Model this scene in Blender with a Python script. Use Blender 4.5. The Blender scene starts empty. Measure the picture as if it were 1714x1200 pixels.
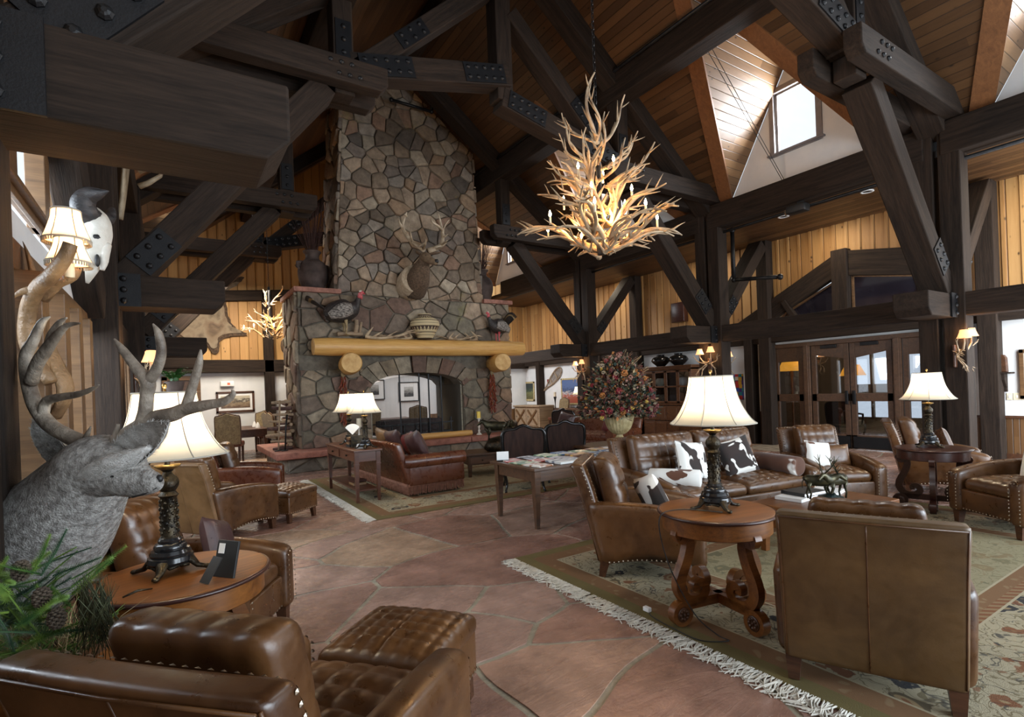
import bpy, bmesh, math, random
from math import sin, cos, pi, radians, sqrt, atan2
from mathutils import Vector as V, Matrix, Euler, noise as MN
random.seed(7)
R = random.uniform
C = bpy.context.scene.collection
SC = bpy.context.scene

# ------------------------------------------------------------ camera
FPX, CX, CY, ROLL, YAW, EYE = 886.0, 856.0, 650.0, 0.0374, radians(32.66), 1.5
_F = V((sin(YAW), cos(YAW), 0)); _R0 = V((cos(YAW), -sin(YAW), 0)); _U0 = V((0, 0, 1))
_R = _R0 * cos(ROLL) - _U0 * sin(ROLL)
_D = -(_U0 * cos(ROLL) + _R0 * sin(ROLL))
CAMPOS = V((0, 0, EYE))
cam = bpy.data.objects.new('camera', bpy.data.cameras.new('camera')); C.objects.link(cam)
cam.data.sensor_width = 36; cam.data.lens = FPX / 1714 * 36
cam.data.shift_x = (857 - CX) / 1714; cam.data.shift_y = (CY - 600) / 1714
cam.data.clip_start = .02; cam.data.clip_end = 200
m = Matrix.Identity(4)
for i, a in enumerate((_R, -_D, -_F)):
    for j in range(3): m[j][i] = a[j]
m.translation = CAMPOS
cam.matrix_world = m
SC.camera = cam

def ray(x, y): return _F + _R * ((x - CX) / FPX) + _D * ((y - CY) / FPX)
def atd(x, y, d): return CAMPOS + ray(x, y) * d            # by distance along the view
def atz(x, y, z): r = ray(x, y); return CAMPOS + r * ((z - EYE) / r.z)
def atx(x, y, X): r = ray(x, y); return CAMPOS + r * (X / r.x)
def aty(x, y, Y): r = ray(x, y); return CAMPOS + r * (Y / r.y)

# ------------------------------------------------------------ sky, daylight, added fill lights, exposure
w = bpy.data.worlds.new('world'); SC.world = w; w.use_nodes = True
bg = w.node_tree.nodes['Background']; bg.inputs[0].default_value = (.80, .90, 1, 1); bg.inputs[1].default_value = 1.2
SC.view_settings.view_transform = 'Standard'; SC.view_settings.look = 'None'
SC.view_settings.exposure = 0.12; SC.view_settings.gamma = 1; SC.view_settings.use_curve_mapping = False
SC.cycles.use_denoising = True
SC.cycles.max_bounces = 7; SC.cycles.diffuse_bounces = 4; SC.cycles.glossy_bounces = 3
SC.cycles.transmission_bounces = 6; SC.cycles.transparent_max_bounces = 12
SC.cycles.caustics_reflective = False; SC.cycles.caustics_refractive = False
SC.cycles.sample_clamp_indirect = 4

def light(name, kind, loc, power, color, size=None, aim=None, rad=.05):
    d = bpy.data.lights.new(name, kind); d.energy = power; d.color = color
    o = bpy.data.objects.new(name, d); C.objects.link(o); o.location = loc
    if kind == 'AREA':
        d.shape = 'RECTANGLE'; d.size, d.size_y = size
        o.rotation_euler = (V(aim) - V(loc)).to_track_quat('-Z', 'Y').to_euler()
    else: d.shadow_soft_size = rad
    return o
COOL = (.78, .89, 1); WARM = (1, .62, .28)
# the tall window wall behind the camera, and the left hand windows
light('window_wall_daylight', 'AREA', (6.8, -3.6, 1.75), 880, COOL, (9, 3.0), (5.8, 6, -1.2))
light('left_window_daylight', 'AREA', (-2.0, 4.7, 2.6), 300, COOL, (3.2, 2.0), (3, 5.4, .4))
light('left_far_window_daylight', 'AREA', (-2.0, 9.0, 2.4), 300, COOL, (3.4, 2.4), (3, 9.4, .4))
for yc in (1.15, 5.12, 9.1, 14.3): light('dormer_daylight', 'AREA', (9.95, yc, 6.2), 170, (.92, .96, 1), (.75, 1.05), (7.6, yc + 1.3, 6.3))
light('aisle_fill', 'AREA', (10.5, 1.2, 2.1), 140, (.9, .95, 1), (1.2, 3), (11.4, 9, 1.6))  # added area light inside the aisle, no window there; brightens the right wall
light('back_room_fill', 'AREA', (7.5, 15.5, 4.4), 420, (.95, .97, 1), (5, 2), (8, 15.5, 0))  # unseen overhead panel put in to lift the grey back walls
light('dining_fill', 'AREA', (1.2, 14.5, 4.2), 260, (1, .9, .76), (2, 2), (1.2, 15.5, 0))  # warm fill light added above the dining end to whiten its wall

# ------------------------------------------------------------ materials
def nt(name):
    m = bpy.data.materials.new(name); m.use_nodes = True
    t = m.node_tree; b = t.nodes['Principled BSDF']
    return m, t, b
def N(t, typ, **kw):
    n = t.nodes.new(typ)
    for k, v in kw.items():
        if k == 'ins':
            for a, b in v.items():
                if hasattr(b, 'is_output'): t.links.new(b, n.inputs[a])
                else: n.inputs[a].default_value = b
        else: setattr(n, k, v)
    return n
def mth(t, op, a, b=0., c=0.): return N(t, 'ShaderNodeMath', operation=op, ins={0: a, 1: b, 2: c}).outputs[0]
def coords(t, scale=(1, 1, 1), which='Object', rnd=True):
    tc = N(t, 'ShaderNodeTexCoord').outputs[which]
    mp = N(t, 'ShaderNodeMapping', ins={0: tc, 3: scale})
    if rnd:
        oi = N(t, 'ShaderNodeObjectInfo').outputs['Random']
        cx = N(t, 'ShaderNodeCombineXYZ', ins={0: mth(t, 'MULTIPLY', oi, 37.), 1: mth(t, 'MULTIPLY', oi, 61.), 2: 0.})
        mp = N(t, 'ShaderNodeVectorMath', operation='ADD', ins={0: mp.outputs[0], 1: cx.outputs[0]})
    return mp.outputs[0]
def ramp(t, f, stops, interp='LINEAR'):
    r = N(t, 'ShaderNodeValToRGB', ins={0: f}); cr = r.color_ramp; cr.interpolation = interp
    while len(cr.elements) < len(stops): cr.elements.new(.5)
    for e, (p, c) in zip(cr.elements, stops): e.position = p; e.color = (c[0], c[1], c[2], 1) if not isinstance(c, float) else (c, c, c, 1)
    return r.outputs[0]
def nz(t, vec, scale, detail=4, rough=.55, dist=0.): return N(t, 'ShaderNodeTexNoise', ins={'Vector': vec, 'Scale': scale, 'Detail': float(detail), 'Roughness': rough, 'Distortion': dist}).outputs[0]
def mixc(t, f, a, b, mode='MIX'):
    n = N(t, 'ShaderNodeMix', data_type='RGBA', blend_type=mode)
    for i, v in ((0, f), (6, a), (7, b)):
        if hasattr(v, 'is_output'): t.links.new(v, n.inputs[i])
        else: n.inputs[i].default_value = v if i == 0 else (v[0], v[1], v[2], 1)
    return n.outputs[2]
def bump(t, b, h, strength=.3, dist=.02):
    n = N(t, 'ShaderNodeBump', ins={'Height': h, 'Strength': strength, 'Distance': dist})
    t.links.new(n.outputs[0], b.inputs['Normal'])
def mat(name, c1, c2=None, rough=.5, scale=6, stretch=(1, 1, 1), bmp=0, bscale=40, metal=0, spec=.5, coat=0, detail=5, lo=.35, hi=.65, rnd=True):
    m, t, b = nt(name); L = t.links
    b.inputs['Roughness'].default_value = rough; b.inputs['Metallic'].default_value = metal
    b.inputs['Specular IOR Level'].default_value = spec; b.inputs['Coat Weight'].default_value = coat
    b.inputs['Base Color'].default_value = (*c1, 1)
    v = coords(t, stretch, rnd=rnd)
    if c2:
        n = nz(t, v, scale, detail)
        L.new(ramp(t, n, [(lo, c1), (hi, c2)]), b.inputs['Base Color'])
    if bmp: bump(t, b, nz(t, v, bscale, 4), bmp)
    return m
def timber_mat(name, c1, c2, rough=.75, bmp=.35):
    m, t, b = nt(name)
    v = coords(t, (.35, 5, 5)); n1 = nz(t, v, 3, 6, .6, 1.2); n2 = nz(t, v, 22, 3)
    k = mth(t, 'ADD', mth(t, 'MULTIPLY', n1, .7), mth(t, 'MULTIPLY', n2, .3))
    t.links.new(ramp(t, k, [(.33, c1), (.68, c2)]), b.inputs['Base Color'])
    b.inputs['Roughness'].default_value = rough; b.inputs['Specular IOR Level'].default_value = .22 if rough > .6 else .5
    bump(t, b, k, bmp, .02); return m
def plank_mat(name, cols, width, length=2.4, axis='Y', rough=.6, groove=.5, gw=.06, grain=1., batten=False):
    """boards running along local axis; each board its own tone, knots, and a v-groove"""
    m, t, b = nt(name)
    s = N(t, 'ShaderNodeSeparateXYZ', ins={0: N(t, 'ShaderNodeTexCoord').outputs['Object']})
    ax = {'X': 0, 'Y': 1, 'Z': 2}
    al = s.outputs[ax[axis[0]]]; ac = s.outputs[ax[axis[1]]] if len(axis) > 1 else s.outputs[0]
    q = mth(t, 'DIVIDE', ac, width); fl = mth(t, 'FLOOR', q); fr = mth(t, 'FRACT', q)
    sh = N(t, 'ShaderNodeTexWhiteNoise', noise_dimensions='1D', ins={'W': fl}).outputs[0]
    row = mth(t, 'FLOOR', mth(t, 'ADD', mth(t, 'DIVIDE', al, length), mth(t, 'MULTIPLY', sh, 7.3)))
    wn = N(t, 'ShaderNodeTexWhiteNoise', noise_dimensions='2D', ins={'Vector': N(t, 'ShaderNodeCombineXYZ', ins={0: fl, 1: row}).outputs[0]}).outputs[0]
    vv = N(t, 'ShaderNodeCombineXYZ', ins={0: mth(t, 'MULTIPLY', al, .5), 1: mth(t, 'MULTIPLY', ac, 6.), 2: mth(t, 'MULTIPLY', wn, 20.)}).outputs[0]
    g = nz(t, vv, 4 * grain, 5, .6, .8)
    kn = N(t, 'ShaderNodeTexVoronoi', ins={'Vector': N(t, 'ShaderNodeCombineXYZ', ins={0: mth(t, 'MULTIPLY', al, 1.6), 1: mth(t, 'MULTIPLY', ac, 3.), 2: fl}).outputs[0], 'Scale': 2.2}).outputs[0]
    tone = mth(t, 'ADD', mth(t, 'MULTIPLY', wn, .55), mth(t, 'MULTIPLY', g, .45))
    c = ramp(t, tone, [(.15, cols[0]), (.5, cols[1]), (.85, cols[2])])
    c = mixc(t, ramp(t, kn, [(.04, .0), (.13, 1.)]), tuple(x * .3 for x in cols[0]), c)
    e = mth(t, 'MINIMUM', fr, mth(t, 'SUBTRACT', 1., fr))
    gr = ramp(t, e, [(0, 0.), (gw, 1.)])
    c = mixc(t, mth(t, 'MULTIPLY', mth(t, 'SUBTRACT', 1., gr), .75), c, tuple(x * .12 for x in cols[0]))
    t.links.new(c, b.inputs['Base Color']); b.inputs['Roughness'].default_value = rough
    bump(t, b, mth(t, 'ADD', mth(t, 'MULTIPLY', gr, 1.), mth(t, 'MULTIPLY', g, .15)), groove, .012)
    return m
def stone_mat(name, moss=0., rough=.8, bmp=.5, sc=9.):
    m, t, b = nt(name)
    a = N(t, 'ShaderNodeAttribute', attribute_name='Col').outputs['Color']
    v = coords(t, rnd=False); n = nz(t, v, sc, 7, .65); n2 = nz(t, v, sc * 4, 4)
    c = mixc(t, 1., a, ramp(t, n, [(.3, (.55, .52, .5)), (.7, (1.25, 1.2, 1.15))]), 'MULTIPLY')
    if moss:
        k = ramp(t, nz(t, v, 1.6, 7, .7), [(.60, 0.), (.72, 1.)])
        c = mixc(t, mth(t, 'MULTIPLY', k, moss), c, (.26, .24, .07))
    t.links.new(c, b.inputs['Base Color']); b.inputs['Roughness'].default_value = rough
    bump(t, b, mth(t, 'ADD', n, mth(t, 'MULTIPLY', n2, .5)), bmp, .02)
    return m, t, b
def leather_mat(name, c1, c2, rough=.42):
    m, t, b = nt(name); v = coords(t)
    n = nz(t, v, 3.2, 6, .62, .4); n2 = nz(t, v, 16, 4)
    k = mth(t, 'ADD', mth(t, 'MULTIPLY', n, .75), mth(t, 'MULTIPLY', n2, .25))
    t.links.new(ramp(t, k, [(.32, c1), (.66, c2)]), b.inputs['Base Color'])
    t.links.new(ramp(t, n2, [(.3, rough - .1), (.7, rough + .12)]), b.inputs['Roughness'])
    vo = N(t, 'ShaderNodeTexVoronoi', ins={'Vector': v, 'Scale': 130.}).outputs[0]
    bump(t, b, mth(t, 'ADD', mth(t, 'MULTIPLY', vo, .25), mth(t, 'MULTIPLY', n2, .5)), .10, .006)
    b.inputs['Specular IOR Level'].default_value = .6
    return m
def emit(name, col, s):
    m, t, b = nt(name); b.inputs['Emission Color'].default_value = (*col, 1); b.inputs['Emission Strength'].default_value = s
    b.inputs['Base Color'].default_value = (*col, 1); return m
def shade_mat(name, col, em=0., ecol=(1, .8, .5)):
    m, t, b = nt(name)
    tr = N(t, 'ShaderNodeBsdfTranslucent', ins={0: (*col, 1)}); df = N(t, 'ShaderNodeBsdfDiffuse', ins={0: (*col, 1)})
    mx = N(t, 'ShaderNodeMixShader', ins={0: .5, 1: df.outputs[0], 2: tr.outputs[0]})
    sh = mx.outputs[0]
    if em:
        e = N(t, 'ShaderNodeEmission', ins={0: (*ecol, 1), 1: em}); sh = N(t, 'ShaderNodeAddShader', ins={0: sh, 1: e.outputs[0]}).outputs[0]
    t.links.new(sh, t.nodes['Material Output'].inputs[0]); return m
def glass_mat(name, refl=.12, tint=(1, 1, 1)):
    m, t, b = nt(name)
    a = N(t, 'ShaderNodeBsdfTransparent', ins={0: (*tint, 1)}); g = N(t, 'ShaderNodeBsdfGlossy', ins={0: (.9, .9, .9, 1), 'Roughness': .02})
    mx = N(t, 'ShaderNodeMixShader', ins={0: refl, 1: a.outputs[0], 2: g.outputs[0]})
    t.links.new(mx.outputs[0], t.nodes['Material Output'].inputs[0]); return m
def spots_mat(name, stops, scale, detail=2, rough=.85, dist=.6, bmp=.3):
    """hide / two tone patches with sharp edges"""
    m, t, b = nt(name); v = coords(t)
    t.links.new(ramp(t, nz(t, v, scale, detail, .5, dist), stops), b.inputs['Base Color'])
    b.inputs['Roughness'].default_value = rough; b.inputs['Sheen Weight'].default_value = .2
    bump(t, b, nz(t, v, 180, 2), bmp, .004); return m

M = {}
M['timber'] = timber_mat('dark timber', (.009, .0058, .004), (.036, .0225, .015), .82)
M['darkwood'] = timber_mat('dark stained wood', (.035, .014, .007), (.11, .045, .02), .4, .1)
M['table_wood'] = timber_mat('warm table wood', (.075, .022, .004), (.23, .082, .016), .36, .03)
M['long_wood'] = timber_mat('long table wood', (.04, .018, .008), (.12, .055, .025), .38, .1)
M['mahog'] = timber_mat('mahogany', (.022, .008, .006), (.055, .018, .012), .28, .05)
M['trimwood'] = timber_mat('window trim wood', (.075, .036, .013), (.18, .095, .038), .5, .1)
M['doorwood'] = timber_mat('door wood', (.045, .022, .012), (.11, .055, .028), .45, .1)
M['valley'] = timber_mat('valley board wood', (.13, .05, .018), (.24, .10, .035), .55, .1)
M['log'] = timber_mat('peeled log', (.50, .25, .06), (.72, .42, .13), .45, .2)
M['endgrain'] = mat('log end grain', (.50, .28, .09), (.66, .42, .17), .7, 9, bmp=.2)
M['rustic'] = timber_mat('weathered rustic wood', (.20, .14, .09), (.42, .31, .20), .8, .3)
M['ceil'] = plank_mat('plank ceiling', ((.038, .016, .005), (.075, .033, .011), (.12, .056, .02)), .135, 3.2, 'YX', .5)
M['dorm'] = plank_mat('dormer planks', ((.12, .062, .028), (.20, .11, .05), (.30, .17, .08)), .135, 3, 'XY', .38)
M['bb'] = plank_mat('board and batten pine', ((.24, .115, .034), (.38, .20, .068), (.50, .29, .11)), .24, 9, 'ZY', .6, .8, .05)
M['bbx'] = plank_mat('board and batten pine back', ((.26, .125, .035), (.42, .22, .068), (.55, .32, .11)), .24, 9, 'ZX', .6, .8, .05)
M['wains'] = plank_mat('wainscot boards', ((.06, .027, .010), (.11, .052, .018), (.16, .08, .03)), .085, 9, 'ZY', .5, .6, .08)
M['wainsx'] = plank_mat('wainscot boards back', ((.10, .045, .016), (.17, .085, .03), (.25, .13, .05)), .085, 9, 'ZX', .5, .6, .08)
M['plaster'] = mat('white plaster', (.66, .67, .67), (.72, .72, .71), .85, 3, bmp=.08, bscale=60)
M['taupe'] = mat('taupe wall', (.20, .16, .11), (.24, .19, .13), .8, 2)
M['iron'] = mat('black iron', (.008, .008, .009), (.018, .017, .017), .45, 12, metal=.5, bmp=.15)
M['plate'] = mat('black steel plate', (.003, .003, .004), (.006, .006, .007), .55, 10, bmp=.15, bscale=90, spec=.3)
M['bronze'] = mat('dark bronze', (.012, .011, .010), (.05, .036, .018), .32, 24, metal=.75, bmp=.35, bscale=60)
M['brass'] = mat('antique brass', (.16, .09, .025), (.42, .27, .09), .35, 20, metal=.85, bmp=.2)
M['nail'] = mat('nailhead', (.30, .24, .17), (.45, .38, .30), .3, 30, metal=.9)
M['verdi'] = mat('green bronze', (.022, .022, .015), (.075, .066, .036), .35, 14, metal=.7)
M['verdib'] = mat('dark green bronze base', (.006, .016, .016), (.018, .034, .032), .5, 30, metal=.5, bmp=.8, bscale=40)
M['leather'] = leather_mat('brown leather', (.034, .012, .004), (.132, .057, .018), .34)
M['leather_tan'] = leather_mat('tan leather', (.10, .05, .018), (.25, .135, .055))
M['leather_olive'] = leather_mat('olive brown leather', (.062, .031, .009), (.155, .084, .027), .5)
M['leather_red'] = leather_mat('russet leather', (.055, .013, .006), (.125, .038, .015), .3)
M['leather_pur'] = leather_mat('aubergine leather', (.030, .014, .014), (.07, .034, .034), .36)
M['burg'] = leather_mat('burgundy leather', (.07, .012, .012), (.14, .03, .028), .36)
M['fringe_rust'] = mat('rust fringe', (.15, .06, .035), (.26, .12, .08), .9, 30)
M['antler'] = mat('antler bone', (.15, .09, .045), (.50, .37, .23), .5, 5, bmp=.3, bscale=50, lo=.3, hi=.6)
M['antler_pale'] = mat('pale polished antler', (.24, .17, .10), (.66, .55, .40), .45, 5, bmp=.2, bscale=50)
M['antler_brown'] = mat('brown moose antler', (.08, .042, .018), (.30, .18, .085), .5, 5, bmp=.5, bscale=40)
M['antler_grey'] = mat('grey brown antler', (.10, .075, .055), (.40, .34, .27), .55, 9, bmp=.4, bscale=45)
M['bone'] = mat('bleached bone', (.62, .57, .48), (.78, .74, .66), .6, 8, bmp=.4, bscale=20)
M['horn'] = mat('black horn', (.012, .011, .012), (.05, .042, .04), .42, 12, (1, 1, 3), .3)
M['deerfur'] = mat('grey deer fur', (.17, .155, .14), (.44, .42, .39), .95, 40, (1, 1, 1), .5, 130, spec=.15)
M['deerpale'] = mat('pale deer fur', (.40, .38, .35), (.62, .60, .57), .95, 30, bmp=.4, bscale=150, spec=.1)
M['elkbody'] = mat('tan elk fur', (.42, .32, .21), (.60, .48, .34), .95, 20, bmp=.3, bscale=90)
M['elkneck'] = mat('dark elk mane', (.07, .045, .027), (.17, .11, .068), .95, 25, bmp=.5, bscale=90)
M['black'] = mat('black', (.008, .008, .008), (.016, .015, .014), .5)
M['gloss_black'] = mat('glossy black', (.006, .006, .006), (.012, .011, .010), .12)
M['white'] = mat('white', (.78, .78, .76), (.82, .82, .8), .6)
M['cream'] = mat('cream', (.70, .62, .45), (.78, .70, .52), .6)
M['plinth'] = stone_mat('red sandstone', 0, .75, .6)[0]
M['clay'] = mat('dark clay', (.055, .036, .030), (.115, .080, .066), .8, 5, bmp=.25, bscale=30)
M['twig'] = mat('twig', (.045, .018, .014), (.10, .05, .04), .8, 20)
M['gilt'] = mat('aged gilt', (.33, .25, .11), (.56, .46, .25), .5, 14, bmp=.3)
M['ivory'] = shade_mat('ivory lampshade', (.80, .75, .62))
M['ivory2'] = shade_mat('small sconce shade', (.90, .62, .40), .9, (1, .50, .22))
M['amber'] = emit('amber lampshade', (1, .42, .04), .9)
M['bulb'] = emit('lit bulb', (1, .70, .34), 60)
M['bulbw'] = emit('white lit bulb', (1, .9, .75), 30)
M['piping'] = mat('shade piping', (.36, .33, .27), (.44, .40, .33), .8)
M['glass'] = glass_mat('window glass', .07)
M['darkglass'] = glass_mat('door glass', .18, (.8, .82, .85))
M['cow'] = spots_mat('spotted cowhide', [(.0, (.75, .73, .68)), (.50, (.75, .73, .68)), (.515, (.022, .009, .006)), (.66, (.008, .005, .004))], 5.0)
M['cowwhite'] = spots_mat('mostly white cowhide', [(.0, (.76, .74, .69)), (.60, (.76, .74, .69)), (.615, (.11, .04, .018))], 4.0)
M['cowbrown'] = spots_mat('brown cowhide', [(.0, (.055, .020, .010)), (.50, (.085, .032, .016)), (.60, (.11, .045, .025)), (.66, (.72, .7, .65))], 3.4)
M['black_cloth'] = mat('black cloth', (.01, .01, .012), (.02, .02, .022), .9)
M['hide'] = spots_mat('elk hide', [(.25, (.05, .032, .018)), (.45, (.21, .16, .105)), (.6, (.15, .10, .06)), (.7, (.06, .04, .025))], 2.2, 5)
M['hide_edge'] = mat('dark hide edge', (.035, .02, .012), (.09, .055, .03), .95, 18)
M['green'] = mat('evergreen needles', (.03, .10, .022), (.20, .32, .05), .6, 9)
M['green2'] = mat('spruce needles', (.012, .045, .028), (.06, .13, .055), .6, 7)
M['fern'] = mat('fern leaf', (.015, .06, .012), (.05, .16, .03), .5, 7)
M['straw'] = mat('dry grass', (.22, .15, .07), (.42, .32, .17), .9, 20)
M['soil'] = mat('soil', (.05, .035, .025), (.10, .075, .05), .95, 20, bmp=.6)
M['chili'] = mat('dried chili', (.10, .012, .006), (.24, .05, .015), .35, 20)
M['wax'] = mat('yellow wax', (.85, .58, .06), (.9, .66, .12), .5)
M['redglow'] = emit('exit sign red', (1, .05, .02), 2.2)
M['spot'] = emit('recessed spot', (1, .75, .45), 9)
M['mags'] = []
M['seatgold'] = mat('gold seat cloth', (.50, .26, .04), (.62, .36, .07), .7, 30)
M['carpet_plain'] = mat('entry mat', (.16, .12, .08), (.30, .25, .18), .95, 7, bmp=.2)

# ------------------------------------------------------------ mesh builder
class MB:
    def __init__(s): s.v = []; s.f = []; s.mi = []; s.col = []; s.cur = 0; s.cc = None; s.T = None
    def add(s, vs, fs):
        o = len(s.v)
        if s.T is not None: vs = [s.T @ V(p) for p in vs]
        s.v += [tuple(p) for p in vs]
        for f in fs: s.f.append([i + o for i in f]); s.mi.append(s.cur); s.col.append(s.cc)
        return s
    def box(s, c, d, rz=0, M4=None):
        x, y, z = d[0] / 2, d[1] / 2, d[2] / 2
        vs = [V((a * x, b * y, e * z)) for e in (-1, 1) for b in (-1, 1) for a in (-1, 1)]
        m = M4 if M4 is not None else Matrix.Translation(V(c)) @ Matrix.Rotation(rz, 4, 'Z')
        return s.add([m @ p for p in vs], [(0, 2, 3, 1), (4, 5, 7, 6), (0, 1, 5, 4), (2, 6, 7, 3), (0, 4, 6, 2), (1, 3, 7, 5)])
    def b2(s, a, b): return s.box([(a[i] + b[i]) / 2 for i in range(3)], [abs(b[i] - a[i]) for i in range(3)])
    def bar(s, p, q, w, h, up=(0, 0, 1), w2=None, h2=None):
        """a rectangular bar from p to q"""
        p, q = V(p), V(q); d = (q - p).normalized(); u = V(up)
        if abs(d.dot(u)) > .98: u = V((0, 1, 0))
        x = d.cross(u).normalized(); y = x.cross(d)
        w2 = w if w2 is None else w2; h2 = h if h2 is None else h2
        vs = [p + x * (a * w / 2) + y * (b * h / 2) for a, b in ((-1, -1), (1, -1), (1, 1), (-1, 1))] + [q + x * (a * w2 / 2) + y * (b * h2 / 2) for a, b in ((-1, -1), (1, -1), (1, 1), (-1, 1))]
        return s.add(vs, [(3, 2, 1, 0), (4, 5, 6, 7), (0, 1, 5, 4), (1, 2, 6, 5), (2, 3, 7, 6), (3, 0, 4, 7)])
    def tube(s, pts, rad, n=8, caps=True, flat=1.0):
        pts = [V(p) for p in pts]; k = len(pts)
        if not isinstance(rad, (list, tuple)): rad = [rad] * k
        t0 = (pts[1] - pts[0]).normalized(); u = V((0, 0, 1)) if abs(t0.z) < .9 else V((1, 0, 0))
        x = t0.cross(u).normalized(); vs = []; pt = t0
        for i, p in enumerate(pts):
            t = (pts[min(i + 1, k - 1)] - pts[max(i - 1, 0)])
            t = t.normalized() if t.length > 1e-9 else pt
            x = (x - t * x.dot(t)).normalized(); y = t.cross(x); pt = t
            r = rad[i]; rx, ry = r if isinstance(r, (tuple, list)) else (r, r * flat)
            for j in range(n):
                a = 2 * pi * j / n; vs.append(p + x * (rx * cos(a)) + y * (ry * sin(a)))
        fs = [(i * n + j, i * n + (j + 1) % n, (i + 1) * n + (j + 1) % n, (i + 1) * n + j) for i in range(k - 1) for j in range(n)]
        if caps: fs += [tuple(range(n - 1, -1, -1)), tuple(range((k - 1) * n, k * n))]
        return s.add(vs, fs)
    def lathe(s, prof, n=24, c=(0, 0, 0), flute=0, fd=0.):
        vs = []; k = len(prof); c = V(c)
        for r, z in prof:
            for j in range(n):
                a = 2 * pi * j / n; rr = r * (1 + fd * (abs(sin(a * flute / 2)) - .5)) if flute else r
                vs.append(c + V((rr * cos(a), rr * sin(a), z)))
        fs = [(i * n + j, i * n + (j + 1) % n, (i + 1) * n + (j + 1) % n, (i + 1) * n + j) for i in range(k - 1) for j in range(n)]
        if prof[0][0] > 1e-4: fs.append(tuple(range(n - 1, -1, -1)))
        if prof[-1][0] > 1e-4: fs.append(tuple(range((k - 1) * n, k * n)))
        return s.add(vs, fs)
    def ball(s, c, r, n=10, m=6, rot=None):
        rx, ry, rz = r if isinstance(r, (tuple, list)) else (r, r, r); c = V(c)
        vs = [(0, 0, -rz)] + [(rx * sin(pi * i / m) * cos(2 * pi * j / n), ry * sin(pi * i / m) * sin(2 * pi * j / n), -rz * cos(pi * i / m)) for i in range(1, m) for j in range(n)] + [(0, 0, rz)]
        fs = [(0, 1 + (j + 1) % n, 1 + j) for j in range(n)]
        fs += [(1 + i * n + j, 1 + i * n + (j + 1) % n, 1 + (i + 1) * n + (j + 1) % n, 1 + (i + 1) * n + j) for i in range(m - 2) for j in range(n)]
        l = len(vs) - 1; fs += [(l, 1 + (m - 2) * n + j, 1 + (m - 2) * n + (j + 1) % n) for j in range(n)]
        vs = [(rot @ V(p) if rot else V(p)) + c for p in vs]
        return s.add(vs, fs)
    def prism(s, poly, o, ux, uy, th):
        """2D polygon in the plane (o, ux, uy), extruded by th along ux x uy (both ways)"""
        o, ux, uy = V(o), V(ux), V(uy); nn = ux.cross(uy).normalized(); k = len(poly)
        vs = [o + ux * a + uy * b + nn * (th / 2) for a, b in poly] + [o + ux * a + uy * b - nn * (th / 2) for a, b in poly]
        return s.add(vs, [tuple(range(k)), tuple(range(2 * k - 1, k - 1, -1))] + [((i + 1) % k, i, i + k, (i + 1) % k + k) for i in range(k)])
    def ribbon(s, path, wid, o, ux, uy, th):
        """a flat curved board: centre line + width, cut from a plank of thickness th"""
        k = len(path); L = []; Rr = []
        for i, p in enumerate(path):
            a = path[max(i - 1, 0)]; b = path[min(i + 1, k - 1)]; d = V((b[0] - a[0], b[1] - a[1])).normalized(); n_ = V((-d.y, d.x)); w_ = wid[i] / 2 if isinstance(wid, (list, tuple)) else wid / 2
            L.append((p[0] + n_.x * w_, p[1] + n_.y * w_)); Rr.append((p[0] - n_.x * w_, p[1] - n_.y * w_))
        o, ux, uy = V(o), V(ux), V(uy); nn = ux.cross(uy).normalized() * (th / 2); vs = []
        for q in range(k):
            for P_, sg in ((L[q], 1), (Rr[q], 1), (Rr[q], -1), (L[q], -1)): vs.append(o + ux * P_[0] + uy * P_[1] + nn * sg)
        fs = []
        for q in range(k - 1):
            a = q * 4; b = a + 4
            for i in range(4): j = (i + 1) % 4; fs.append((a + i, a + j, b + j, b + i))
        fs += [(3, 2, 1, 0), (4 * k - 4, 4 * k - 3, 4 * k - 2, 4 * k - 1)]
        return s.add(vs, fs)
    def rbox(s, c, h, r, n=(4, 4, 4), fn=None, k=3):
        """rounded box, half sizes h, corner radius r, n interior divisions; fn deforms the local point"""
        ax = []
        for i in range(3):
            hi = h[i]; ri = min(r, hi * .999); q = []
            q += [-hi + ri * (1 - cos(pi / 2 * j / k)) for j in range(k)]
            q += [-(hi - ri) + 2 * (hi - ri) * j / n[i] for j in range(n[i] + 1)]
            q += [hi - ri * (1 - cos(pi / 2 * (k - 1 - j) / k)) for j in range(k)]
            ax.append(q)
        idx = {}; vs = []; fs = []; c = V(c)
        def vid(p):
            key = (round(p[0], 6), round(p[1], 6), round(p[2], 6))
            if key in idx: return idx[key]
            q = []; dd = V((0, 0, 0))
            for i in range(3):
                ri = min(r, h[i] * .999); l = h[i] - ri; a = max(-l, min(l, p[i])); q.append(a); dd[i] = (p[i] - a) / ri
            if dd.length > 1e-9:
                dd.normalize()
                for i in range(3): q[i] += dd[i] * min(r, h[i] * .999)
            q = V(q); q = fn(q) if fn else q
            idx[key] = len(vs); vs.append(q + c); return idx[key]
        for a in range(3):
            b, d = (a + 1) % 3, (a + 2) % 3
            for sg in (-1, 1):
                for i in range(len(ax[b]) - 1):
                    for j in range(len(ax[d]) - 1):
                        q = []
                        for (ii, jj) in ((i, j), (i + 1, j), (i + 1, j + 1), (i, j + 1)):
                            p = [0, 0, 0]; p[a] = sg * h[a]; p[b] = ax[b][ii]; p[d] = ax[d][jj]; q.append(vid(p))
                        if sg < 0: q.reverse()
                        if len(set(q)) == 4: fs.append(q)
        return s.add(vs, fs)
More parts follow.
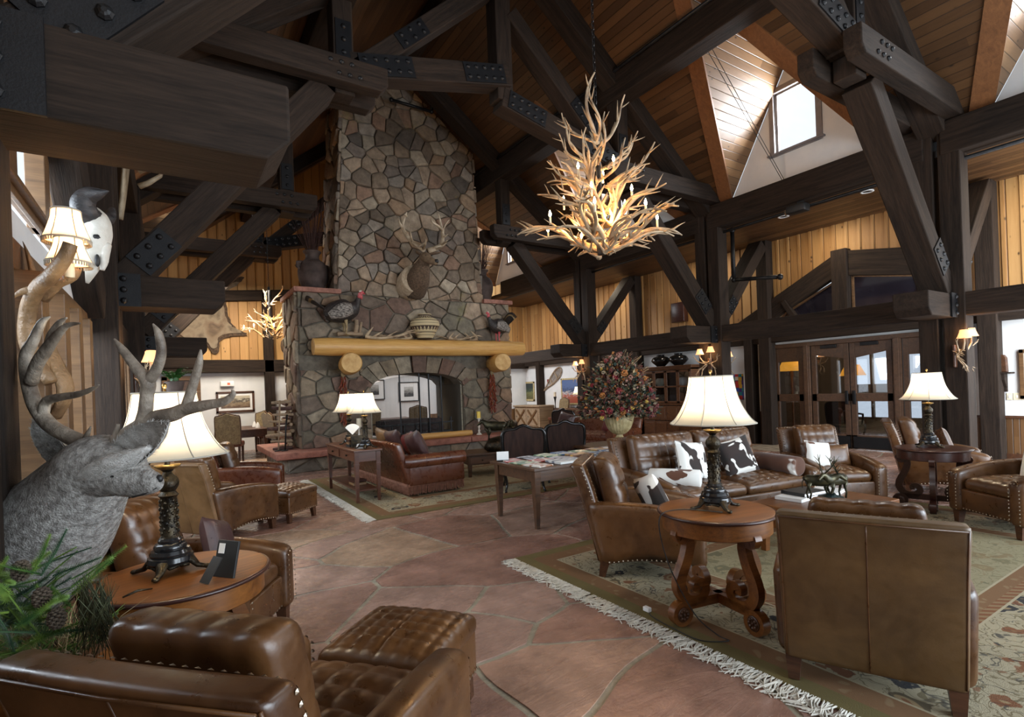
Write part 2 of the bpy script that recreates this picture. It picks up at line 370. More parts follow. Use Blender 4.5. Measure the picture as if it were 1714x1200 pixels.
    def build(s, name, m, parent=None, smooth=False, loc=None, rz=0, mw=None, bevel=0, sub=0, local=True, angle=None):
        me = bpy.data.meshes.new(name); me.from_pydata(s.v, [], s.f)
        ms = m if isinstance(m, list) else [m]
        for a in ms: me.materials.append(a)
        if len(ms) > 1: me.polygons.foreach_set('material_index', s.mi)
        if smooth: me.polygons.foreach_set('use_smooth', [True] * len(me.polygons))
        if any(c is not None for c in s.col):
            at = me.color_attributes.new('Col', 'FLOAT_COLOR', 'CORNER'); buf = []
            for p, c in zip(me.polygons, s.col): buf += [*(c or (.5, .5, .5)), 1] * p.loop_total
            at.data.foreach_set('color', buf)
        me.update()
        if smooth and angle: me.set_sharp_from_angle(angle=radians(angle))
        o = bpy.data.objects.new(name, me); C.objects.link(o)
        if loc is not None: o.location = loc
        if rz: o.rotation_euler = (0, 0, rz)
        if mw is not None: o.matrix_basis = mw
        if parent:
            o.parent = parent
            if not local: o.matrix_basis = wm(parent).inverted() @ o.matrix_basis
        if bevel:
            b = o.modifiers.new('bevel', 'BEVEL'); b.width = bevel; b.segments = 2; b.limit_method = 'ANGLE'
        if sub: o.modifiers.new('sub', 'SUBSURF').levels = sub; o.modifiers['sub'].render_levels = sub
        return o
def wm(o):
    m = o.matrix_basis.copy()
    while o.parent: o = o.parent; m = o.matrix_basis @ m
    return m
def thing(name, label, cat, loc=(0, 0, 0), rz=0, group=None, scale=None):
    o = bpy.data.objects.new(name, None); C.objects.link(o); o.location = loc; o.rotation_euler = (0, 0, rz)
    if scale: o.scale = (scale,) * 3
    return tag(o, label, cat, group)
def tag(o, label, cat, group=None, kind=None):
    o['label'] = label; o['category'] = cat
    if group: o['group'] = group
    if kind: o['kind'] = kind
    return o
def stru(o, label=None):
    o['kind'] = 'structure'
    if label: o['label'] = label
    return o
def dup(root, loc, rz=0, label=None, group=None, scale=None, eul=None):
    def cp(o, par):
        c = o.copy(); C.objects.link(c)
        if par: c.parent = par
        for ch in kids.get(o, ()): cp(ch, c)
        return c
    kids = {}
    for o in C.objects:
        if o.parent: kids.setdefault(o.parent, []).append(o)
    r = cp(root, None); r.location = loc; r.rotation_euler = eul if eul else (0, 0, rz)
    if label: r['label'] = label
    if group: r['group'] = group
    if scale: r.scale = (scale,) * 3
    return r
def spline(pts, n=6):
    """Catmull-Rom through points (tuples of any length)"""
    out = []; k = len(pts)
    for i in range(k - 1):
        p0, p1, p2, p3 = pts[max(i - 1, 0)], pts[i], pts[i + 1], pts[min(i + 2, k - 1)]
        for j in range(n):
            t = j / n
            out.append(tuple(.5 * (2 * b + (-a + c) * t + (2 * a - 5 * b + 4 * c - d) * t * t + (-a + 3 * b - 3 * c + d) * t ** 3) for a, b, c, d in zip(p0, p1, p2, p3)))
    out.append(tuple(pts[-1])); return out
def frame_xy(p, q, up=(0, 0, 1)):
    """matrix with local X from p to q, local Z near up, origin at the middle"""
    p, q = V(p), V(q); x = (q - p).normalized(); u = V(up)
    if abs(x.dot(u)) > .98: u = V((0, 1, 0))
    y = u.cross(x).normalized(); z = x.cross(y); m = Matrix.Identity(4)
    for i, a in enumerate((x, y, z)):
        for j in range(3): m[j][i] = a[j]
    m.translation = (p + q) / 2; return m
def timber(name, p, q, w, h, parent=None, m=None, up=(0, 0, 1), bevel=.014, ends=(0, 0)):
    """a squared timber from p to q (w across, h along up); ends chamfer the underside"""
    L = (V(q) - V(p)).length; mb = MB(); a, b = ends
    if a or b:
        pts = [(-L / 2, h / 2), (-L / 2, -h / 2 + a), (-L / 2 + a, -h / 2), (L / 2 - b, -h / 2), (L / 2, -h / 2 + b), (L / 2, h / 2)]
        pts = [pt for i, pt in enumerate(pts) if pt != pts[i - 1]]
        mb.prism(pts, (0, 0, 0), (1, 0, 0), (0, 0, 1), w)
    else: mb.box((0, 0, 0), (L, w, h))
    return mb.build(name, m or M['timber'], parent, mw=frame_xy(p, q, up), bevel=bevel, local=False)
# ------------------------------------------------------------ stone cells
def clip(poly, a, b, c):
    """keep a*x+b*y<=c"""
    out = []; k = len(poly)
    for i in range(k):
        p, q = poly[i], poly[(i + 1) % k]; dp = a * p[0] + b * p[1] - c; dq = a * q[0] + b * q[1] - c
        if dp <= 0: out.append(p)
        if (dp < 0 < dq) or (dq < 0 < dp):
            t = dp / (dp - dq); out.append((p[0] + (q[0] - p[0]) * t, p[1] + (q[1] - p[1]) * t))
    return out
def cells(x0, x1, y0, y1, size, aspect=1., jit=.85, rng=None, drop=.18):
    rng = rng or random; pts = []; ny = max(1, int((y1 - y0) / size)); row = 0
    for j in range(-1, ny + 1):
        nx = max(1, int((x1 - x0) / (size * aspect)))
        for i in range(-1, nx + 1):
            if rng.random() < drop: continue
            pts.append((x0 + (i + .5 + (j % 2) * .5 + jit * (rng.random() - .5)) * (x1 - x0) / nx, y0 + (j + .5 + jit * (rng.random() - .5)) * (y1 - y0) / ny))
    res = []
    for p in pts:
        poly = [(x0, y0), (x1, y0), (x1, y1), (x0, y1)]
        near = sorted((q for q in pts if q is not p), key=lambda q: (q[0] - p[0]) ** 2 / aspect ** 2 + (q[1] - p[1]) ** 2)[:20]
        for q in near:
            a, b = (q[0] - p[0]) / aspect ** 2, q[1] - p[1]
            c = ((q[0] ** 2 - p[0] ** 2) / aspect ** 2 + q[1] ** 2 - p[1] ** 2) / 2
            poly = clip(poly, a, b, c)
            if len(poly) < 3: break
        if len(poly) >= 3: res.append(poly)
    return res
def shrink(poly, d):
    k = len(poly); A = sum(poly[i][0] * poly[(i + 1) % k][1] - poly[(i + 1) % k][0] * poly[i][1] for i in range(k))
    if A < 0: poly = poly[::-1]
    out = poly
    for i in range(k):
        p, q = poly[i], poly[(i + 1) % k]; dx, dy = q[0] - p[0], q[1] - p[1]; l = sqrt(dx * dx + dy * dy)
        if l < 1e-6: continue
        a, b = dy / l, -dx / l
        out = clip(out, a, b, a * p[0] + b * p[1] - d)
        if len(out) < 3: return []
    return out
def rough_edge(poly, step, amp, fr):
    out = []; k = len(poly)
    for i in range(k):
        p, q = poly[i], poly[(i + 1) % k]; l = sqrt((q[0] - p[0]) ** 2 + (q[1] - p[1]) ** 2); n = max(1, int(l / step))
        for j in range(n):
            t = j / n; x, y = p[0] + (q[0] - p[0]) * t, p[1] + (q[1] - p[1]) * t
            w_ = MN.noise_vector(V((x * fr, y * fr, 3.1))); out.append((x + w_.x * amp, y + w_.y * amp))
    return out
def pick(cols, rng, v=.18):
    c = rng.choice(cols); f = 1 + (rng.random() - .5) * 2 * v; return tuple(x * f for x in c)

# ------------------------------------------------------------ floor: irregular red flagstones with pale grout
XL, XR, XW, YB = -.65, 9.5, 11.6, 17.0
rg = random.Random(3)
FC = [(.36, .225, .175), (.32, .185, .142), (.39, .25, .19), (.31, .19, .155), (.40, .28, .195), (.345, .23, .19), (.33, .195, .155)]
mb = MB(); mb.cc = (.36, .35, .28); mb.add([(-4, -5, -.007), (16, -5, -.007), (16, 22, -.007), (-4, 22, -.007)], [(0, 1, 2, 3)])
for poly in cells(-1.4, 12.4, -2.2, 18.5, .50, 1.45, 1.1, rg, .46):
    p = shrink(poly, .018)
    if len(p) < 3: continue
    p = rough_edge(p, .10, .075, 1.7); mb.cc = pick(FC, rg, .12)
    q = [(x, y, 0) for x, y in p]; k = len(q)
    mb.add(q + [(x, y, -.008) for x, y in p], [tuple(range(k))] + [(i, i + k, (i + 1) % k + k, (i + 1) % k) for i in range(k)])
fm, t, b = stone_mat('flagstone', 0, .36, .3, 3.)
v = coords(t, (1, 3.2, 1), rnd=False); n = nz(t, v, 2.4, 8, .68, 1.5)
t.links.new(ramp(t, n, [(.3, .16), (.7, .36)]), b.inputs['Roughness'])
bump(t, b, mth(t, 'ADD', n, mth(t, 'MULTIPLY', nz(t, coords(t, rnd=False), 22, 5), .35)), .34, .018)
stru(mb.build('floor', fm))

# ------------------------------------------------------------ walls
def quadwall(name, m, a, b, hole=None):
    """upright wall panel between two points (x,y,z0)-(x,y,z1)"""
    mb = MB(); mb.b2(a, b); return stru(mb.build(name, m))
# right hand wall of the aisle: wainscot, white plaster, pine boards above
DY0, DY1, DZ = 4.02, 6.95, 2.19
def rw(name, m, y0, y1, z0, z1, x0=XW, x1=XW + .12): return quadwall(name, m, (x0, y0, z0), (x1, y1, z1))
rw('wall_right', M['plaster'], -3, DY0 - .1, .74, 2.6); rw('wall_right', M['plaster'], DY1 + .1, 17.2, .74, 2.6); rw('wall_right', M['plaster'], DY0 - .1, DY1 + .1, DZ + .06, 2.62)
rw('wall_right', M['wains'], -3, DY0 - .1, 0, .72); rw('wall_right', M['wains'], DY1 + .1, 17.2, 0, .72)
mb = MB(); mb.b2((XW + .005, -3, 2.6), (XW + .12, 4.0, 4.72)); mb.b2((XW + .005, 7.6, 2.6), (XW + .12, 17.2, 4.72))
mb.prism([(4.0, 3.25), (5.39, 4.02), (7.6, 2.86), (7.6, 4.72), (4.0, 4.72)], (XW + .0625, 0, 0), (0, 1, 0), (0, 0, 1), .115)
for y in [-.2 + i * .24 for i in range(73)]:
    zb = 2.6 if not 3.9 < y < 7.65 else (3.25 + (y - 4) * .554 if y < 5.39 else 4.02 - (y - 5.39) * .525)
    mb.b2((XW - .015, y - .022, zb + .02), (XW + .01, y + .022, 4.70))
stru(mb.build('wall_right_upper', M['bb'], bevel=0))
mb = MB()
for y0, y1 in ((-3, DY0 - .1), (DY1 + .1, 17)): mb.b2((XW - .025, y0, .70), (XW, y1, .745)); mb.b2((XW - .02, y0, 0), (XW, y1, .12))
stru(mb.build('baseboard_right', M['darkwood'], bevel=.004))
# far wall
quadwall('wall_back', M['plaster'], (-1, YB, .0), (12, YB + .12, 2.6)); 
mb = MB(); mb.b2((-1, YB + .005, 2.5), (12, YB + .12, 6.6))
for i in range(55): x = -.9 + i * .24; mb.b2((x - .022, YB - .015, 2.6), (x + .022, YB + .01, 6.6))
stru(mb.build('wall_back_upper', M['bbx']))
mb = MB(); mb.prism([(-1, 6.6), (12, 6.6), (10, 6.6), (4.5, 9.4), (-1, 6.6)][:4], (0, YB + .06, 0), (1, 0, 0), (0, 0, 1), .12); stru(mb.build('wall_back_gable', M['bbx']))
quadwall('wall_back', M['wainsx'], (7.5, YB - .02, 0), (11.6, YB, .72))
# left wall : plaster band, window strip, boards above
mb = MB(); mb.b2((XL - .2, -3, 2.36), (XL - .08, 17, 2.62)); stru(mb.build('wall_left', M['plaster']))
mb = MB(); mb.b2((XL - .2, -3, 3.9), (XL - .08, 17.1, 5.3)); mb.b2((XL - .2, 6.0, 2.6), (XL - .08, 17.1, 4.0)); mb.b2((XL - .2, -3, 2.6), (XL - .08, 3.0, 4.0)); stru(mb.build('wall_left_upper', M['bb']))
mb = MB(); mb.b2((XL - .2, -3, 0), (XL - .08, 17.1, .72)); mb.b2((XL - .2, 13.0, .72), (XL - .08, 17.1, 2.4)); mb.b2((XL - .2, -3, .72), (XL - .08, 2.0, 2.4)); stru(mb.build('wall_left_lower', M['wains']))
def window(n, x, y0, y1, z0, z1, m, cas=.1, mull=(), label=None, gx=None, dirx=1, sill=True):
    """a window in a wall of constant x: casing, sash, glass"""
    o = MB()
    for a, b in (((y0 - cas, z1), (y1 + cas, z1 + cas)), ((y0 - cas, z0 - cas * .6), (y1 + cas, z0)), ((y0 - cas, z0), (y0, z1)), ((y1, z0), (y1 + cas, z1))): o.b2((x, a[0], a[1]), (x - .03 * dirx, b[0], b[1]))
    if sill: o.b2((x, y0 - cas - .04, z0 - .03), (x - .07 * dirx, y1 + cas + .04, z0))
    for a, b in (((y0, z1 - .04), (y1, z1)), ((y0, z0), (y1, z0 + .05)), ((y0, z0), (y0 + .045, z1)), ((y1 - .045, z0), (y1, z1))): o.b2((x + .03 * dirx, a[0], a[1]), (x + .07 * dirx, b[0], b[1]))
    for k in mull: o.b2((x - (.18 if len(mull) > 2 else .02) * dirx, k - .09, z0), (x + .09 * dirx, k + .09, z1))
    w_ = stru(o.build('window_%d' % n, m, bevel=.005), label)
    g = MB(); g.b2((x + .045 * dirx, y0, z0), (x + .052 * dirx, y1, z1)); g.build('window_glass', M['glass'], w_)
    return w_
window(1, XL - .08, 2.1, 6.0, .74, 2.2, M['trimwood'], .14, (2.9, 3.7, 4.4, 5.0, 5.6), dirx=-1)
window(2, XL - .08, 7.4, 12.8, .74, 2.2, M['trimwood'], .14, (8.1, 8.8, 9.5, 10.2, 10.9, 11.6, 12.3), dirx=-1)
window(3, XL - .08, 3.1, 5.9, 2.75, 3.8, M['trimwood'], .12, (4.0, 5.0), dirx=-1)
mb = MB(); mb.b2((XL - .08, -1, 2.20), (XL + .0, 17, 2.36)); stru(mb.build('trim_1', M['trimwood'], bevel=.006))

# ------------------------------------------------------------ doors on the right: four leaves of glass
mb = MB()
for y0, y1, z0, z1 in ((DY0 - .16, DY1 + .16, DZ - .02, DZ + .07), (DY0 - .12, DY0, 0, DZ), (DY1, DY1 + .12, 0, DZ), (4.42, 4.56, 0, DZ), (6.12, 6.26, 0, DZ)): mb.b2((XW - .05, y0, z0), (XW + .1, y1, z1))
for y in (DY0 - .06, 4.49, 6.19, DY1 + .06): mb.b2((XW - .075, y - .045, 0), (XW - .04, y + .045, DZ))
stru(mb.build('trim_2', M['doorwood'], bevel=.006))
def leaf(n, y0, y1, arch=0, kick=False, handle=None):
    st = .10 if y1 - y0 > .5 else .085; o = MB(); x0, x1 = XW - .01, XW + .05; zt = DZ - .02
    for a in ((y0, y0 + st, .02, zt), (y1 - st, y1, .02, zt), (y0, y1, .02, .30), (y0, y1, .98, 1.14)): o.b2((x0, a[0], a[2]), (x1, a[1], a[3]))
    ya, yb = y0 + st, y1 - st
    top = [(ya, zt), (yb, zt), (yb, 1.86 + (.0 if arch < 0 else arch))] + ([(ya + (yb - ya) * k / 6, 1.86 + (arch * (k / 6) if arch > 0 else -arch * (1 - k / 6))) for k in range(5, -1, -1)])
    o.prism(top[::-1], ((x0 + x1) / 2, 0, 0), (0, 1, 0), (0, 0, 1), .06)
    d = stru(o.build('door_%d' % n, M['doorwood'], bevel=.006))
    g = MB(); g.b2((XW + .018, ya, .3), (XW + .024, yb, .98)); g.b2((XW + .018, ya, 1.14), (XW + .024, yb, 2.02)); g.build('door_glass', M['darkglass'], d)
    if kick: g = MB(); g.b2((x0 - .006, y0 + .02, .04), (x0, y1 - .02, .27)); g.build('kick_plate', M['plate'], d)
    if handle is not None:
        g = MB(); g.rbox((x0 - .012, handle, 1.06), (.012, .032, .14), .012, (1, 1, 3)); g.build('push_plate', M['plate'], d, True)
        g = MB(); g.b2((x0 - .05, (y0 + y1) / 2 - .16, zt - .08), (x0, (y0 + y1) / 2 + .16, zt - .01)); g.build('door_closer', M['iron'], d, bevel=.008)
leaf(1, 6.28, DY1 - .02); leaf(2, 5.35, 6.10, .10, True, 5.41); leaf(3, 4.58, 5.33, -.10, True, 5.27); leaf(4, DY0 + .02, 4.40)
M['entryfloor'] = mat('entry stone floor', (.16, .12, .09), (.24, .18, .14), .25, 3)
# what shows through the doors: an entry hall
mb = MB(); mb.b2((XW + .2, 2.5, -.01), (XW + 4.4, 10.5, 0)); stru(mb.build('floor_entry', M['entryfloor']))
mb = MB(); a, b_ = XW + 4.4, XW + 4.5
for y0, y1, z0, z1 in ((2.2, 5.5, 0, 3.2), (6.05, 6.35, 0, 3.2), (7.35, 10.6, 0, 3.2), (5.5, 7.35, 2.6, 3.2), (5.5, 7.35, 0, .35), (6.35, 7.35, 1.0, 1.25), (6.80, 6.86, .3, 2.6)): mb.b2((a, y0, z0), (b_, y1, z1))
mb.b2((XW + .2, 10.5, 0), (a, 10.6, 3.2)); mb.b2((XW + .12, 2, 3.1), (b_, 10.6, 3.2)); stru(mb.build('wall_entry', M['taupe']))

M['wincase'] = mat('grey painted casing', (.17, .15, .15), (.22, .20, .20), .5)
# aisle ceiling and the planked main roof with its dormers
Z0, RX, SL = 5.08, 4.5, .80                        # eave height, ridge x, pitch
RZ = Z0 + (XR - RX) * SL
mb = MB(); mb.b2((XR - .05, -3, 4.62), (XW + .2, 17.1, 4.72)); stru(mb.build('ceiling_aisle', M['ceil']))
dorm = [(1.15, 1.30), (5.11, 1.32), (9.05, 1.30), (14.3, 1.3)]
DH = 2.35; DIN = DH / SL
for sgn in (1, -1):
    ex = RX + sgn * (XR - RX); L = sqrt((XR - RX) ** 2 * (1 + SL * SL)); nv = L / ((XR - RX)) # along slope per unit x
    # local frame: X across the slope from eave to ridge, Y along the building
    poly = [(0, -3)]
    for yc, hw in dorm: poly += [(0, yc - hw), (DIN * nv, yc), (0, yc + hw)]
    poly += [(0, 17.05), (L + .05, 17.05), (L + .05, -3)]
    mw = Matrix.Identity(4); ux = V((-sgn, 0, SL)).normalized(); uy = V((0, 1, 0)); uz = ux.cross(uy)
    for i, a in enumerate((ux, uy, uz)):
        for j in range(3): mw[j][i] = a[j]
    mw.translation = (ex, 0, Z0)
    mb = MB(); k = len(poly); mb.add([(x, y, 0) for x, y in poly], [tuple(range(k))])
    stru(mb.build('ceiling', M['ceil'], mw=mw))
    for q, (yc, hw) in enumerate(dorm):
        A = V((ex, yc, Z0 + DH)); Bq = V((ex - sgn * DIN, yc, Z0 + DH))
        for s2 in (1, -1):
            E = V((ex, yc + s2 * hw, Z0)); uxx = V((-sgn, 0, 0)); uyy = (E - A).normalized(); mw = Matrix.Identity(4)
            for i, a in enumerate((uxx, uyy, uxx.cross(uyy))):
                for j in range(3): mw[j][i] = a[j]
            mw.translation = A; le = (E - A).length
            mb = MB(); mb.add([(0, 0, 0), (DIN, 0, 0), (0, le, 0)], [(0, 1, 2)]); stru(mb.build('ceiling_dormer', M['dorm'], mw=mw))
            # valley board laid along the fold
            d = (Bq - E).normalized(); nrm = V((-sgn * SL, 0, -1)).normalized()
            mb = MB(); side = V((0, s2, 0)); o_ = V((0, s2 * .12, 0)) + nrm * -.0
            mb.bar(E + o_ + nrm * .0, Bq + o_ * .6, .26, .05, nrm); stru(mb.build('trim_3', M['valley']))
        # white gable with a window
        wy, wz0, wz1, hw2 = yc + .02, Z0 + .55, Z0 + 1.66, .38
        mb = MB()
        for poly in ([(yc - hw, Z0), (yc + hw, Z0), (yc + hw * (1 - .55 / DH), wz0), (yc - hw * (1 - .55 / DH), wz0)],
                     [(yc - hw * (1 - .55 / DH), wz0), (wy - hw2, wz0), (wy - hw2, wz1), (yc - hw * (1 - 1.66 / DH), wz1)],
                     [(wy + hw2, wz0), (yc + hw * (1 - .55 / DH), wz0), (yc + hw * (1 - 1.66 / DH), wz1), (wy + hw2, wz1)],
                     [(yc - hw * (1 - 1.66 / DH), wz1), (yc + hw * (1 - 1.66 / DH), wz1), (yc, Z0 + DH)]):
            mb.prism(poly, (ex + sgn * .06, 0, 0), (0, 1, 0), (0, 0, 1), .1)
        stru(mb.build('wall_dormer', M['plaster']))
        window(5 + q + (4 if sgn < 0 else 0), ex + sgn * .012, wy - hw2, wy + hw2, wz0, wz1, M['wincase'], .09, dirx=sgn)

# recessed downlights of the aisle soffit, warm
for y in (-.5, 2.2, 5.4, 8.4, 11.6, 14.6): light('soffit_downlight', 'AREA', (10.75, y, 4.6), 21, (1, .86, .66), (.25, .25), (11.0, y, 0))
for yc in (1.15, 5.11, 9.05, 14.3): light('dormer_daylight', 'AREA', (-.95, yc, 6.2), 90, (.92, .96, 1), (.75, 1.05), (3, yc + .6, 5.2))
# ------------------------------------------------------------ timber frame
def bolts(mb, pts, nrm, r=.022):
    nrm = V(nrm).normalized(); rot = V((0, 0, 1)).rotation_difference(nrm).to_matrix()
    for p in pts: mb.T = None; mb.tube([V(p) - nrm * .004, V(p) + nrm * .008, V(p) + nrm * .02, V(p) + nrm * .026], [r * 1.5, r * 1.5, r, r * .5], 8)
def steel(parent, p, q, w, nrm, off, rows=3, cols=2, th=.02):
    """bolted steel plate lying on a timber face, from p to q along the timber"""
    p, q = V(p), V(q); n_ = V(nrm).normalized(); d = (q - p).normalized(); s = d.cross(n_); L = (q - p).length
    mb = MB(); mb.bar(p + n_ * off, q + n_ * off, w, th, n_); mb.cur = 1
    bolts(mb, [p + n_ * (off + th / 2) + d * (L * (i + .5) / cols) + s * (w * ((j + .5) / rows - .5)) for i in range(cols) for j in range(rows)], n_)
    mb.build('steel_plate', [M['plate'], M['iron']], parent, local=False)
def half_truss(T, sgn, Y, z_st=2.6, z_up=5.4, d0=5.0, stub=1.05, hs=.33, zup_in=2.0, mid=True, outer=True):
    X = lambda d: RX + sgn * d
    P_ = lambda d, z, y=Y: (X(d), y, z)
    nf = (0, -1, 0)
    # doubled post
    for yy, w_ in ((Y - .19, .26), (Y + .12, .24)):
        timber('post', P_(d0, 0, yy), P_(d0, 5.08, yy), w_, .30, T, up=(1, 0, 0))
    # lower hammer stub toward the room
    timber('hammer_stub', P_(d0 - .1, z_st - hs / 2), P_(d0 - stub, z_st - hs / 2), .42, hs, T, ends=(0, .10))
    steel(T, P_(d0 - .05, z_st - hs / 2, Y - .0), P_(d0 - .34, z_st - hs / 2, Y - .0), hs + .01, nf, .225, 3, 1)
    # lower brace, upper (doubled) hammer beam, queen post, rafter, scissor strut
    timber('brace', P_(d0 - .12, 2.68), P_(2.75, z_up - .3), .30, .34, T, up=(0, 1, 0))
    steel(T, P_(d0 - .32, 2.93, Y), P_(d0 - .62, 3.27, Y), .28, nf, .175, 2, 3)
    for yy in (Y + .26, Y - .26): hb = timber('hammer_beam', P_(d0 + .2, z_up - .16, yy), P_(zup_in, z_up - .16, yy), .2, .32, T, ends=(0, .09))
    for a in (-1, 0, 1):
        for b in (-1, 1): mb = MB(); bolts(mb, [P_(2.55 + a * .13 + b * .05, z_up - .16 + b * .07, Y - .36)], nf, .02); mb.build('bolt', M['iron'], hb, local=False)
    timber('queen_post', P_(2.5, z_up - .35), P_(2.5, Z0 + 2.5 * SL - .1), .26, .26, T, up=(1, 0, 0))
    steel(T, P_(2.5, z_up + .1), P_(2.5, z_up + .6), .2, nf, .135, 1, 3)
    timber('rafter', P_(5.05, Z0 - .10), P_(0, RZ - .20), .34, .36, T)
    if mid: timber('scissor_strut', P_(2.35, z_up - .0), P_(.15, z_up + 2.0), .26, .30, T, up=(0, 1, 0))
    if mid: steel(T, P_(1.75, z_up + .55), P_(1.35, z_up + .91), .22, nf, .155, 2, 3)
    if mid: timber('collar', P_(2.4, z_up + .06), P_(-.05, z_up + .62), .3, .32, T)
    if mid: steel(T, P_(2.3, z_up + .08), P_(1.55, z_up + .26), .28, nf, .155, 2, 5)
    if mid: steel(T, P_(.75, z_up + .44), P_(.05, z_up + .6), .28, nf, .155, 2, 5)
    if outer:
        timber('outer_brace', P_(d0 + .16, 2.72), P_(6.72, 4.5), .26, .32, T, up=(0, 1, 0))
        timber('wall_post', P_(6.95, 0), P_(6.95, 4.62), .26, .26, T, up=(1, 0, 0))
        steel(T, P_(d0 + .36, 2.95, Y), P_(d0 + .6, 3.22, Y), .24, nf, .165, 2, 3)
def king(T, Y, z):
    timber('king_post', (RX, Y, z - .28), (RX, Y, RZ - .2), .28, .28, T, up=(1, 0, 0))
tl = {3.1: ('near', 'dark timber roof truss over the round side tables, nearest of the row'), 7.0: ('mid', 'dark timber roof truss hanging between the antler chandelier and the chimney'),
      11.0: ('far', 'dark timber roof truss beside the right shoulder of the stone chimney'), 15.0: ('last', 'dark timber roof truss behind the chimney near the far gable')}
for Y, (k, lb) in tl.items():
    T = thing('timber_truss', lb, 'roof truss', (RX, Y, 0))
    if Y < 15: half_truss(T, 1, Y, mid=Y != 11.0)
    if Y == 3.1: half_truss(T, -1, 2.80, 2.94, 5.4, 5.2, 1.20, hs=.36)
    elif Y == 7.0: half_truss(T, -1, 6.95, 2.83, 5.72, 5.08, 1.12, outer=False)
    else: half_truss(T, -1, Y, mid=Y != 11.0, outer=False)
    if Y != 11.0: king(T, Y, 6.1 if Y != 7.0 else 6.25)
def long_beam(lb, p, q, w, h, up=(0, 0, 1)):
    return tag(timber('timber_beam', p, q, w, h, up=up), lb, 'beam', kind='thing')
for a, b, s in ((-2, 3.0, 'over the right armchairs past the truss'), (3.2, 6.9, 'over the glass doors'), (7.1, 10.9, 'over the display cabinet'), (11.1, 15.0, 'past the right side of the chimney')):
    long_beam('dark lower tie beam on the right hand posts ' + s, (XR + .02, a, 2.45), (XR + .02, b, 2.45), .30, .33)
    long_beam('dark upper plate beam under the dormer gables ' + s, (XR, a, 4.83), (XR, b, 4.83), .34, .47)
for yy in ((3.0, 6.6), (7.0, 10.8), (11.0, 16)): long_beam('dark plate beam along the left wall top, bay %s' % ('by the buffalo skull', 'above the potted fern', 'near the far wall')[[3.0, 7.0, 11.0].index(yy[0])], (XL + .12, yy[0], 4.85), (XL + .12, yy[1], 4.85), .3, .45)
for sg, s in ((1, 'right'), (-1, 'left')):
    long_beam('heavy dark purlin under the %s roof slope' % ('dormered right' if sg > 0 else 'shaded left'), (RX + sg * 2.5, -2, Z0 + 2.5 * SL - .25), (RX + sg * 2.5, 17, Z0 + 2.5 * SL - .25), .36, .46)
long_beam('dark ridge beam along the top of the roof', (RX, -2, RZ - .25), (RX, 17, RZ - .25), .3, .5)
# wind brace on the left wall that carries the skull
long_beam('diagonal dark wind brace on left wall behind the buffalo skull', (XL + .02, 6.5, 2.45), (XL + .02, 3.6, 4.6), .22, .34)
long_beam('dark tie beam low along the left wall above the windows', (XL - .02, 7.2, 2.5), (XL - .02, 16.9, 2.5), .2, .3)
# far wall timbers
long_beam('dark tie beam across the far wall under the pine boards', (XL, YB - .1, 2.42), (11.6, YB - .1, 2.42), .2, .36)
long_beam('slanting dark beam high on far wall above the small chandelier', (.6, YB - .1, 4.35), (9.0, YB - .1, 5.0), .2, .3)
for x, s in ((2.42, 'beside the framed landscape'), (7.9, 'behind the right side of the chimney'), (9.9, 'right of the wildlife painting')):
    tag(timber('wall_stud', (x, YB - .1, 0), (x, YB - .1, 4.6), .2, .26, up=(1, 0, 0)), 'dark post on the far wall ' + s, 'post', kind='thing')
# right wall posts and header beam, and the pediment with its three panes over the doors
long_beam('dark header beam on the right wall above the doors', (XW - .1, -2, 2.47), (XW - .1, 17, 2.47), .2, .32)
for y, s in ((3.62, 'right of the glass doors'), (7.42, 'left of the glass doors'), (12.6, 'right of the snowshoe'), (15.9, 'between the wildlife painting and the snowshoe')):
    tag(timber('wall_stud', (XW - .13, y, 0), (XW - .13, y, 2.6), .2, .26, up=(1, 0, 0)), 'square dark post against the right wall, ' + s, 'post', kind='thing')
T = thing('pediment_window', 'gabled dark timber pediment with three slanted panes above the doors', 'window', (XW, 5.4, 2.6))
timber('rake', (XW - .06, 5.35, 3.78), (XW - .06, 3.9, 3.52), .14, .50, T, up=(0, 0, 1)); timber('rake', (XW - .06, 5.45, 3.78), (XW - .06, 7.75, 2.62), .14, .42, T)
timber('king_post', (XW - .1, 5.39, 2.62), (XW - .1, 5.39, 4.06), .2, .30, T, up=(0, 1, 0)); timber('strut', (XW - .06, 6.25, 2.62), (XW - .06, 6.6, 3.2), .12, .2, T, up=(1, 0, 0))
def pane(poly):
    mb = MB(); c = [sum(p[i] for p in poly) / len(poly) for i in (0, 1)]
    mb.prism(poly, (XW - .03, 0, 0), (0, 1, 0), (0, 0, 1), .012); p = mb.build('pane', M['paneglass'], T, local=False)
    mb = MB(); k = len(poly)
    for i in range(k): a, b = poly[i], poly[(i + 1) % k]; mb.bar((XW - .035, a[0], a[1]), (XW - .035, b[0], b[1]), .045, .05, (1, 0, 0))
    mb.build('pane_frame', M['trimwood'], T, local=False)
M['paneglass'] = mat('dark reflecting pane', (.012, .010, .016), (.02, .018, .026), .05, 3, spec=1.)
pane([(5.2, 2.66), (4.15, 2.66), (4.05, 3.28), (5.2, 3.50)]); pane([(5.58, 2.66), (6.85, 2.66), (6.58, 2.95), (5.58, 3.42)]); pane([(7.1, 2.66), (7.6, 2.66), (7.15, 2.86), (6.98, 2.86)][:4])
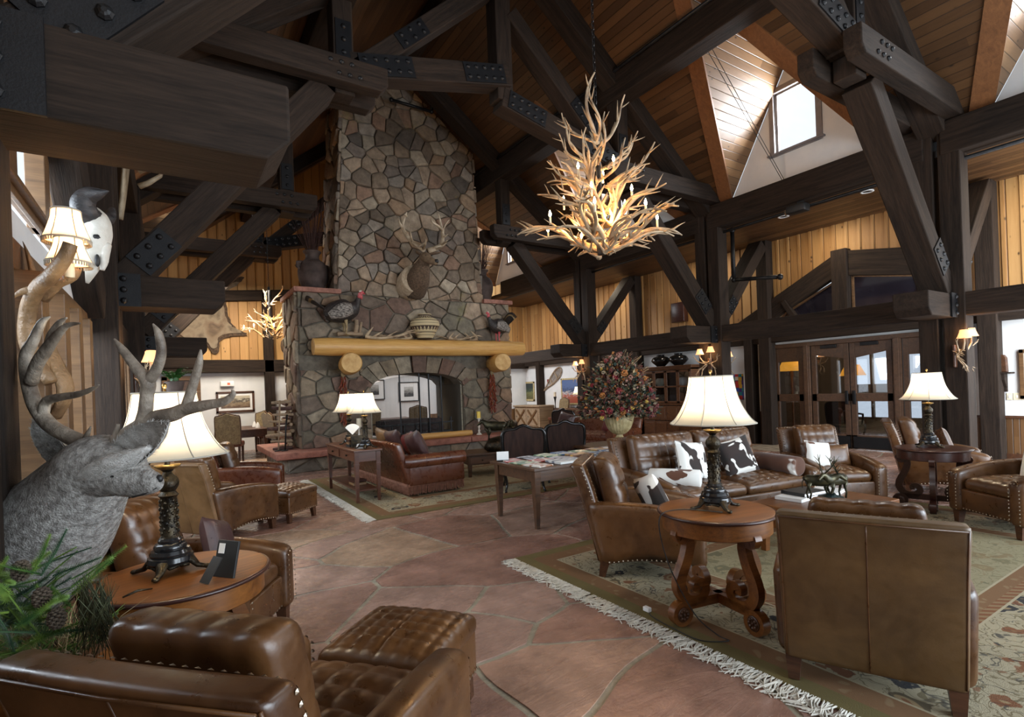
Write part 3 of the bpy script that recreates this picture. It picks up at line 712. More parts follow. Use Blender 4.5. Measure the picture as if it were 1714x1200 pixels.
# ------------------------------------------------------------ the stone chimney
SCOL = [(.30, .25, .185), (.24, .185, .13), (.17, .135, .10), (.34, .265, .19), (.25, .165, .115), (.14, .12, .10), (.38, .33, .25), (.21, .175, .145), (.30, .215, .14), (.27, .24, .20)]
SCOL2 = [(.235, .195, .14), (.17, .11, .082), (.26, .21, .145), (.16, .125, .095), (.25, .17, .11), (.19, .17, .125), (.30, .26, .19)]
M['stone'] = stone_mat('chimney fieldstone', .5, .82, .6, 7)[0]
def stone_face(mb, o, ux, uy, polyc, w, h, size, aspect, rg, cols, depth=.05, gap=.018, inside=None, mortar=(.13, .12, .10), tall=1.):
    """fieldstone veneer on the plane (o,ux,uy); polyc clips the outline (list of half planes)"""
    o, ux, uy = V(o), V(ux), V(uy); nn = ux.cross(uy).normalized()
    P = lambda x, y, d: o + ux * x + uy * y + nn * d
    for poly in cells(0, w, 0, h, size, aspect, .95, rg, .14):
        for a, b, c in polyc: poly = clip(poly, a, b, c) if len(poly) > 2 else poly
        if len(poly) < 3: continue
        cx = sum(p[0] for p in poly) / len(poly); cy = sum(p[1] for p in poly) / len(poly)
        if inside and not inside(cx, cy): continue
        p1 = shrink(poly, gap)
        if len(p1) < 3: continue
        p1 = rough_edge(p1, .09, .022, 4.); k = len(p1)
        cx = sum(p[0] for p in p1) / k; cy = sum(p[1] for p in p1) / k
        d = depth * (.55 + rg.random() * .75); tx, ty = (rg.random() - .5) * .12, (rg.random() - .5) * .12
        f = lambda p, s: (cx + (p[0] - cx) * s, cy + (p[1] - cy) * s)
        rings = []
        for s_, dd in ((1., -.008), (.992, d * .42), (.93, d * .86), (.72, d)):
            rings.append([P(x, y, dd + ((x - cx) * tx + (y - cy) * ty if dd > 0 else 0) + (MN.noise(V((x * 9, y * 9, 1))) * .012 if dd > 0 else 0)) for x, y in (f(p, s_) for p in p1)])
        mb.cc = pick(cols, rg, .22); vs = [q for r in rings for q in r] + [P(cx, cy, d + .006)]
        fs = [(r * k + i, r * k + (i + 1) % k, (r + 1) * k + (i + 1) % k, (r + 1) * k + i) for r in range(3) for i in range(k)]
        fs += [(3 * k + i, 3 * k + (i + 1) % k, 4 * k) for i in range(k)]
        mb.add(vs, fs)
rg = random.Random(11)
FX0, FX1, FY0, FY1 = 2.22, 7.36, 11.52, 13.0       # lower body
UX0, UX1, UY0, UY1 = 3.06, 6.66, 11.62, 12.9       # upper stack at the shoulder
HZ, SHZ, TOPZ = .41, 3.66, 9.0
OX0, OX1, OSP, OAP = 3.68, 5.98, 1.62, 1.95         # fire opening, springing and crown heights
CH = thing('stone_fireplace', 'tall two sided fieldstone chimney with arched fire opening', 'fireplace', ((FX0 + FX1) / 2, (FY0 + FY1) / 2, 0))
arch = lambda x: OSP + (OAP - OSP) * sqrt(max(0, 1 - ((x - (OX0 + OX1) / 2) / ((OX1 - OX0) / 2)) ** 2))
MORT = (.15, .135, .105)
mb = MB(); mb.cc = MORT
# core of the lower body around the see-through firebox
for a, b in (((FX0, FY0, 0), (OX0, FY1, SHZ)), ((OX1, FY0, 0), (FX1, FY1, SHZ)), ((OX0, FY0, OAP + .02), (OX1, FY1, SHZ)), ((OX0, FY0, 0), (OX1, FY1, HZ))): mb.b2(a, b)
n_ = 14; xs = [OX0 + (OX1 - OX0) * i / n_ for i in range(n_ + 1)]
for i in range(n_):
    za, zb = arch(xs[i]), arch(xs[i + 1])
    for y in (FY0, FY1 - .4):
        mb.add([(xs[i], y, za), (xs[i + 1], y, zb), (xs[i + 1], y, OAP + .03), (xs[i], y, OAP + .03), (xs[i], y + .4, za), (xs[i + 1], y + .4, zb), (xs[i + 1], y + .4, OAP + .03), (xs[i], y + .4, OAP + .03)], [(0, 1, 2, 3), (7, 6, 5, 4), (0, 4, 5, 1)])
W_ = FX1 - FX0
def ins(x, z): X = x + FX0; zz = z + HZ; return not (OX0 - .02 < X < OX1 + .02 and zz < arch(X) + .0)
# the veneer : stones next to the opening are clipped by the jambs
hp_all = []
def front(x0, x1, z0, z1, extra=(), cols=SCOL2, size=.27):
    stone_face(mb, (x0, FY0, z0), (1, 0, 0), (0, 0, 1), list(extra), x1 - x0, z1 - z0, size, 1.3, rg, cols, .055, .010)
front(FX0, OX0, HZ, OAP + .1); front(OX1, FX1, HZ, OAP + .1)
front(FX0, FX1, 2.34, SHZ, cols=SCOL2 + SCOL[:4])
# arch voussoirs and keystone
va = [pi * i / 11 for i in range(12)]; xm, hw = (OX0 + OX1) / 2, (OX1 - OX0) / 2
for i in range(11):
    a0, a1 = va[i] + .012, va[i + 1] - .012
    def pt(a, k): return (xm - cos(a) * (hw + k * .30), FY0 - (.10 if i == 5 else .045 + .02 * (i % 2)), OSP + sin(a) * (OAP - OSP) + k * (.36 + .02 * (i % 3)) * (.45 + .55 * sin(a)) + (.10 if (k and i == 5) else 0))
    q = [pt(a0, 0), pt(a1, 0), pt(a1, 1), pt(a0, 1)]; mb.cc = pick(SCOL2 + [(.20, .12, .085)], rg, .2)
    mb.add(q + [(p[0], FY0 + .02, p[2]) for p in q], [(0, 1, 2, 3), (1, 0, 4, 5), (2, 1, 5, 6), (3, 2, 6, 7), (0, 3, 7, 4)])
front(OX0, OX1, OAP + .40, 2.36, size=.2)
# sides
stone_face(mb, (FX0, FY1, HZ), (0, -1, 0), (0, 0, 1), [], FY1 - FY0, SHZ - HZ, .34, 1.0, rg, SCOL2, .05); stone_face(mb, (FX1, FY0, HZ), (0, 1, 0), (0, 0, 1), [], FY1 - FY0, SHZ - HZ, .34, 1., rg, SCOL2, .05)
mb.build('chimney_base', M['stone'], CH, local=False)
# upper stack, tapering
mb = MB(); mb.cc = MORT; tp = .34 / (TOPZ - SHZ)
def lv(z): k = (z - SHZ) * tp; return [(UX0 + k, UY0 + .5 * k, z), (UX1 - k * .5, UY0 + .5 * k, z), (UX1 - k * .5, UY1, z), (UX0 + k, UY1, z)]
mb.add(lv(SHZ) + lv(TOPZ), [(0, 1, 5, 4), (1, 2, 6, 5), (2, 3, 7, 6), (3, 0, 4, 7), (4, 5, 6, 7)])
ht = TOPZ - SHZ; uy_ = (V((0, .5 * .34, ht))).normalized(); hh = sqrt(ht ** 2 + .17 ** 2)
kx = .34 / hh
stone_face(mb, (UX0, UY0, SHZ), (1, 0, 0), uy_, [(-1, kx, 0), (1, kx * .5, UX1 - UX0)], UX1 - UX0, hh, .27, 1.1, rg, SCOL, .075, .007)
uy2 = (V((.34, 0, ht))).normalized(); stone_face(mb, (UX0, UY1, SHZ), (0, -1, 0), uy2, [], UY1 - UY0, hh, .34, 1., rg, SCOL, .06)
uy3 = (V((-.17, 0, ht))).normalized(); stone_face(mb, (UX1, UY0, SHZ), (0, 1, 0), uy3, [], UY1 - UY0, hh, .34, 1., rg, SCOL, .06)
mb.build('chimney_stack', M['stone'], CH, local=False)
# hearth with split-faced sandstone slabs
HX0, HX1, HY = 1.62, 7.6, 10.86
mb = MB(); mb.cc = MORT; mb.b2((HX0 + .22, HY + .14, 0), (HX1, 13.6, .29))
stone_face(mb, (HX0 + .22, HY + .14, 0), (1, 0, 0), (0, 0, 1), [], HX1 - HX0 - .22, .29, .19, 1.6, rg, [(.21, .19, .15), (.17, .155, .13), (.22, .18, .13)], .03, .012)
stone_face(mb, (HX0 + .22, 13.6, 0), (0, -1, 0), (0, 0, 1), [], 13.6 - HY - .14, .29, .19, 1.6, rg, [(.24, .22, .17), (.2, .18, .15)], .03, .012)
mb.build('hearth_base', M['stone'], CH, local=False)
mb = MB(); x = HX0
for L in (1.35, 1.3, 1.55, 1.78):
    mb.cc = pick([(.36, .155, .115), (.33, .15, .11), (.38, .18, .13)], rg, .08)
    mb.rbox((x + L / 2, (HY + FY0) / 2 + .1, .35), (L / 2 - .006, (FY0 - HY) / 2 + .1, .062), .018, (12, 5, 2), lambda p: p + V((0, (MN.noise(V((p.x * 7, p.z * 14, L))) * .02 if p.y < -.3 else 0), 0))); x += L
for y0, y1 in ((11.7, 12.6), (12.62, 13.62)): mb.cc = (.33, .15, .11); mb.rbox((HX0 + .36, (y0 + y1) / 2, .35), (.36, (y1 - y0) / 2, .062), .018, (4, 6, 2))
mb.build('hearth_slab', M['plinth'], CH, smooth=True, local=False)
# shoulder slabs
for x0, x1 in ((FX0 - .07, UX0 + .05), (UX1 - .05, FX1 + .10)):
    mb = MB(); mb.cc = (.40, .19, .14); mb.rbox(((x0 + x1) / 2, (FY0 + FY1) / 2 - .03, SHZ + .045), ((x1 - x0) / 2, (FY1 - FY0) / 2 + .07, .05), .015, (6, 6, 1)); mb.build('shoulder_slab', M['plinth'], CH, True, local=False)
# firebox lining of pale firebrick, hearth floor
bm_, t, b = nt('firebrick'); bk = N(t, 'ShaderNodeTexBrick', ins={'Vector': N(t, 'ShaderNodeMapping', ins={0: N(t, 'ShaderNodeTexCoord').outputs['Object'], 2: (pi / 2, 0, pi / 2)}).outputs[0], 'Color1': (.30, .27, .20, 1), 'Color2': (.35, .31, .23, 1), 'Mortar': (.09, .085, .07, 1), 'Scale': 3.2, 'Mortar Size': .012, 'Brick Width': .5, 'Row Height': .5}, offset=0.)
t.links.new(bk.outputs[0], b.inputs['Base Color']); b.inputs['Roughness'].default_value = .8; M['brick'] = bm_
for x in (OX1 - .015, OX0 + .015): mb = MB(); mb.b2((x - .025, FY0 + .06, HZ), (x + .025, FY1 - .02, OSP + .05)); mb.build('firebrick_lining', M['brick'], CH, local=False)
# fire grate with logs, sliding mesh screen
g = thing('fire_grate', 'black iron log grate standing inside the fire opening', 'grate', ((OX0 + OX1) / 2, 12.1, HZ))
mb = MB()
for y in (-.36, .36):
    for z in (.12, .34): mb.bar((-.95, y, z), (.95, y, z), .03, .03)
    for i in range(7): x = -.9 + i * .3; mb.bar((x, y, 0), (x, y, .46 if i in (0, 6) else .36), .028, .028)
for i in range(9): x = -.9 + i * .225; mb.bar((x, -.36, .12), (x, .36, .12), .025, .025)
mb.build('grate_bars', M['iron'], g)
for i, (y, z, r) in enumerate(((-.2, .21, .085), (.02, .22, .09), (.22, .2, .075), (-.09, .36, .08), (.12, .36, .08))):
    mb = MB(); mb.tube([(-.8 + .1 * (i % 2), y, z), (0, y + .02, z + .01), (.75 - .12 * (i % 3), y - .01, z)], [r, r * 1.05, r * .95], 10)
    tag(mb.build('fire_log', M['twig'], loc=((OX0 + OX1) / 2, 12.1, HZ)), ['charred log lying in the iron grate, front of the bottom row', 'charred log in middle of the iron grate bottom row', 'charred log at the back of the iron grate bottom row', 'charred log on top of the grate pile toward the sofa', 'charred log on top of the grate pile toward dining side'][i], 'log', 'logs in the fire grate')
sm, t, b = nt('screen mesh'); tr = N(t, 'ShaderNodeBsdfTransparent'); mx = N(t, 'ShaderNodeMixShader', ins={0: .5, 1: tr.outputs[0], 2: b.outputs[0]}); b.inputs['Base Color'].default_value = (.02, .02, .02, 1); t.links.new(mx.outputs[0], t.nodes['Material Output'].inputs[0])
s = thing('fire_screen', 'dark hanging wire mesh fire screen drawn across the arched opening', 'fire screen', ((OX0 + OX1) / 2, FY0 + .14, HZ))
mb = MB(); pts = [(-1.1 + i * .02, .02 * sin(i * 1.1) + .012 * sin(i * .37)) for i in range(86)]
for i, (a, b_) in enumerate(zip(pts, pts[1:])):
    za, zb = arch(xm + a[0]) - HZ - .06, arch(xm + b_[0]) - HZ - .06
    mb.add([(a[0], a[1], .01), (b_[0], b_[1], .01), (b_[0], b_[1], zb), (a[0], a[1], za)], [(0, 1, 2, 3)])
mb.build('mesh_curtain', sm, s)
mb = MB()
for x in (-.42, .06, .30, .62): mb.bar((x, -.02, 0), (x, -.02, arch(xm + x) - HZ - .02), .03, .02)
mb.build('screen_frame', M['iron'], s)
# mantel log on two corbel logs
def log(name, lb, p, q, r, parent=None, endcap=True):
    p, q = V(p), V(q); n = 14; L = (q - p).length; mb = MB()
    pts = [p + (q - p) * i / n for i in range(n + 1)]; rr = [r * (1 + .03 * sin(i * 1.7)) for i in range(n + 1)]; rr[0] *= .93; rr[-1] *= .93
    mb.T = frame_xy(p, q).inverted(); mb.tube(pts, rr, 20, caps=False); mb.cur = 1
    k = 20
    for i in (0, n): mb.add([frame_xy(p, q) @ V(mb.v[i * k + j]) for j in range(k)], [tuple(range(k - 1, -1, -1)) if i == 0 else tuple(range(k))])
    o = mb.build(name, [M['log'], M['endgrain']], parent, True, mw=frame_xy(p, q), angle=50)
    return tag(o, lb, 'log') if lb else o
mant = thing('mantel_shelf', 'thick peeled yellow log mantel shelf on two stub logs', 'mantel', (4.95, 11.2, 2.2))
def logp(name, p, q, r): o = log(name, None, p, q, r, None); o.parent = mant; o.matrix_basis = mant.matrix_basis.inverted() @ o.matrix_basis; return o
logp('mantel_log', (2.44, 11.22, 2.50), (7.56, 11.22, 2.50), .185)
logp('corbel_log', (3.24, 11.56, 2.13), (3.04, 10.62, 2.13), .215); logp('corbel_log', (6.90, 11.56, 2.13), (6.60, 10.62, 2.13), .215)
# hearth log rail in front of the opening
log('hearth_log', 'bark stripped log lying on the hearth edge behind russet sofa', (4.25, 11.2, HZ + .07), (6.0, 11.2, HZ + .07), .07)['category'] = 'log'
# split wood stacked in a niche left of the fire opening, with tools
mb = MB(); mb.b2((FX0 - .38, 12.0, HZ), (FX0 - .06, 12.7, HZ + .0))
rg2 = random.Random(5)
for i in range(30):
    z = HZ + .04 + (i // 2) * .068; y = 11.68 + (i % 2) * .42 + R(-.05, .05); L = R(.36, .5); r = R(.022, .042); mb = MB()
    mb.tube([(0, 0, 0), (.0 + R(-.02, .02), L * .5, R(-.01, .01)), (R(-.03, .03), L, R(-.02, .02))], [r, r * 1.1, r * .85], 7)
    tag(mb.build('firewood_stick', M['rustic'] if i % 3 else M['twig'], loc=(FX0 - .17 + R(-.03, .04), y, z), rz=R(-.35, .35) + (pi / 2 * (i % 4 == 0)) * .9), 'split grey branch in firewood stack against the chimney flank', 'firewood', 'firewood stack left of the fireplace')
for i, dx in enumerate((0, .12)):
    t_ = thing('fire_tool', ('pale wooden handled poker leaning on the firewood stack', 'small iron hearth shovel leaning against the firewood stack')[i], 'fire tool', (FX0 - .46 + dx, 11.5 - .05 * i, HZ + .0))
    mb = MB(); mb.tube([(0, 0, .02), (.04, .05, .5), (.08, .12, 1.02 - i * .3)], [.014, .016, .02], 8); mb.build('handle', M['rustic'] if i == 0 else M['iron'], t_, True)
    mb = MB(); mb.bar((-.07, 0, .012), (.05, .0, .02), .09, .015); mb.build('blade', M['iron'], t_)
# ristras : hanging strings of dried chilies
ch = MB(); ch.tube([(0, 0, 0), (.008, 0, -.05), (.02, 0, -.10)], [.012, .014, .002], 6); chm = ch.build('chili_pod', M['chili']).data
bpy.data.objects.remove(bpy.data.objects['chili_pod'])
def ristra(lb, x, y, z, L):
    t_ = thing('chili_ristra', lb, 'chili string', (x, y, z)); mb = MB(); mb.tube([(0, 0, 0), (0, 0, -L)], .01, 6); mb.ball((0, 0, -.03), (.05, .04, .06)); mb.build('straw_tie', M['straw'], t_)
    for i in range(95):
        o = bpy.data.objects.new('chili_pod', chm); C.objects.link(o); o.parent = t_; a = i * 2.4; zz = -.08 - (L - .16) * i / 95; k = .035 + .03 * sin(pi * i / 95)
        o.location = (k * cos(a), k * sin(a) * .7, zz); o.rotation_euler = (R(-.5, .5), R(-.4, .4), a); s_ = R(.9, 1.35); o.scale = (s_, s_, s_)
ristra('dried red chili string under the left corbel log, behind the paired lamps', 3.06, 11.36, 1.96, 1.15); ristra('dried red chili string hanging under the right corbel log', 6.72, 11.36, 1.95, 1.05)
# ------------------------------------------------------------ rugs
def rug_mat(name, hx, hy, field, line):
    m, t, b = nt(name); s = N(t, 'ShaderNodeSeparateXYZ', ins={0: N(t, 'ShaderNodeTexCoord').outputs['Object']})
    ax, ay = mth(t, 'ABSOLUTE', s.outputs[0]), mth(t, 'ABSOLUTE', s.outputs[1])
    d = mth(t, 'MINIMUM', mth(t, 'SUBTRACT', hx, ax), mth(t, 'SUBTRACT', hy, ay))
    v = coords(t, rnd=False)
    wv = N(t, 'ShaderNodeVectorMath', operation='ADD', ins={0: v, 1: N(t, 'ShaderNodeVectorMath', operation='SCALE', ins={0: N(t, 'ShaderNodeTexNoise', ins={'Vector': v, 'Scale': 6., 'Detail': 1.}).outputs[1], 3: .22}).outputs[0]}).outputs[0]
    cream, rust, navy, olive, tan = (.40, .35, .235), (.19, .075, .035), (.018, .022, .032), (.155, .125, .05), (.25, .165, .09)
    v1 = N(t, 'ShaderNodeTexVoronoi', ins={'Vector': wv, 'Scale': 4.2}); r1 = v1.outputs[0]; c1 = v1.outputs[1]
    v2 = N(t, 'ShaderNodeTexVoronoi', ins={'Vector': wv, 'Scale': 10.}); r2 = v2.outputs[0]
    sc = mth(t, 'ABSOLUTE', mth(t, 'SUBTRACT', nz(t, wv, 7.5, 1.5), .5))            # curling vines
    sc2 = mth(t, 'ABSOLUTE', mth(t, 'SUBTRACT', nz(t, wv, 15, 1), .5))
    hue = N(t, 'ShaderNodeSeparateColor', ins={0: c1}).outputs[0]
    motif = ramp(t, hue, [(0, rust), (.3, navy), (.5, (.22, .10, .05)), (.7, (.10, .08, .05)), (.9, (.27, .15, .07))], 'CONSTANT')
    base = mixc(t, nz(t, v, 3, 4), tuple(x * .86 for x in cream), cream)
    f = mixc(t, ramp(t, sc2, [(.0, .75), (.016, .75), (.03, .0)]), base, (.13, .10, .05))
    f = mixc(t, ramp(t, mth(t, 'ADD', r1, mth(t, 'MULTIPLY', nz(t, v, 22, 2), .22)), [(.30, .95), (.43, .95), (.45, 0.)]), f, motif)
    f = mixc(t, ramp(t, r1, [(.17, .85), (.19, 0.)]), f, (.33, .24, .13))
    f = mixc(t, ramp(t, r1, [(.07, .9), (.09, 0.)]), f, rust)
    f = mixc(t, ramp(t, mth(t, 'ADD', r2, mth(t, 'MULTIPLY', nz(t, v, 40, 1), .2)), [(.26, .8), (.34, 0.)]), f, motif)
    f = mixc(t, ramp(t, sc, [(.0, .7), (.005, .7), (.010, 0.)]), f, navy)
    fld = mixc(t, .62, f, field)
    bands = [(0, olive), (.10, olive), (.105, line), (.125, line), (.13, tan), (.26, tan), (.265, line), (.285, (.4, .35, .24)), (.295, cream)]
    k = mth(t, 'DIVIDE', d, 1.2)
    # bands by distance from the edge (metres): plain olive 0-.16, rust guard .16-.30, cream floral .30-.82, guard .82-.92, field
    st = lambda a: ramp(t, d, [(a - .001, 0.), (a + .003, 1.)])
    step = lambda a: mth(t, 'GREATER_THAN', d, a)
    tooth = mth(t, 'GREATER_THAN', mth(t, 'SINE', mth(t, 'MULTIPLY', mth(t, 'ADD', s.outputs[0], s.outputs[1]), 75.)), 0.)
    guard = mixc(t, tooth, tan, rust); g2 = mixc(t, ramp(t, r2, [(.2, 1.), (.3, 0.)]), (.20, .11, .055), tan)
    c = mixc(t, step(.12), mixc(t, nz(t, v, 5, 3), tuple(x * .8 for x in olive), tuple(x * 1.2 for x in olive)), g2)
    c = mixc(t, step(.27), c, cream); c = mixc(t, step(.285), c, f); c = mixc(t, step(.80), c, cream); c = mixc(t, step(.815), c, guard); c = mixc(t, step(.87), c, g2); c = mixc(t, step(.96), c, cream); c = mixc(t, step(.975), c, fld)
    c = mixc(t, ramp(t, nz(t, coords(t, (60, 8, 1), rnd=False), 9, 2), [(.3, .0), (.7, .3)]), c, (.12, .10, .07))
    t.links.new(c, b.inputs['Base Color']); b.inputs['Roughness'].default_value = .95; b.inputs['Specular IOR Level'].default_value = .1
    bump(t, b, nz(t, v, 160, 2), .35, .006); return m
M['fringe'] = mat('cotton rug fringe', (.50, .47, .40), (.68, .65, .57), .9, 30)
def rug(lb, x0, x1, y0, y1, field, seed):
    cx, cy, hx, hy = (x0 + x1) / 2, (y0 + y1) / 2, (x1 - x0) / 2, (y1 - y0) / 2; rg = random.Random(seed)
    t_ = thing('area_rug', lb, 'rug', (cx, cy, 0)); mb = MB()
    mb.rbox((0, 0, .006), (hx, hy, .006), .005, (20, 20, 1)); mb.build('rug_pile', rug_mat('rug weave %d' % seed, hx, hy, field, (.12, .05, .03)), t_)
    mb = MB()                                              # knotted fringe along the left edge
    y = -hy
    while y < hy:
        for k in range(3):
            L = R(.07, .15); yy = y + R(-.02, .02); z = R(.004, .016); a, b_ = R(-.05, .05), R(-.06, .06)
            mb.tube([(-hx + .01, yy, .010), (-hx - L * .35, yy + a * .4, z), (-hx - L * .7, yy + a + R(-.02, .02), .006), (-hx - L, yy + b_, .004)], [.004, .005, .005, .003], 4)
        y += .018
    mb.build('fringe', M['fringe'], t_); return t_
rug('large cream floral rug with olive border under the right seating group', 2.47, 7.2, .35, 3.93, (.235, .215, .12), 1)
rug('cream floral rug under the russet sofa and console by the hearth', 1.97, 8.2, 6.16, 9.9, (.33, .28, .17), 2)

# ------------------------------------------------------------ leather club seating
def quilt(nu, nv, amp, ax, sz):
    """pads a face: ax is the outward axis index, the other two are quilted"""
    a, b_ = [i for i in range(3) if i != ax]
    def f(p):
        if p[ax] > 0:
            u, v_ = p[a] / sz[a], p[b_] / sz[b_]
            e = (1 - abs(u) ** 6) * (1 - abs(v_) ** 6)
            q = (abs(sin(pi * (u + 1) / 2 * nu)) * abs(sin(pi * (v_ + 1) / 2 * nv))) ** .33
            p = p.copy(); p[ax] += e * (amp * q + amp * .9) + .02 * e * (1 - u * u) * (1 - v_ * v_)
        return p
    return f
def nails(mb, path, gap, nrm, r=.0075):
    rot = V((0, 0, 1)).rotation_difference(V(nrm).normalized()).to_matrix(); acc = 0.
    for a, b_ in zip(path, path[1:]):
        a, b_ = V(a), V(b_); L = (b_ - a).length; s = gap - acc if acc else 0.
        while s < L:
            c = a + (b_ - a) * (s / L)
            vs = [rot @ V((r * cos(2 * pi * j / 6), r * sin(2 * pi * j / 6), 0)) + c for j in range(6)] + [rot @ V((0, 0, r * .5)) + c]
            mb.add(vs, [(j, (j + 1) % 6, 6) for j in range(6)]); s += gap
        acc = (L - (s - gap)) % gap
LEAN = .235
def club(name, label, cat, W=.80, ncush=1, mt='leather', D=.84, H=.90, pillow_back=True, BH=None):
    """club armchair or settee: sits on z=0, faces -y"""
    t_ = thing(name, label, cat); hw = W / 2; aw = .072; m = M[mt]; y0, y1 = -D / 2, D / 2 - .04
    lean = lambda z: max(0., z - .14) * LEAN
    mb = MB(); mb.rbox((0, -.01, .235), (hw - .10, D / 2 - .05, .105), .02, (4, 4, 2)); mb.build('seat_base', m, t_, True)
    for s in (-1, 1):
        def fa(p, s=s):
            p = p.copy(); f = (p.y - y0) / (y1 - y0); top = (p.z + .245) / .49
            p.z -= .085 * (1 - min(1, f * 1.25)) ** 2 * top
            if p.z < -.2: p.z += .035 * max(0, 1 - ((p.y - (y0 + y1) / 2) / (D * .36)) ** 2)
            p.y += lean(p.z + .355) * .92 * max(0, f - .55) / .45
            p.x += s * (.018 * top * sin(pi * min(1, max(0, f))))
            return p
        mb = MB(); mb.rbox((s * (hw - aw), (y0 + y1) / 2, .355), (aw, (y1 - y0) / 2, .245), .055, (2, 10, 6), lambda p, s=s: fa(p + V((0, (y0 + y1) / 2, 0))) - V((0, (y0 + y1) / 2, 0))); mb.build('arm', m, t_, True)
    hb = (H - .11) / 2
    def fb(p):
        p = p.copy(); z = p.z + .11 + hb; p.y += lean(z) + .025 * max(0, (z - .6) / .3) ** 2
        p.y += .012 * (1 - (p.x / hw) ** 2) * (1 if p.y > 0 else 0); return p
    mb = MB(); mb.rbox((0, y1 - .03, .11 + hb), (hw - .035, .055, hb), .03, (6, 1, 8), fb); mb.build('backrest', m, t_, True)
    cw = (W - 4 * aw - .01) / ncush
    for i in range(ncush):
        cx = -hw + 2 * aw + .005 + cw * (i + .5); hx, hy = cw / 2 - .004, D / 2 - .09
        mb = MB(); mb.rbox((cx, -.045, .385), (hx, hy, .05), .04, (int(26 * cw / .5), 26, 1), quilt(max(4, round(cw / .105)), 6, .022, 2, (hx, hy, .05))); mb.build('seat_cushion', m, t_, True)
        hz = (BH or H - .47) / 2 + .022; zc = .455 + hz
        q = quilt(max(4, round(cw / .105)), 4, .022, 1, (hx - .01, .07, hz))
        def fc(p, zc=zc, q=q):
            p = q(V((p.x, -p.y, p.z))); p = V((p.x, -p.y, p.z)); p.z += (.012 * abs(sin(pi * (p.x / (hx - .01) + 1) / 2 * max(4, round(cw / .105)))) ** .35 - .006) * max(0, p.z / hz); p.y += lean(p.z + zc); return p
        if pillow_back:
            mb = MB(); mb.rbox((cx, y1 - .185, zc), (hx - .01, .07, hz), .045, (int(26 * cw / .5), 2, 22), fc); mb.build('back_cushion', m, t_, True)
    mb = MB()
    for s in (-1, 1):
        x = s * (hw - .07); pts = [(x, y1 - .095 + lean(z) - (.0 if z < .6 else 0) + .025 * max(0, (z - .6) / .3) ** 2, z) for z in (.60, .7, .8, H - .03)]
        nails(mb, pts, .033, (0, -1, .2))
        xs_ = s * (hw - .036); nails(mb, [(xs_ + s * .003, y1 - .06 + lean(z) + .025 * max(0, (z - .6) / .3) ** 2, z) for z in (.62, .75, H - .02)], .033, (s, 0, 0))
        for dx in (-.05, .05): nails(mb, [(s * (hw - aw) + dx, y0 - .004, z) for z in (.14, .3, .47)], .033, (0, -1, 0))
        nails(mb, [(s * (hw - aw) + a, y0 - .003, .47 + .03 * (1 - (a / .05) ** 2)) for a in (-.05, -.02, .02, .05)], .033, (0, -1, .3))
        nails(mb, [(s * (hw + .002 + .003), y, .135 + .035 * max(0, 1 - ((y - (y0 + y1) / 2) / (D * .36)) ** 2)) for y in [y0 + .05 + i * (y1 - y0 - .1) / 12 for i in range(13)]], .036, (s, 0, 0))
    nails(mb, [(-hw + .08, y1 - .08 + lean(H) + .03, H - .008), (hw - .08, y1 - .08 + lean(H) + .03, H - .008)], .033, (0, -.6, 1))
    nails(mb, [(-hw + .16, y0 + .034, .15), (hw - .16, y0 + .034, .15)], .036, (0, -1, 0))
    mb.build('nailhead_trim', M['nail'], t_)
    mb = MB(); yb = lambda z: y1 + .022 + lean(z) + .025 * max(0, (z - .6) / .3) ** 2
    mb.tube([(0, yb(z) + .014, z) for z in (.13, .3, .45, .6, .7, .8, H - .035)], .0035, 5)
    for s in (-1, 1): mb.tube([(s * (hw - .048), yb(z) + .001, z) for z in (.13, .3, .45, .6, .7, .8, H - .02)], .0045, 5)
    mb.tube([(-hw + .05, yb(H) + .002, H - .022), (0, yb(H) + .014, H - .022), (hw - .05, yb(H) + .002, H - .022)], .0045, 5); mb.build('piping', m, t_, True)
    for x in (-hw + .075, hw - .075):
        for y, dy in ((y0 + .07, -.01), (y1 - .03, .03)):
            mb = MB(); mb.bar((x, y, .13), (x, y + dy, 0), .075, .075, (0, 1, 0), .05, .05); mb.build('leg', M['darkwood'], t_)
    return t_
def face(dx, dy): return atan2(dx, -dy)               # rotation that turns -y to (dx,dy)
def seat_at(o, back_mid, f, D=.84):
    """put the back-bottom middle of a seat at back_mid, facing f"""
    f = V(f).normalized(); p = V(back_mid) + f * (D / 2 - .0); o.location = (p.x, p.y, o.location.z); o.rotation_euler = (0, 0, face(f.x, f.y))
G1 = 'brown club armchairs around the lobby'
proto = club('armchair', 'worn brown club armchair turned back to the camera, showing its plain leather back', 'armchair')
RUGZ = .0125
def chair(lb, bm, f, scale=1.0, z=0., first=[True]):
    if first[0]: o = proto; first[0] = False; o['label'] = lb; o['group'] = G1
    else: o = dup(proto, (0, 0, 0), 0, lb, G1)
    seat_at(o, bm, f, .84 * scale); o.location.z = z; o.scale = (scale,) * 3; return o
A = chair('brown leather club armchair seen squarely from behind, on the cream rug', (2.65, 1.18), (.908, .418), .97, RUGZ)
Bc = chair('brown club armchair beside the scroll legged table with a spotted pillow, seen from its side', (2.99, 3.36), (.66, -.75), .97, RUGZ)
Dc = chair('brown club armchair facing out with a white hide pillow, in front of the doors', (6.62, 3.52), (-.56, -.83), .97, RUGZ)
Ec = chair('brown club armchair at the right edge, in front of the dark lamp table', (7.02, 1.36), (-.84, .54), 1.0, RUGZ)
Fc = chair('brown club armchair with dark pillow beyond the dark lamp table at right', (7.98, 3.10), (.40, -.92), 1.0)
Gc = chair('tan club armchair seen from behind on the left, past the deer lamp', (.13, 6.43), (.80, .60), .97)
Hc = chair('brown club armchair half hidden behind the left round table', (-.24, 3.92), (.86, -.50), .98)
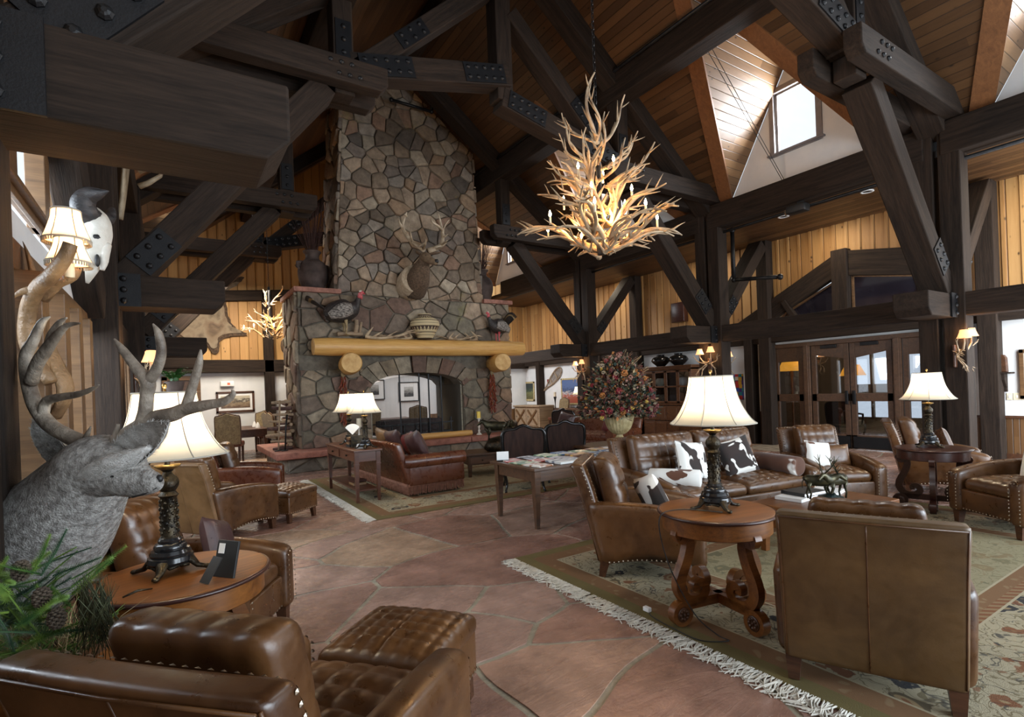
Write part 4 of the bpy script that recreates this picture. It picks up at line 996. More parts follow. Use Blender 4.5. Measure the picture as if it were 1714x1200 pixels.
Ic = chair('brown club armchair in the lower left corner, nearest, seen from behind', (.01, 1.50), (.735, .678), 1.03)
Ib = chair('russet armed club armchair in the left row, beyond the tan one', (.55, 8.5), (.95, -.2), .95)
def recolor(o, nm, m):
    for ch in C.objects:
        if ch.parent == o and ch.name.split('.')[0] in nm: ch.material_slots[0].link = 'OBJECT'; ch.material_slots[0].material = M[m]
recolor(Gc, ('backrest', 'piping'), 'leather_tan'); recolor(Ib, ('arm', 'backrest'), 'leather_red'); recolor(A, ('backrest',), 'leather_olive')
def ottoman(lb, c, f, scale=1.):
    t_ = thing('ottoman', lb, 'ottoman', (c[0], c[1], 0), face(*f), 'quilted leather ottomans', scale)
    hx, hy = .30, .28; mb = MB(); mb.rbox((0, 0, .24), (hx - .01, hy - .01, .12), .02, (3, 3, 2)); mb.build('ottoman_base', M['leather'], t_, True)
    mb = MB(); mb.rbox((0, 0, .375), (hx, hy, .045), .035, (40, 36, 1), quilt(8, 7, .018, 2, (hx, hy, .05))); mb.build('cushion', M['leather'], t_, True)
    for x in (-hx + .06, hx - .06):
        for y in (-hy + .06, hy - .06): mb = MB(); mb.bar((x, y, .13), (x * 1.04, y * 1.04, 0), .06, .06, (0, 1, 0), .045, .045); mb.build('leg', M['darkwood'], t_)
    mb = MB()
    for s in (-1, 1): nails(mb, [(-hx + .02, s * (hy - .008), .14), (hx - .02, s * (hy - .008), .14)], .035, (0, s, 0)); nails(mb, [(s * (hx - .008), -hy + .02, .14), (s * (hx - .008), hy - .02, .14)], .035, (s, 0, 0))
    mb.build('nailhead_trim', M['nail'], t_); return t_
ottoman('quilted brown leather ottoman in front of the nearest armchair', (.86, 2.36), (.76, .65), .93)
ottoman('small quilted tan ottoman in front of the tan armchair on the left', (1.15, 7.02), (.8, .6), .9)
sofa = club('leather_sofa', 'long quilted brown leather sofa with nailhead trim and cowhide pillows', 'sofa', 2.02, 2, 'leather', .90, .90)
seat_at(sofa, (4.93, 4.02), (-.16, -.985), .9); sofa.location.z = RUGZ

def pillow(name, lb, mt, w, h, th, loc, yaw, pitch, group=None, roll=0., cat='pillow', n=18):
    mb = MB(); vs = []; fs = []
    for s in (1, -1):
        o = len(vs)
        for i in range(n + 1):
            for j in range(n + 1):
                u, v_ = -1 + 2 * i / n, -1 + 2 * j / n; e = ((1 - u ** 4) * (1 - v_ ** 4)) ** .55
                k = 1 - .07 * (1 - abs(u)) * abs(v_) ** 3 - .07 * (1 - abs(v_)) * abs(u) ** 3
                vs.append((u * w / 2 * (1 - .06 * (1 - v_ * v_) * abs(u)), s * th / 2 * e, v_ * h / 2 * (1 - .06 * (1 - u * u) * abs(v_))))
        for i in range(n):
            for j in range(n):
                q = [o + i * (n + 1) + j, o + (i + 1) * (n + 1) + j, o + (i + 1) * (n + 1) + j + 1, o + i * (n + 1) + j + 1]; fs.append(q if s < 0 else q[::-1])
    mb.add(vs, fs); ob = mb.build(name, M[mt], None, True)
    ob.location = loc; ob.rotation_euler = Euler((pitch, roll, yaw), 'XYZ'); return tag(ob, lb, cat, group)
def on_seat(o, lx, ly, lz):
    p = o.matrix_basis @ V((lx, ly, lz)); return p
def seatpillow(seat, lb, mt, w, h, th, lx, ly, lz, roll=0., yaw=0., pitch=-.28, name='throw_pillow', group='throw pillows'):
    return pillow(name, lb, mt, w, h, th, on_seat(seat, lx, ly, lz), seat.rotation_euler.z + yaw, pitch, group, roll)
bpy.context.view_layer.update()
seatpillow(sofa, 'black, brown and white cowhide pillow at left of the long sofa, behind the lamp column', 'cow', .42, .42, .14, -.36, -.02, .665, .12, .15)
seatpillow(sofa, 'spotted cowhide pillow on black cloth leaning at the right of the long sofa', 'cow', .40, .40, .14, .28, .0, .655, -.22, -.2)
def bolster(lb, mt, c, d, L, r):
    mb = MB(); mb.tube([V((-L / 2, 0, 0)), V((-L / 2 + .01, 0, 0)), V((-L / 4, 0, 0)), V((L / 4, 0, 0)), V((L / 2 - .01, 0, 0)), V((L / 2, 0, 0))], [r * .8, r * .97, r, r, r * .97, r * .8], 18)
    o = mb.build('bolster_pillow', M[mt], None, True, angle=60); o.location = c; o.rotation_euler = (0, 0, atan2(d[1], d[0])); return tag(o, lb, 'pillow', 'cowhide bolsters')
fx = V((cos(sofa.rotation_euler.z), sin(sofa.rotation_euler.z)));
bolster('white cowhide bolster lying along left arm of the long sofa', 'cowwhite', on_seat(sofa, -.66, -.10, .53), (fx.y * .8 + fx.x * .7, -fx.x * .8 + fx.y * .7), .50, .095)
bolster('brown cowhide bolster with white end on right side of the long sofa', 'cowbrown', on_seat(sofa, .76, -.10, .55), (fx.y, -fx.x), .56, .105)
seatpillow(Bc, 'small black and white cowhide pillow in the side-on armchair', 'cow', .34, .34, .13, -.05, -.02, .60, .3, .5, -.35)
seatpillow(Dc, 'white hide pillow slumped at the left of the armchair by the doors', 'cowwhite', .33, .33, .12, -.16, -.02, .60, .15, .2)
seatpillow(Dc, 'flat tan leather pillow at the back of the armchair by the doors', 'leather', .36, .26, .10, .08, .06, .58, 0, 0)
seatpillow(Ec, 'white hide pillow with rust spots in the right edge armchair', 'cowwhite', .38, .38, .13, .08, .06, .63, -.15, -.2)
seatpillow(Fc, 'dark brown leather pillow in the armchair beyond the dark lamp table', 'leather', .36, .36, .12, -.0, -.03, .62, .2, .1)
seatpillow(Hc, 'aubergine suede pillow in the armchair behind the left round table', 'leather_pur', .34, .34, .13, .14, -.04, .60, .3, .1)
seatpillow(Ic, 'fringed black pillow on the nearest armchair seat', 'black_cloth', .30, .30, .11, .17, .02, .57, .1, -.2)

# ------------------------------------------------------------ russet rolled arm sofas by the hearth
def roll_sofa(lb, loc, rz, L=2.2):
    t_ = thing('fringed_sofa', lb, 'sofa', loc, rz, 'russet leather sofas by the hearth'); D = .94; m = M['leather_red']; hl = L / 2
    mb = MB(); mb.rbox((0, 0, .265), (hl - .04, D / 2 - .03, .11), .02, (6, 3, 2)); mb.build('seat_base', m, t_, True)
    f = lambda p: p + V((0, max(0., p.z + .33) * .33, 0))
    mb = MB(); mb.rbox((0, D / 2 - .10, .47), (hl - .02, .06, .31), .04, (8, 1, 5), f); mb.build('backrest', m, t_, True)
    for s in (-1, 1):
        mb = MB(); mb.rbox((s * (hl - .08), -.02, .31), (.07, D / 2 - .03, .15), .015, (1, 4, 2)); mb.tube([(s * (hl - .07), -D / 2 - .01, .49), (s * (hl - .07), D / 2 - .06, .49), (s * (hl - .07), D / 2 + .02, .50)], [.10, .10, .085], 18)
        for y in (-.14, .17): mb.tube([(s * (hl - .07) + .1015 * cos(a) , y, .49 + .1015 * sin(a)) for a in [i * pi / 8 for i in range(17)]], .0035, 4)
        mb.build('arm', m, t_, True, angle=50)
    for i in range(2):
        mb = MB(); mb.rbox((-hl / 2 + .08 + i * (hl - .16), -.06, .42), ((hl - .19) / 2, D / 2 - .12, .07), .05, (6, 6, 1), lambda p: p + V((0, 0, .015 if p.z > 0 else 0))); mb.build('seat_cushion', m, t_, True)
    mb = MB(); rg = random.Random(4)
    def fr(p, q):
        p, q = V(p), V(q); n_ = int((q - p).length / .011)
        for i in range(n_):
            c = p + (q - p) * (i / n_); l = .115 + rg.random() * .03; d = V((rg.random() - .5, rg.random() - .5, 0)) * .014
            mb.bar(c, c + d - V((0, 0, l)), .007, .007, (0, 1, 0))
        mb.bar(p, q, .012, .035)
    e, y = hl - .03, D / 2 - .025
    fr((-e, -y, .165), (e, -y, .165)); fr((-e, y, .165), (e, y, .165)); fr((-e, -y, .165), (-e, y, .165)); fr((e, -y, .165), (e, y, .165)); mb.build('fringe', M['fringe_rust'], t_)
    for x in (-hl + .12, hl - .12):
        for yy in (-D / 2 + .1, D / 2 - .1): mb = MB(); mb.ball((x, yy, .028), (.028, .02, .028)); mb.tube([(x, yy, .03), (x, yy, .16)], .012, 6); mb.build('caster', M['iron'], t_, True)
    return t_
JS = roll_sofa('russet leather sofa with rust fringe, its back to the console table', (3.17, 8.18, RUGZ), pi / 2 + .03)
KS = roll_sofa('russet leather sofa facing the hearth from the far side, behind the flowers', (7.5, 8.75, RUGZ), -pi / 2 + .15, 2.1)
bpy.context.view_layer.update()
for i, (lx, ly, mt, s_, r_, lb) in enumerate(((-.72, .08, 'leather_pur', .48, .25, 'aubergine leather pillow nearest the rolled arm on the fringed sofa'), (-.38, .02, 'burg', .42, .2, 'burgundy leather pillow next to the aubergine one on the fringed sofa'), (.0, .12, 'leather_pur', .5, .1, 'brown back pillow midway along the fringed sofa'), (.5, .1, 'leather_tan', .5, -.1, 'tan back pillow at far end of the fringed sofa'), (-.12, -.1, 'black_cloth', .38, .3, 'dark cloth pillow with corded edge mid fringed sofa'))):
    seatpillow(JS, lb, mt, s_, s_ * .86, .17, lx, ly + .06, .69, r_, 0, -.35)
for lx, mt, lb in ((-.7, 'leather_pur', 'aubergine pillow on the far sofa behind the flowers'), (.62, 'burg', 'burgundy pillow on the far sofa, left of the flowers')): seatpillow(KS, lb, mt, .46, .42, .16, lx, .1, .68, .2)

# ------------------------------------------------------------ tables
def console():
    t_ = thing('console_table', 'narrow dark red wood console table with two drawers behind the russet sofa', 'table', (2.24, 7.98, RUGZ)); m = M['mahog2']; L, W, H = 1.52, .36, .72
    mb = MB(); mb.rbox((0, 0, H - .012), (W / 2 + .02, L / 2 + .03, .013), .006, (2, 6, 1)); mb.build('tabletop', m, t_)
    mb = MB(); mb.box((0, 0, H - .095), (W - .02, L - .03, .14)); mb.build('apron', m, t_, bevel=.004)
    for y in (-L / 4, L / 4):
        mb = MB(); mb.box((-W / 2 + .006, y, H - .095), (.014, L / 2 - .1, .11)); d = mb.build('drawer', m, t_, bevel=.003)
        mb = MB(); mb.ball((-W / 2 - .012, y, H - .095), .014); mb.build('knob', M['bronze'], d, True)
    for x in (-W / 2 + .03, W / 2 - .03):
        for y in (-L / 2 + .035, L / 2 - .035): mb = MB(); mb.bar((x, y, H - .03), (x, y, 0), .062, .062, (0, 1, 0), .036, .036); mb.box((x, y, H - .20), (.068, .068, .018)); mb.build('leg', m, t_)
    mb = MB(); mb.box((0, 0, .16), (W - .06, L - .08, .022)); mb.build('lower_shelf', m, t_)
    return t_
M['mahog2'] = timber_mat('reddish console wood', (.045, .013, .006), (.11, .036, .015), .34, .03)
console()
def long_table():
    L, W, H = 2.35, .84, .65
    t_ = thing('reading_table', 'long dark wood reading table spread with magazines', 'table', (3.17 + L / 2, 4.98, RUGZ * 0)); m = M['long_wood']
    mb = MB(); mb.rbox((0, 0, H - .015), (L / 2 + .03, W / 2 + .04, .016), .006, (8, 3, 1)); mb.build('tabletop', m, t_)
    mb = MB(); mb.b2((-L / 2 + .03, -W / 2 + .02, H - .15), (L / 2 - .03, -W / 2 + .045, H - .03)); mb.b2((-L / 2 + .03, W / 2 - .045, H - .15), (L / 2 - .03, W / 2 - .02, H - .03)); mb.b2((-L / 2 + .02, -W / 2 + .045, H - .15), (-L / 2 + .045, W / 2 - .045, H - .03)); mb.b2((L / 2 - .045, -W / 2 + .045, H - .15), (L / 2 - .02, W / 2 - .045, H - .03)); mb.build('apron', m, t_)
    for x in (-L / 2 + .045, L / 2 - .045):
        for y in (-W / 2 + .045, W / 2 - .045): mb = MB(); mb.bar((x, y, H - .03), (x, y, 0), .085, .085, (0, 1, 0), .042, .042); mb.build('leg', m, t_, bevel=.004)
long_table()
MC = [((.05, .12, .28), (.55, .6, .62)), ((.45, .05, .04), (.7, .62, .5)), ((.62, .62, .6), (.15, .16, .2)), ((.08, .2, .1), (.6, .65, .4)), ((.75, .72, .65), (.35, .14, .06)), ((.1, .1, .12), (.5, .5, .55)), ((.25, .4, .5), (.8, .8, .78)), ((.6, .35, .08), (.2, .1, .06))]
for i, (a, b_) in enumerate(MC): M['mags'].append(spots_mat('magazine cover %d' % i, [(.3, a), (.46, a), (.5, b_), (.58, b_), (.62, a)], 6, 1, .25, .3, .0))
COLN = ['navy and grey', 'red and tan', 'white and grey', 'green meadow', 'white and rust', 'charcoal', 'pale blue', 'orange and brown']
k = 0; rg = random.Random(21)
for row in range(3):
    for c in range(8):
        x = 3.30 + c * .27 + rg.random() * .05; y = 4.68 + row * .285 + rg.random() * .03; ci = rg.randrange(8)
        if x > 5.2: continue
        mb = MB(); th = rg.choice((.004, .006, .012)); mb.rbox((0, 0, th), (.105, .14, th), .002, (2, 2, 1)); zz = .651 + (c % 3) * .0 + .0006 * c
        o = mb.build('magazine', M['mags'][ci], loc=(x, y, zz + .0012 * (c % 2) + .002), rz=rg.uniform(-.25, .25) + pi / 2 * (row == 1 and c % 2))
        tag(o, '%s magazine, %s row on the reading table, %s from left' % (COLN[ci], ('front', 'middle', 'back')[row], ('first', 'second', 'third', 'fourth', 'fifth', 'sixth', 'seventh', 'eighth')[c]), 'magazine', 'magazines on the reading table')
S_LEG = spline([(.20, .555), (.262, .53), (.262, .49), (.215, .49), (.20, .45), (.225, .36), (.265, .27), (.27, .20), (.225, .135), (.15, .125), (.105, .17), (.125, .22), (.165, .215), (.165, .18)], 5)
def scroll_table(lb, loc, rz, mt, mtop, r=.38, H=.68, feet=True):
    t_ = thing('round_side_table', lb, 'side table', (loc[0], loc[1], loc[2] if len(loc) > 2 else 0), rz, 'scroll legged side tables'); k = H / .62; m = M[mt]
    mb = MB(); mb.lathe([(0, H - .03), (r - .02, H - .03), (r, H - .022), (r + .004, H - .012), (r - .004, H - .002), (r - .02, H), (0, H)], 48); mb.build('tabletop', M[mtop], t_, True, angle=40)
    mb = MB(); mb.tube([((r + .002) * cos(a), (r + .002) * sin(a), H - .014) for a in [2 * pi * j / 64 for j in range(65)]], .0105, 8); mb.build('rim', M['mahog'], t_, True)
    mb = MB(); mb.lathe([(r - .025, H - .125), (r - .018, H - .12), (r - .018, H - .03), (r - .05, H - .03)], 48); mb.build('apron', m, t_, True, angle=40)
    n_ = len(S_LEG)
    for i in range(4):
        a = pi / 2 * i; u = V((cos(a), sin(a), 0)); mb = MB()
        wd = [(.042 + .026 * sin(pi * j / (n_ - 1)) + (.02 if j < 8 else 0)) for j in range(n_)]
        mb.ribbon([(p[0] * 1.13, p[1] * k * .96 + .012) for p in S_LEG], wd, (0, 0, 0), u, (0, 0, 1), .05); mb.build('leg', m, t_, True, angle=35)
    for i in range(2):
        a = pi / 2 * i; u = V((cos(a), sin(a), 0)); v_ = V((-sin(a), cos(a), 0)); mb = MB()
        mb.bar(u * -.27 + V((0, 0, .125)), u * .27 + V((0, 0, .125)), .05, .06)
        for s in (-1, 1):
            c = u * (s * .30) + V((0, 0, .075)); mb.tube([c - v_ * .028, c + v_ * .028], .074, 20)
        mb.build('stretcher', m, t_, angle=35, smooth=True)
        for s in (-1, 1):
            for q in (-1, 1):
                mb = MB(); c = u * (s * .30) + V((0, 0, .075)) + v_ * (.029 * q); mb.tube([c, c + v_ * .004 * q], [.046, .042], 16)
                for p_ in range(8): b_ = p_ * pi / 4; mb.ball(c + u * (.026 * cos(b_)) + V((0, 0, .026 * sin(b_))) + v_ * .003 * q, (.012, .012, .012), 6, 4)
                mb.ball(c + v_ * .004 * q, .011, 6, 4); mb.build('rosette', M['darkwood'], t_, True)
    return t_
TP = scroll_table('warm brown round scroll legged table in the middle of the rug', (2.87, 2.14, RUGZ), radians(-32.66 + 22), 'table_wood', 'table_wood', .345)
TR = scroll_table('round scroll legged table under the lamp beside the deer head', (.02, 2.99), .35, 'table_wood', 'table_wood', .365)
TQ = scroll_table('near black scroll legged table at right in front of the post', (7.02, 2.42), .3, 'mahog', 'mahog', .34)
# coffee table of the right group, and the low chest with the sculpture by the hearth
def low_table(lb, loc, rz, L, W, H, mt, drawers=0):
    t_ = thing('coffee_table', lb, 'coffee table', loc, rz); m = M[mt]
    mb = MB(); mb.rbox((0, 0, H - .02), (L / 2, W / 2, .02), .008, (6, 3, 1)); mb.build('tabletop', m, t_)
    mb = MB(); mb.box((0, 0, H - .12), (L - .1, W - .1, .16)); mb.build('apron', m, t_, bevel=.005)
    for i in range(drawers):
        x = (i - (drawers - 1) / 2) * (L - .14) / drawers; mb = MB(); mb.box((x, -W / 2 + .048, H - .12), ((L - .2) / drawers, .016, .12)); d = mb.build('drawer', m, t_, bevel=.003); mb = MB(); mb.ball((x, -W / 2 + .03, H - .12), .015); mb.build('knob', M['bronze'], d, True)
    for x in (-L / 2 + .08, L / 2 - .08):
        for y in (-W / 2 + .08, W / 2 - .08): mb = MB(); mb.bar((x, y, H - .04), (x, y, 0), .08, .08, (0, 1, 0), .05, .05); mb.build('leg', m, t_, bevel=.004)
    return t_
low_table('square edged wood coffee table holding the bronze elk', (4.72, 2.42, RUGZ), -.1, 1.05, .66, .42, 'table_wood')
low_table('low wood chest table with drawers in front of the hearth', (4.95, 8.15, RUGZ), -.2, 1.5, .7, .40, 'long_wood', 3)
low_table('low dark table carrying the big dried flower urn', (5.95, 6.1, 0), -.1, 1.5, .8, .58, 'long_wood')
for i, (dx, rz) in enumerate(((-.10, .05), (.02, -.12), (.30, .2))):
    mb = MB(); mb.cur = 0; mb.box((0, 0, .014), (.30, .22, .022)); mb.cur = 1; mb.box((0, 0, .0265), (.31, .23, .003)); mb.box((0, 0, .0015), (.31, .23, .003)); mb.box((-.1535, 0, .014), (.003, .23, .028))
    tag(mb.build('coffee_table_book', [M['white'], M['white'] if i != 1 else M['black']], loc=(4.72 + dx, 2.60 + (.0 if i < 2 else -.05), .4335 + .029 * (i == 1)), rz=rz), ('white hardback lowest under the elk sculpture', 'black covered book on the white hardback by the elk sculpture', 'white book right of the elk sculpture')[i], 'book', 'books on the coffee table')
# dark carved open armchairs by the reading table
M['chairback'] = mat('dark chair back cloth', (.018, .009, .007), (.035, .017, .012), .75, 20, (1, 1, .2), spec=.2)
def carved_chair(lb, loc, rz, mt='seatgold'):
    t_ = thing('carved_armchair', lb, 'armchair', loc, rz, 'dark carved open armchairs'); m = M['gloss_black']
    out = spline([(-.27, .40), (-.30, .62), (-.305, .82), (-.255, .885), (-.12, .90), (0, .945), (.12, .90), (.255, .885), (.305, .82), (.30, .62), (.27, .40)], 5)
    mb = MB(); mb.prism([(p[0] * .92, p[1] * .985) for p in out], (0, .27, 0), (1, 0, 0), (0, -.0, 1), .06); mb.build('back_panel', M['chairback'], t_)
    mb = MB(); mb.tube([(p[0], .27 + .0 * p[1], p[1]) for p in out], .028, 8); mb.build('back_frame', m, t_, True)
    mb = MB(); mb.rbox((0, 0, .40), (.29, .27, .055), .04, (3, 3, 1), lambda p: p + V((0, 0, .02 * (1 - (p.x / .29) ** 2) if p.z > 0 else 0))); mb.build('seat', M[mt], t_, True)
    mb = MB(); mb.box((0, 0, .34), (.58, .54, .06)); mb.build('seat_rail', m, t_, bevel=.01)
    for s in (-1, 1):
        mb = MB(); mb.tube([(s * .29, .25, .62), (s * .31, .05, .63), (s * .31, -.12, .61), (s * .30, -.14, .5), (s * .28, -.1, .37)], [.02, .022, .024, .02, .022], 8); mb.build('armrest', m, t_, True)
        for y in (-.23, .23): mb = MB(); q = -1 if y < 0 else 1; mb.tube(spline([(s * .26, y, .36), (s * .29, y + q * .03, .28), (s * .26, y + q * .01, .12), (s * .28, y + q * .045, .02), (s * .28, y + q * .06, .012)], 4), [.034 - .018 * min(1, i / 11) + (.006 if i > 14 else 0) for i in range(17)], 8); mb.build('leg', m, t_, True)
    return t_
carved_chair('dark carved armchair with gold seat, nearest the fringed sofa', (4.35, 6.55, RUGZ), pi - .50)
carved_chair('dark carved armchair left of the flower urn', (5.25, 6.75, RUGZ), pi - .45)
carved_chair('oval backed dark armchair beyond the far sofa', (8.3, 10.35, 0), pi - 1.2)
# tall upholstered dining chairs, dining table
M['damask'] = spots_mat('olive damask cloth', [(.42, (.27, .20, .10)), (.5, (.17, .12, .06)), (.58, (.29, .22, .11))], 16, 2, .8, .8, .1)
def dining_chair(lb, loc, rz, s=1., seat='leather_red'):
    t_ = thing('dining_chair', lb, 'chair', loc, rz, 'tall damask backed dining chairs', s)
    out = spline([(-.23, .44), (-.24, .7), (-.235, 1.02), (-.18, 1.06), (-.08, 1.09), (0, 1.12), (.08, 1.09), (.18, 1.06), (.235, 1.02), (.24, .7), (.23, .44)], 4)
    f = V((0, .14, 1)).normalized()
    mb = MB(); mb.prism(out, (0, .17, 0), (1, 0, 0), f, .075); mb.build('backrest', M['damask'], t_, bevel=.012)
    mb = MB(); mb.tube([V((0, .17, 0)) + V((1, 0, 0)) * p[0] * 1.02 + f * p[1] * 1.008 for p in out], .018, 6); mb.build('back_frame', M['darkwood'], t_, True)
    mb = MB(); mb.rbox((0, -.02, .42), (.245, .24, .055), .035, (3, 3, 1)); mb.build('seat', M[seat], t_, True)
    for x in (-.2, .2):
        for y, dy in ((-.21, 0), (.2, .05)): mb = MB(); mb.bar((x, y, .38), (x, y + dy, 0), .05, .05, (0, 1, 0), .036, .036); mb.build('leg', M['darkwood'], t_)
    return t_
dining_chair('damask backed dining chair seen from behind at near end of the dining table', (1.12, 13.95, 0), pi - .25, 1.05)
dining_chair('damask dining chair on the left side of the dining table', (.72, 15.5, 0), -pi / 2 + .2)
dining_chair('pale lit dining chair on right side of dining table, nearer one', (2.4, 14.9, 0), pi / 2 + .2)
dining_chair('pale lit dining chair on right side of dining table, farther one', (2.4, 15.6, 0), pi / 2 + .2)
dining_chair('damask chair with red seat against the far wall by the corner post', (2.25, 16.55, 0), 0)
dining_chair('damask chair with red seat left of the display cabinet', (10.65, 10.75, 0), -pi / 2 + .25)
dining_chair('damask chair with red seat right of display cabinet, behind the lamp shade', (11.0, 7.95, 0), -pi / 2 - .1)
dining_chair('damask chair by the writing desk below the snowshoe', (11.0, 14.3, 0), -pi / 2)
low_table('dark dining table at far left with white napkins', (1.55, 15.3, 0), pi / 2, 1.9, .9, .74, 'darkwood')
low_table('dark writing desk under the pale framed picture', (11.1, 13.6, 0), pi / 2, 1.3, .6, .76, 'darkwood')
for i, (x, y) in enumerate(((1.3, 14.7), (1.8, 14.75), (1.8, 15.4))):
    mb = MB(); mb.lathe([(.06, 0), (.05, .05), (.02, .13), (0, .15)], 10); tag(mb.build('napkin', M['white'], loc=(x, y, .742)), ('folded white napkin at the near left corner of the dining table', 'folded white napkin at the near right of the dining table', 'folded white napkin farther along the dining table')[i], 'napkin', 'napkins on the dining table')
# ------------------------------------------------------------ table lamps
def table_lamp(lb, loc, s=1., power=14, rz=.4, group='bell shaded table lamps'):
    t_ = thing('table_lamp', lb, 'lamp', loc, rz, group, s)
    mb = MB()
    for i in range(4):
        a = pi / 2 * i + pi / 4; u = V((cos(a), sin(a), 0)); P_ = lambda r, z: u * r + V((0, 0, z))
        mb.tube([P_(.05, .065), P_(.085, .055), P_(.115, .02), P_(.15, .012), P_(.165, .010)], [(.035, .02), (.03, .016), (.016, .012), (.013, .01), (.007, .006)], 8)
        mb.ball(P_(.155, .012), (.017, .017, .011), 8, 5)
        for k in (-1, 1): mb.tube([P_(.07, .05), P_(.085, .035) + V((-u.y, u.x, 0)) * .03 * k, P_(.06, .04) + V((-u.y, u.x, 0)) * .055 * k], .008, 6)
    mb.build('claw_base', M['bronze'], t_, True)
    mb = MB(); mb.lathe([(0, .04), (.085, .04), (.095, .055), (.092, .075), (.082, .08), (.085, .09), (.078, .105), (.066, .108), (.068, .12), (.06, .135), (.048, .14), (.05, .15), (.044, .16)], 28); mb.build('stepped_plinth', M['gloss_black2'], t_, True, angle=40)
    mb = MB(); mb.lathe([(.044, .158), (.040, .165), (.037, .17), (.034, .345), (.037, .35), (.043, .357), (.036, .365), (.03, .375), (.042, .395), (.046, .415), (.040, .435), (.024, .452), (.018, .465), (.030, .48), (.052, .492), (.053, .497), (.03, .497), (.012, .50), (.010, .56)], 28, flute=0)
    for k in range(60):
        a = k * 2.4; z = .175 + .165 * k / 60; mb.ball((.036 * cos(a), .036 * sin(a), z), (.006, .006, .009), 5, 4)
    mb.build('column', M['bronze'], t_, True, angle=50)
    mb = MB(); mb.lathe([(.031, .478), (.0535, .4915), (.0535, .499), (.0, .499)], 24); mb.build('drip_pan', M['brass'], t_, True)
    prof = spline([(.262, .54), (.225, .575), (.185, .64), (.155, .715), (.137, .80), (.132, .835)], 4); n_ = 48
    mb = MB(); vs = []
    for r, z in prof:
        for j in range(n_): a = 2 * pi * j / n_; rr = r * (1 - .03 * abs(sin(4 * a))); vs.append((rr * cos(a), rr * sin(a), z))
    mb.add(vs, [(i * n_ + j, i * n_ + (j + 1) % n_, (i + 1) * n_ + (j + 1) % n_, (i + 1) * n_ + j) for i in range(len(prof) - 1) for j in range(n_)])
    sh = mb.build('lamp_shade', M['ivory'], t_, True)
    mb = MB()
    for k in range(8): a = k * pi / 4; mb.tube([(r * 1.004 * cos(a), r * 1.004 * sin(a), z) for r, z in prof], .0028, 4)
    for r, z in (prof[0], prof[-1]): mb.tube([(r * (1 - .03 * abs(sin(4 * a))) * cos(a), r * (1 - .03 * abs(sin(4 * a))) * sin(a), z) for a in [2 * pi * j / 48 for j in range(49)]], .004, 5)
    mb.build('piping', M['piping'], sh, True)
    mb = MB(); mb.tube([(0, 0, .5), (0, 0, .86)], .005, 6); mb.ball((0, 0, .868), (.011, .011, .014)); mb.build('finial', M['brass'], t_, True)
    mb = MB(); mb.ball((0, 0, .67), (.03, .03, .04)); mb.build('bulb', M['bulblamp'], t_, True)
    L = light('lamp_light', 'POINT', V(loc) + V((0, 0, .70 * s)), power, WARMW, rad=.045); 
    return t_
M['bulblamp'] = emit('lamp bulb', (1, .8, .5), 6); WARMW = (1, .80, .54)
M['gloss_black2'] = mat('polished black', (.008, .008, .009), (.02, .019, .018), .18)
table_lamp('lit bell shaded lamp on the warm round table in the middle', (2.87, 2.14, .68 + RUGZ + .001), 1.0, 19)
table_lamp('lit bell shaded lamp on the left round table, partly behind the antlers', (-.03, 3.05, .681), 1.03, 22)
table_lamp('lit bell shaded lamp on the dark table at right before the post', (7.03, 2.45, .681), .98, 20)
table_lamp('lit bell shaded lamp on console table, the nearer of the pair', (2.27, 7.40, .733), .93, 18)
table_lamp('lit bell shaded lamp on console table, farther of the pair', (2.28, 8.22, .733), .93, 18)
table_lamp('small lit lamp on the writing desk behind the flowers', (11.1, 13.3, .761), .85, 14)
# power cord of the middle lamp
mb = MB(); c0 = V((2.79, 2.03, .70)); mb.tube(spline([tuple(c0), (2.62, 2.22, .71), (2.50, 2.27, .66), (2.51, 2.22, .40), (2.58, 2.10, .12), (2.63, 1.98, .02), (2.62, 1.90, .018), (2.50, 2.0, .018), (2.50, 2.22, .018), (2.52, 2.38, .02), (2.545, 2.42, .022)], 6), .0035, 6)
o = mb.build('power_cord', M['black'], None, True); tag(o, 'thin black lamp cord trailing from the middle table onto the rug', 'cord')
mb = MB(); mb.box((2.565, 2.46, .028), (.03, .05, .028)); mb.build('plug', M['white'], o, bevel=.004)

# ------------------------------------------------------------ antlers
def antler_mesh(seed, kind='elk', n=7, thick=1.):
    rg = random.Random(seed); q = lambda a, b_: rg.uniform(a, b_); mb = MB()
    if kind == 'elk':
        beam = [(0, 0, 0), (.05 + q(-.01, .01), .03, .10), (.15, .05 + q(-.02, .02), .25), (.25 + q(-.02, .02), .03, .44), (.29, -.02 + q(-.02, .02), .62), (.27 + q(-.03, .03), -.06, .80), (.22 + q(-.04, .04), -.05, .96)]
        tines = [(.04, (.02, -.10, .06), .22), (.20, (.05, -.12, .10), .21), (.42, (.12, -.10, .14), .24), (.64, (-.06, -.09, .20), .26), (.82, (.13, .05, .16), .19)]
    else:
        beam = [(0, 0, 0), (.06, .04, .06), (.17, .07, .16), (.25, .04, .30), (.24, -.03, .46), (.20, -.08, .58)]
        tines = [(.3, (-.03, -.02, .17), .22), (.55, (.08, .02, .22), .22), (.75, (-.06, .04, .18), .16)]
    sp = spline(beam, n); k = len(sp); rad = [thick * (.024 - .017 * (i / (k - 1)) ** 1.2) * (1.5 if i == 0 else 1) for i in range(k)]
    mb.tube(sp, rad, 8)
    for f, d, L in tines:
        i = int(f * (k - 1)); p = V(sp[i]); d = (V(d) + V((q(-.03, .03), q(-.03, .03), 0))).normalized(); L *= q(.85, 1.2); b_ = V((q(-.2, .2), q(-.2, .2), .35)) * L * .45
        pts = [p + d * (L * t) + b_ * t * t for t in (0, .25, .5, .75, 1)]; r = rad[i]; mb.tube(pts, [r * .95, r * .8, r * .62, r * .42, r * .12], 7)
    return mb
